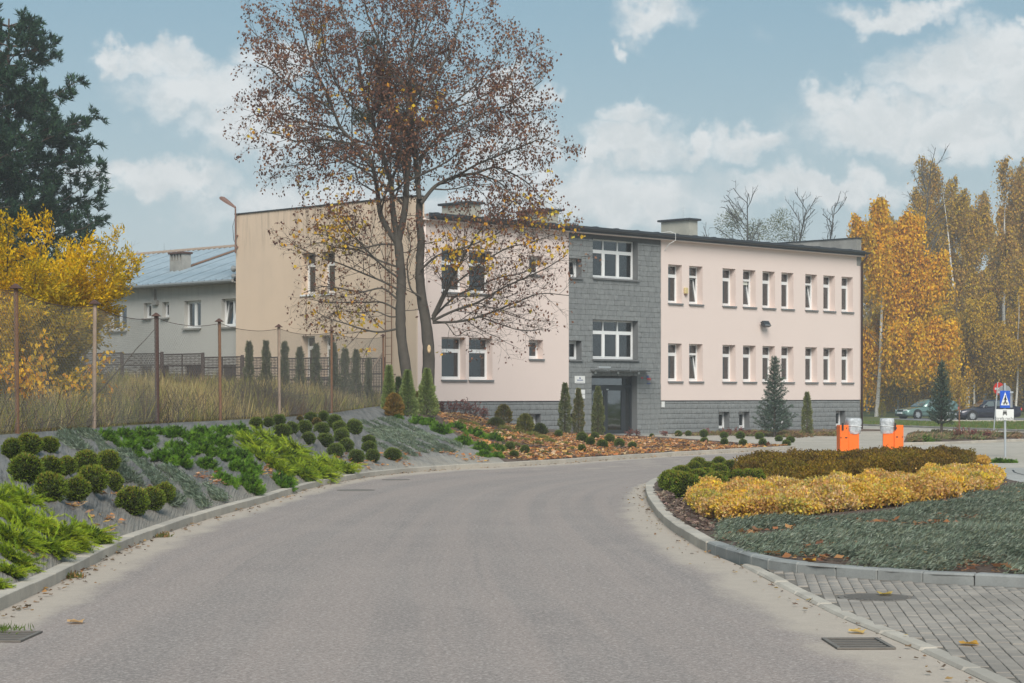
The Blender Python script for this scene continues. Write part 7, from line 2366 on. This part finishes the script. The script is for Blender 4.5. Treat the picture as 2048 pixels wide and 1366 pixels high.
# parking barriers in orange, their heads wrapped in plastic -----------------------------
def barrier(px, side, label):
    D = 57.5 if side < 0 else 61.0
    x = (px - 1024) / F * D
    o = empty('barrier_box', (x, D, 0), R(-8 * side), label, 'barrier', 'orange barrier boxes')
    k = D / F
    wN, wW = 18 * k, 22 * k                     # the narrow post part and the wider cabinet
    hN = H + (HZ - 850) / F * D; hW = H + (HZ - 863) / F * D
    s = side
    m = MB(); xa, xb = sorted((s * 0, s * wN * 1.0)); m.bbox(xa, xb, -.17, .17, -.02, hN, .012); m.build('post', MAT['orange_paint'], o)
    m = MB(); xa, xb = sorted((-s * .003, -s * wW)); m.bbox(xa, xb, -.14, .20, -.02, hW, .012); m.build('cabinet', MAT['orange_paint'], o)
    m = MB(); xa, xb = sorted((s * wN * .62, s * wN * .82)) if s < 0 else sorted((s * wN * .02, s * wN * .2))
    m.box(xa, xb, -.20, -.171, hN - .15, hN + .06); m.build('arm_holder', MAT['black_plastic'], o)
    # small dark marks on the front
    for (u, z, w, h) in ((.25, hN - .09, .025, .045), (.30, hN - .36, .07, .035), (.88, hN - .36, .03, .035)):
        cx = s * wN * u; m = MB(); m.box(cx - w / 2, cx + w / 2, -.174, -.1705, z - h / 2, z + h / 2); m.build('marking', MAT['print_black'], o)
    # wrapped motor head
    zt = H + (HZ - 837) / F * D
    cx = -s * wW * .62; hw = 14.3 * k
    inner = MB(); inner.bbox(cx - hw * .8, cx + hw * .8, -.15, .22, hW + .004, zt - .03, .03); inner.build('motor_head', MAT['galvanised'], o)
    nz, na = 7, 26; vs = []; fs = []
    for i in range(nz):
        t = i / (nz - 1); z = hW - .06 + (zt - hW + .06) * t
        pinch = [.86, .92, .98, .94, 1.02, 1.0, .95][i]
        for a in range(na):
            th = 2 * math.pi * a / na; c, d_ = math.cos(th), math.sin(th)
            sup = lambda q: math.copysign(abs(q) ** .5, q)
            vs.append((cx + sup(c) * hw * pinch * random.uniform(.97, 1.04), .03 + sup(d_) * .235 * pinch * random.uniform(.97, 1.04), z + random.uniform(-.012, .012)))
    for i in range(nz - 1):
        for a in range(na): b = (a + 1) % na; fs.append((i * na + a, i * na + b, (i + 1) * na + b, (i + 1) * na + a))
    vs.append((cx, .03, zt + .012)); fs += [((nz - 1) * na + a, (nz - 1) * na + (a + 1) % na, len(vs) - 1) for a in range(na)]
    m = MB(); m._add(vs, fs); m.build('plastic_wrap', MAT['plastic_wrap'], o, smooth=True)
    ring = [(cx + math.copysign(abs(math.cos(t)) ** .5, math.cos(t)) * hw * 1.0, .03 + math.copysign(abs(math.sin(t)) ** .5, math.sin(t)) * .235, hW + (zt - hW) * .42 + .02 * math.sin(t * 2)) for t in np.linspace(0, 2 * math.pi, 27)]
    m = MB(); m.tube(ring, .011, 5, cap=False); m.build('tape', MAT['sign_white'], o)
barrier(1694, -1, 'orange barrier box nearest the building, its head wrapped in clear plastic')
barrier(1788, 1, 'orange barrier box nearest the road sign, its head wrapped in clear plastic')

# road signs ---------------------------------------------------------------------------
def crossing_sign():
    p = on_ground(2012, 914); D = p[1]; k = D / F
    o = empty('road_sign', (p[0], D, p[2]), 0, 'blue pedestrian crossing sign over a white plate on a grey pole', 'road sign')
    z = lambda y: H + (HZ - y) * k - p[2]; X = lambda x: (x - 1024) * k - p[0]
    m = MB(); m.tube([(X(2010.5), 0, -.1), (X(2009.5), 0, z(766))], .032, 10); m.build('pole', MAT['galvanised'], o)
    # blue board turned a little away
    m = MB(); xa, xb, za, zb = X(1999), X(2019), z(816), z(781.5); m.bbox(xa, xb, -.075, -.055, za, zb, .006); bl = m.build('blue_board', MAT['sign_blue'], o)
    yf = -.0775
    m = MB(); m.prism([(xa + .018, yf, za + (zb - za) * .16), (xb - .018, yf, za + (zb - za) * .16), ((xa + xb) / 2, yf, zb - (zb - za) * .07)], (0, -.002, 0)); m.build('white_triangle', MAT['sign_white'], bl)
    # walking figure and stripes
    cx = (xa + xb) / 2; u = (zb - za) / 100; yq = yf - .0025; z0 = za + (zb - za) * .18
    m = MB()
    def limb(x0, y0, x1, y1, w):
        d = Vector((x1 - x0, 0, y1 - y0)).normalized(); nrm = Vector((-d.z, 0, d.x)) * w * u / 2
        a = Vector((cx + x0 * u, yq, z0 + y0 * u)); b = Vector((cx + x1 * u, yq, z0 + y1 * u))
        m.prism([a - nrm, b - nrm, b + nrm, a + nrm], (0, -.0015, 0))
    limb(-7, 2, 0, 26, 5); limb(8, 2, 1, 26, 5); limb(0, 24, 2, 46, 8); limb(1, 42, -8, 30, 4); limb(2, 42, 9, 28, 4); limb(2, 48, 2.2, 55, 7)
    limb(-16, 12, 16, 12, 3); limb(-12, 6, -8, 6, 4); limb(10, 6, 14, 6, 4)
    m.build('walking_figure', MAT['print_black'], bl)
    # its twin facing the other road, seen edge-on behind, and the round board on top
    m = MB(); m.box(X(2018), X(2026), .055, .075, z(815), z(783)); m.build('side_board', MAT['sign_back'], o)
    m = MB(); m.lathe([(.001, .062), (13.0 * k, .062), (13.0 * k, .052), (.001, .052)], 28, (X(2010), 0, z(783)), 'y'); m.build('round_board', MAT['sign_back'], o)
    m = MB(); m.box(X(1995), X(2026), -.05, -.033, z(785.5), z(783)); m.build('clamp_bar', MAT['galvanised'], o)
    xa, xb, za, zb = X(1990.5), X(2026.5), z(840.5), z(818.5)
    m = MB(); m.bbox(xa, xb, -.075, -.055, za, zb, .005); pl = m.build('white_plate', MAT['sign_white'], o)
    t = flat_text(pl, 'Strefa ruchu', (zb - za) * .36, (xa + xb) / 2, .0765, za + (zb - za) * .17, 'print_black')
    cx, cz, u = (xa + xb) / 2, za + (zb - za) * .68, (zb - za) / 85
    m = MB(); q = lambda x0, x1, y0, y1: m.box(cx + x0 * u, cx + x1 * u, -.0775, -.0755, cz + y0 * u, cz + y1 * u)
    q(-15, 15, 12, 17); m.prism([(cx - 16 * u, -.0775, cz - 2 * u), (cx + 16 * u, -.0775, cz - 2 * u), (cx + 13 * u, -.0775, cz + 9 * u), (cx - 13 * u, -.0775, cz + 9 * u)], (0, .002, 0)); q(-16, 16, -12, -4); q(-16, -10, -20, -12); q(10, 16, -20, -12)
    m.build('vehicle_symbol', MAT['print_black'], pl)
crossing_sign()
def no_entry():
    D = 84.0; k = D / F
    x = (1986.5 - 1024) * k
    o = empty('road_sign', (x, D, drop(x, D, 0)), 0, 'red and white no-entry sign on a leaning thin pole', 'road sign')
    z = lambda y: H + (HZ - y) * k; X = lambda px: (px - 1024) * k - x
    m = MB(); m.tube([(0, 0, -.1), (X(1996), 0, z(771))], .028, 8); m.build('pole', MAT['galvanised'], o)
    c = (X(1997), -.05, z(784.5)); r = 12.5 * k; rot = Matrix.Rotation(R(-48), 4, 'Z')
    def disc(name, rad, y0, y1, mat, par):
        m = MB(); m.lathe([(.001, y0), (rad, y0), (rad, y1), (.001, y1)], 28, (0, 0, 0), 'y')
        return m.build(name, MAT[mat], par, loc=c, rot=(0, 0, R(-48)))
    d = disc('disc', r, -.004, .012, 'sign_red', o)
    m = MB(); m.box(-r * .72, r * .72, -.009, -.0045, -r * .17, r * .17); m.build('white_bar', MAT['sign_white'], d)
no_entry()
# thin rusty stake beside the young spruce
p = on_ground(1918, 876)
m = MB(); m.tube([(0, 0, -.2), (.02, 0, 80 / F * p[1])], .03, 6)
st = m.build('stake', MAT['rust'], None, loc=tuple(p)); tag(st, 'thin rusty stake in the bed right of the young spruce', 'stake')

# cars -------------------------------------------------------------------------------------
def make_car(name, label, paint, estate, loc, rz, group):
    o = empty(name, loc, rz, label, 'car', group)
    L, Wd = (4.78, 1.78) if estate else (4.55, 1.74)
    # stations along x (front is -x): x, half width at sill, belt half width, sill z, belt z, crown z
    S_ = [(-.500, .52, .46, .34, .50, .52), (-.490, .70, .66, .22, .60, .64), (-.455, .82, .76, .19, .66, .72), (-.38, .87, .80, .18, .72, .80), (-.26, .885, .82, .18, .80, .87), (-.165, .89, .825, .18, .86, .91),
          (0, .89, .83, .18, .90, .93), (.2, .89, .83, .18, .92, .95), (.34, .885, .82, .18, .94, .97), (.43, .86, .80, .20, .95, .98 if estate else .99), (.48, .80, .74, .24, .93, .96), (.5, .70, .64, .34, .86, .88)]
    V, Fq = [], []
    nr = 11
    for (x, ws, wb, zs, zb, zc) in S_:
        X = x * L; k = Wd / 1.78
        half = [(0, zs), (ws * .85, zs), (ws, zs + .07), (ws * 1.0, zs + (zb - zs) * .55), (wb * 1.02, zb - .03), (wb * .96, zb + (zc - zb) * .45), (wb * .62, zc - .004), (0, zc)]
        ring = [(X, -w * k, z) for w, z in half] + [(X, w * k, z) for w, z in half[-2:0:-1]]
        V += ring; n = len(ring)
    for i in range(len(S_) - 1):
        for j in range(n):
            a = i * n + j; b = i * n + (j + 1) % n
            Fq.append((a, b, b + n, a + n))
    Fq.append(tuple(range(n - 1, -1, -1))); Fq.append(tuple(range((len(S_) - 1) * n, len(S_) * n)))
    me = bpy.data.meshes.new('body'); me.from_pydata(V, [], Fq); me.materials.append(MAT[paint]); me.polygons.foreach_set('use_smooth', [True] * len(Fq)); me.update()
    body = link('body', me, o)
    sub = body.modifiers.new('sub', 'SUBSURF'); sub.levels = 1; sub.render_levels = 2
    # cabin
    hr = 1.43 if estate else 1.40
    G_ = [(-.19, .80, .90, .80, .905), (-.045, .78, .915, .58, hr - .03), (.06, .78, .92, .585, hr), (.20, .78, .93, .58, hr - .01)]
    G_ += [(.38, .77, .95, .57, hr - .04), (.47, .74, .95, .60, hr - .16), (.492, .72, .94, .70, .955)] if estate else [(.27, .77, .945, .55, hr - .05), (.40, .74, .965, .68, 1.0), (.42, .73, .96, .70, .965)]
    V, Fq = [], []
    for (x, wb, zb, wt, zt) in G_:
        X = x * L
        V += [(X, -wb, zb), (X, -(wb * .35 + wt * .65), zb + (zt - zb) * .7), (X, -wt * .88, zt), (X, 0, zt + .015), (X, wt * .88, zt), (X, (wb * .35 + wt * .65), zb + (zt - zb) * .7), (X, wb, zb)]
    n = 7
    for i in range(len(G_) - 1):
        for j in range(n - 1):
            a = i * n + j; Fq.append((a, a + n, a + n + 1, a + 1))
    Fq.append(tuple(range(n))); Fq.append(tuple(range(len(V) - 1, len(V) - 1 - n, -1)))
    me = bpy.data.meshes.new('cabin'); me.from_pydata(V, [], Fq); me.materials.append(MAT[paint]); me.polygons.foreach_set('use_smooth', [True] * len(Fq)); me.update()
    cab = link('cabin', me, o)
    # glass: windscreen, side windows, rear
    def gsec(x):
        xs = [g[0] for g in G_]; return [np.interp(x, xs, [g[q] for g in G_]) for q in range(1, 5)]
    def side_pt(x, f, s):
        wb, zb, wt, zt = gsec(x); w = wb + (wt - wb) * f; z = zb + (zt - zb) * f
        return (x * L, s * (w + .012), z)
    def wins(s):
        lst = [(-.115, -.035, .005, .115), (.005 + .015, .02, .20, .20)]
        panes = [[(-.125, .16), (-.038, .84), (.055, .86), (.055, .12)], [(.07, .12), (.07, .86), (.19, .86), (.20, .12)]]
        if estate: panes.append([(.215, .12), (.215, .86), (.37, .84), (.435, .14)])
        else: panes.append([(.215, .12), (.205, .84), (.255, .80), (.30, .30)])
        for p in panes:
            m = MB(); pts = [side_pt(x, f, s) for x, f in p]
            if s > 0: pts = pts[::-1]
            m.poly(pts); m.build('side_window', MAT['car_glass_dark'], cab)
    wins(-1); wins(1)
    def screen(x0, x1, f0, f1, nm):
        wb, zb, wt, zt = gsec(x0); wc, zc, wd, zd = gsec(x1)
        off = -.014 if x1 > x0 else .014
        a = .86
        z0 = zb + (zt - zb) * 1.0 if abs(zt - zb) < .1 else zb
        p = [(x0 * L + off * 2, -wb * a, z0 + .03), (x1 * L + off, -wd * .80, zd - .03), (x1 * L + off, wd * .80, zd - .03), (x0 * L + off * 2, wb * a, z0 + .03)]
        m = MB(); m.poly(p if x1 < x0 else p[::-1]); m.build(nm, MAT['car_glass_dark'], cab)
    screen(-.185, -.05, 0, 0, 'windscreen')
    if estate: screen(.490, .472, 0, 0, 'rear_window')
    else: screen(.40, .285, 0, 0, 'rear_window')
    # wheels
    for sx in (-.305, .28):
        for s in (-1, 1):
            c = (sx * L, s * (Wd / 2 - .10), .315)
            m = MB(); m.lathe([(.385, -.03), (.385, .125), (.001, .125)], 24, (c[0], s * (Wd / 2 - .10), .335), 'y') if s > 0 else m.lathe([(.385, .03), (.385, -.125), (.001, -.125)], 24, (c[0], s * (Wd / 2 - .10), .335), 'y')
            m.build('wheel_arch', MAT['black_plastic'], o)
            m = MB(); y0, y1 = (-.08, .131) ; sg = s
            m.lathe([(.20, sg * -.08), (.30, sg * -.08), (.315, sg * -.05), (.315, sg * .11), (.30, sg * .135), (.215, sg * .135)], 24, c, 'y', caps=False); wh = m.build('wheel', MAT['tyre_rubber'], o, smooth=True)
            m = MB(); m.lathe([(.214, sg * .120), (.20, sg * .132), (.12, sg * .128), (.07, sg * .137), (.001, sg * .138)], 24, c, 'y'); rim = m.build('rim', MAT['rim_metal'], wh)
            for a in range(7):
                t = a * 2 * math.pi / 7
                mm = MB(); q = (c[0] + .155 * math.cos(t), c[1] + sg * .1335, c[2] + .155 * math.sin(t)); mm.lathe([(.026, 0), (.026, sg * .004), (.001, sg * .004)], 8, q, 'y'); mm.build('rim_hole', MAT['black_plastic'], wh)
    # lamps, grille, plate, mirrors, handles
    for s in (-1, 1):
        m = MB(); m.prism([(-.4875 * L, s * .36, .57), (-.472 * L, s * .70, .60), (-.474 * L, s * .68, .70), (-.489 * L, s * .36, .665)], (-.035, 0, 0)); m.build('headlight', MAT['headlamp'], o)
        m = MB(); m.box(.486 * L, .503 * L, min(s * .52, s * .70), max(s * .52, s * .70), .70, .86); m.build('tail_light', MAT['sign_red'], o)
        m = MB(); m.bbox(-.108 * L, -.075 * L, min(s * .86, s * 1.02), max(s * .86, s * 1.02), .94, 1.06, .03); m.build('mirror', MAT[paint], o)
        for hx in (.035, .19): m = MB(); m.box(hx * L, hx * L + .16, min(s * .872, s * .915), max(s * .872, s * .915), .80, .825); m.build('door_handle', MAT[paint], o)
        m = MB(); m.box(-.22 * L, .20 * L, min(s * .88, s * .903), max(s * .88, s * .903), .50, .545); m.build('side_strip', MAT['black_plastic'], o)
    m = MB(); m.box(-.503 * L, -.480 * L, -.33, .33, .575, .66); m.build('grille', MAT['black_plastic'], o)
    m = MB(); m.box(-.512 * L, -.4985 * L, -.26, .26, .39, .49); m.build('number_plate', MAT['plate_white'], o)
    m = MB(); m.box(-.503 * L, -.47 * L, -.60, .60, .25, .34); m.build('bumper_grille', MAT['black_plastic'], o)
    if estate:
        for s in (-1, 1): m = MB(); m.tube([(-.02 * L, s * .50, hr + .0), (.02 * L, s * .50, hr + .05), (.34 * L, s * .50, hr + .03), (.38 * L, s * .50, hr - .03)], .018, 6); m.build('roof_rail', MAT['black_plastic'], o)
    return o
def dark_glass():
    m, k, b = material('car_glass_dark')
    k.put(b.inputs['Base Color'], (0.10, 0.12, 0.12)); b.inputs['Roughness'].default_value = .06; b.inputs['Specular IOR Level'].default_value = .9; b.inputs['Coat Weight'].default_value = .5
dark_glass()
D = 147; make_car('estate_car', 'green estate car parked on the grass behind the young spruce', 'paint_green', True, ((1853 - 1024) / F * D, D, .0), R(26), 'parked cars')
D = 136; make_car('saloon_car', 'dark blue saloon car parked behind the road signs', 'paint_dark', False, ((1972 - 1024) / F * D, D, .02), R(12), 'parked cars')

# cracks drawn by tar on the slab paving
for (pts, lab) in (([(1965, 935), (1975, 945), (2000, 953), (2012, 953)], 'dark tar line curving on the grey paving near the hedge end'), ([(2026, 940), (2030, 945), (2048, 950)], 'short dark tar line on the grey paving at the picture edge'), ([(1972, 957), (1990, 960), (2020, 965), (2048, 969)], 'long dark joint across the grey paving')):
    q = catmull(np.array([G(px, py, .006)[:2] for px, py in pts]), 6)
    V, Fc = [], []
    for i in range(len(q)):
        d = unit((q[min(i + 1, len(q) - 1)] - q[max(i - 1, 0)])[None])[0]; nn = np.array([-d[1], d[0]]) * .02
        V += [(*(q[i] + nn), .010), (*(q[i] - nn), .010)]
    for i in range(len(q) - 1): Fc.append((2 * i, 2 * i + 1, 2 * i + 3, 2 * i + 2))
    tag(link('tar_line', mesh_np('tar_line', np.array(V), np.array(Fc), MAT['print_black'])), lab, 'tar line', 'tar lines on the paving', 'structure')

# ------------------------------------------------------------------ autumn haze
def haze():
    m = bpy.data.materials.new('haze'); m.use_nodes = True
    k = NT(m.node_tree); k.n.clear()
    out = k.node('ShaderNodeOutputMaterial'); v = k.node('ShaderNodeVolumePrincipled')
    k.put(v.inputs['Color'], (0.86, 0.89, 0.91)); v.inputs['Density'].default_value = 0.00095; v.inputs['Anisotropy'].default_value = 0.0
    k.l.new(v.outputs[0], out.inputs['Volume'])
    o = MB().box(-310, 310, -70, 530, -1.3, 34).build('haze', m)
    tag(o, 'thin pale autumn haze over the whole place', 'haze', None, 'stuff')
haze()
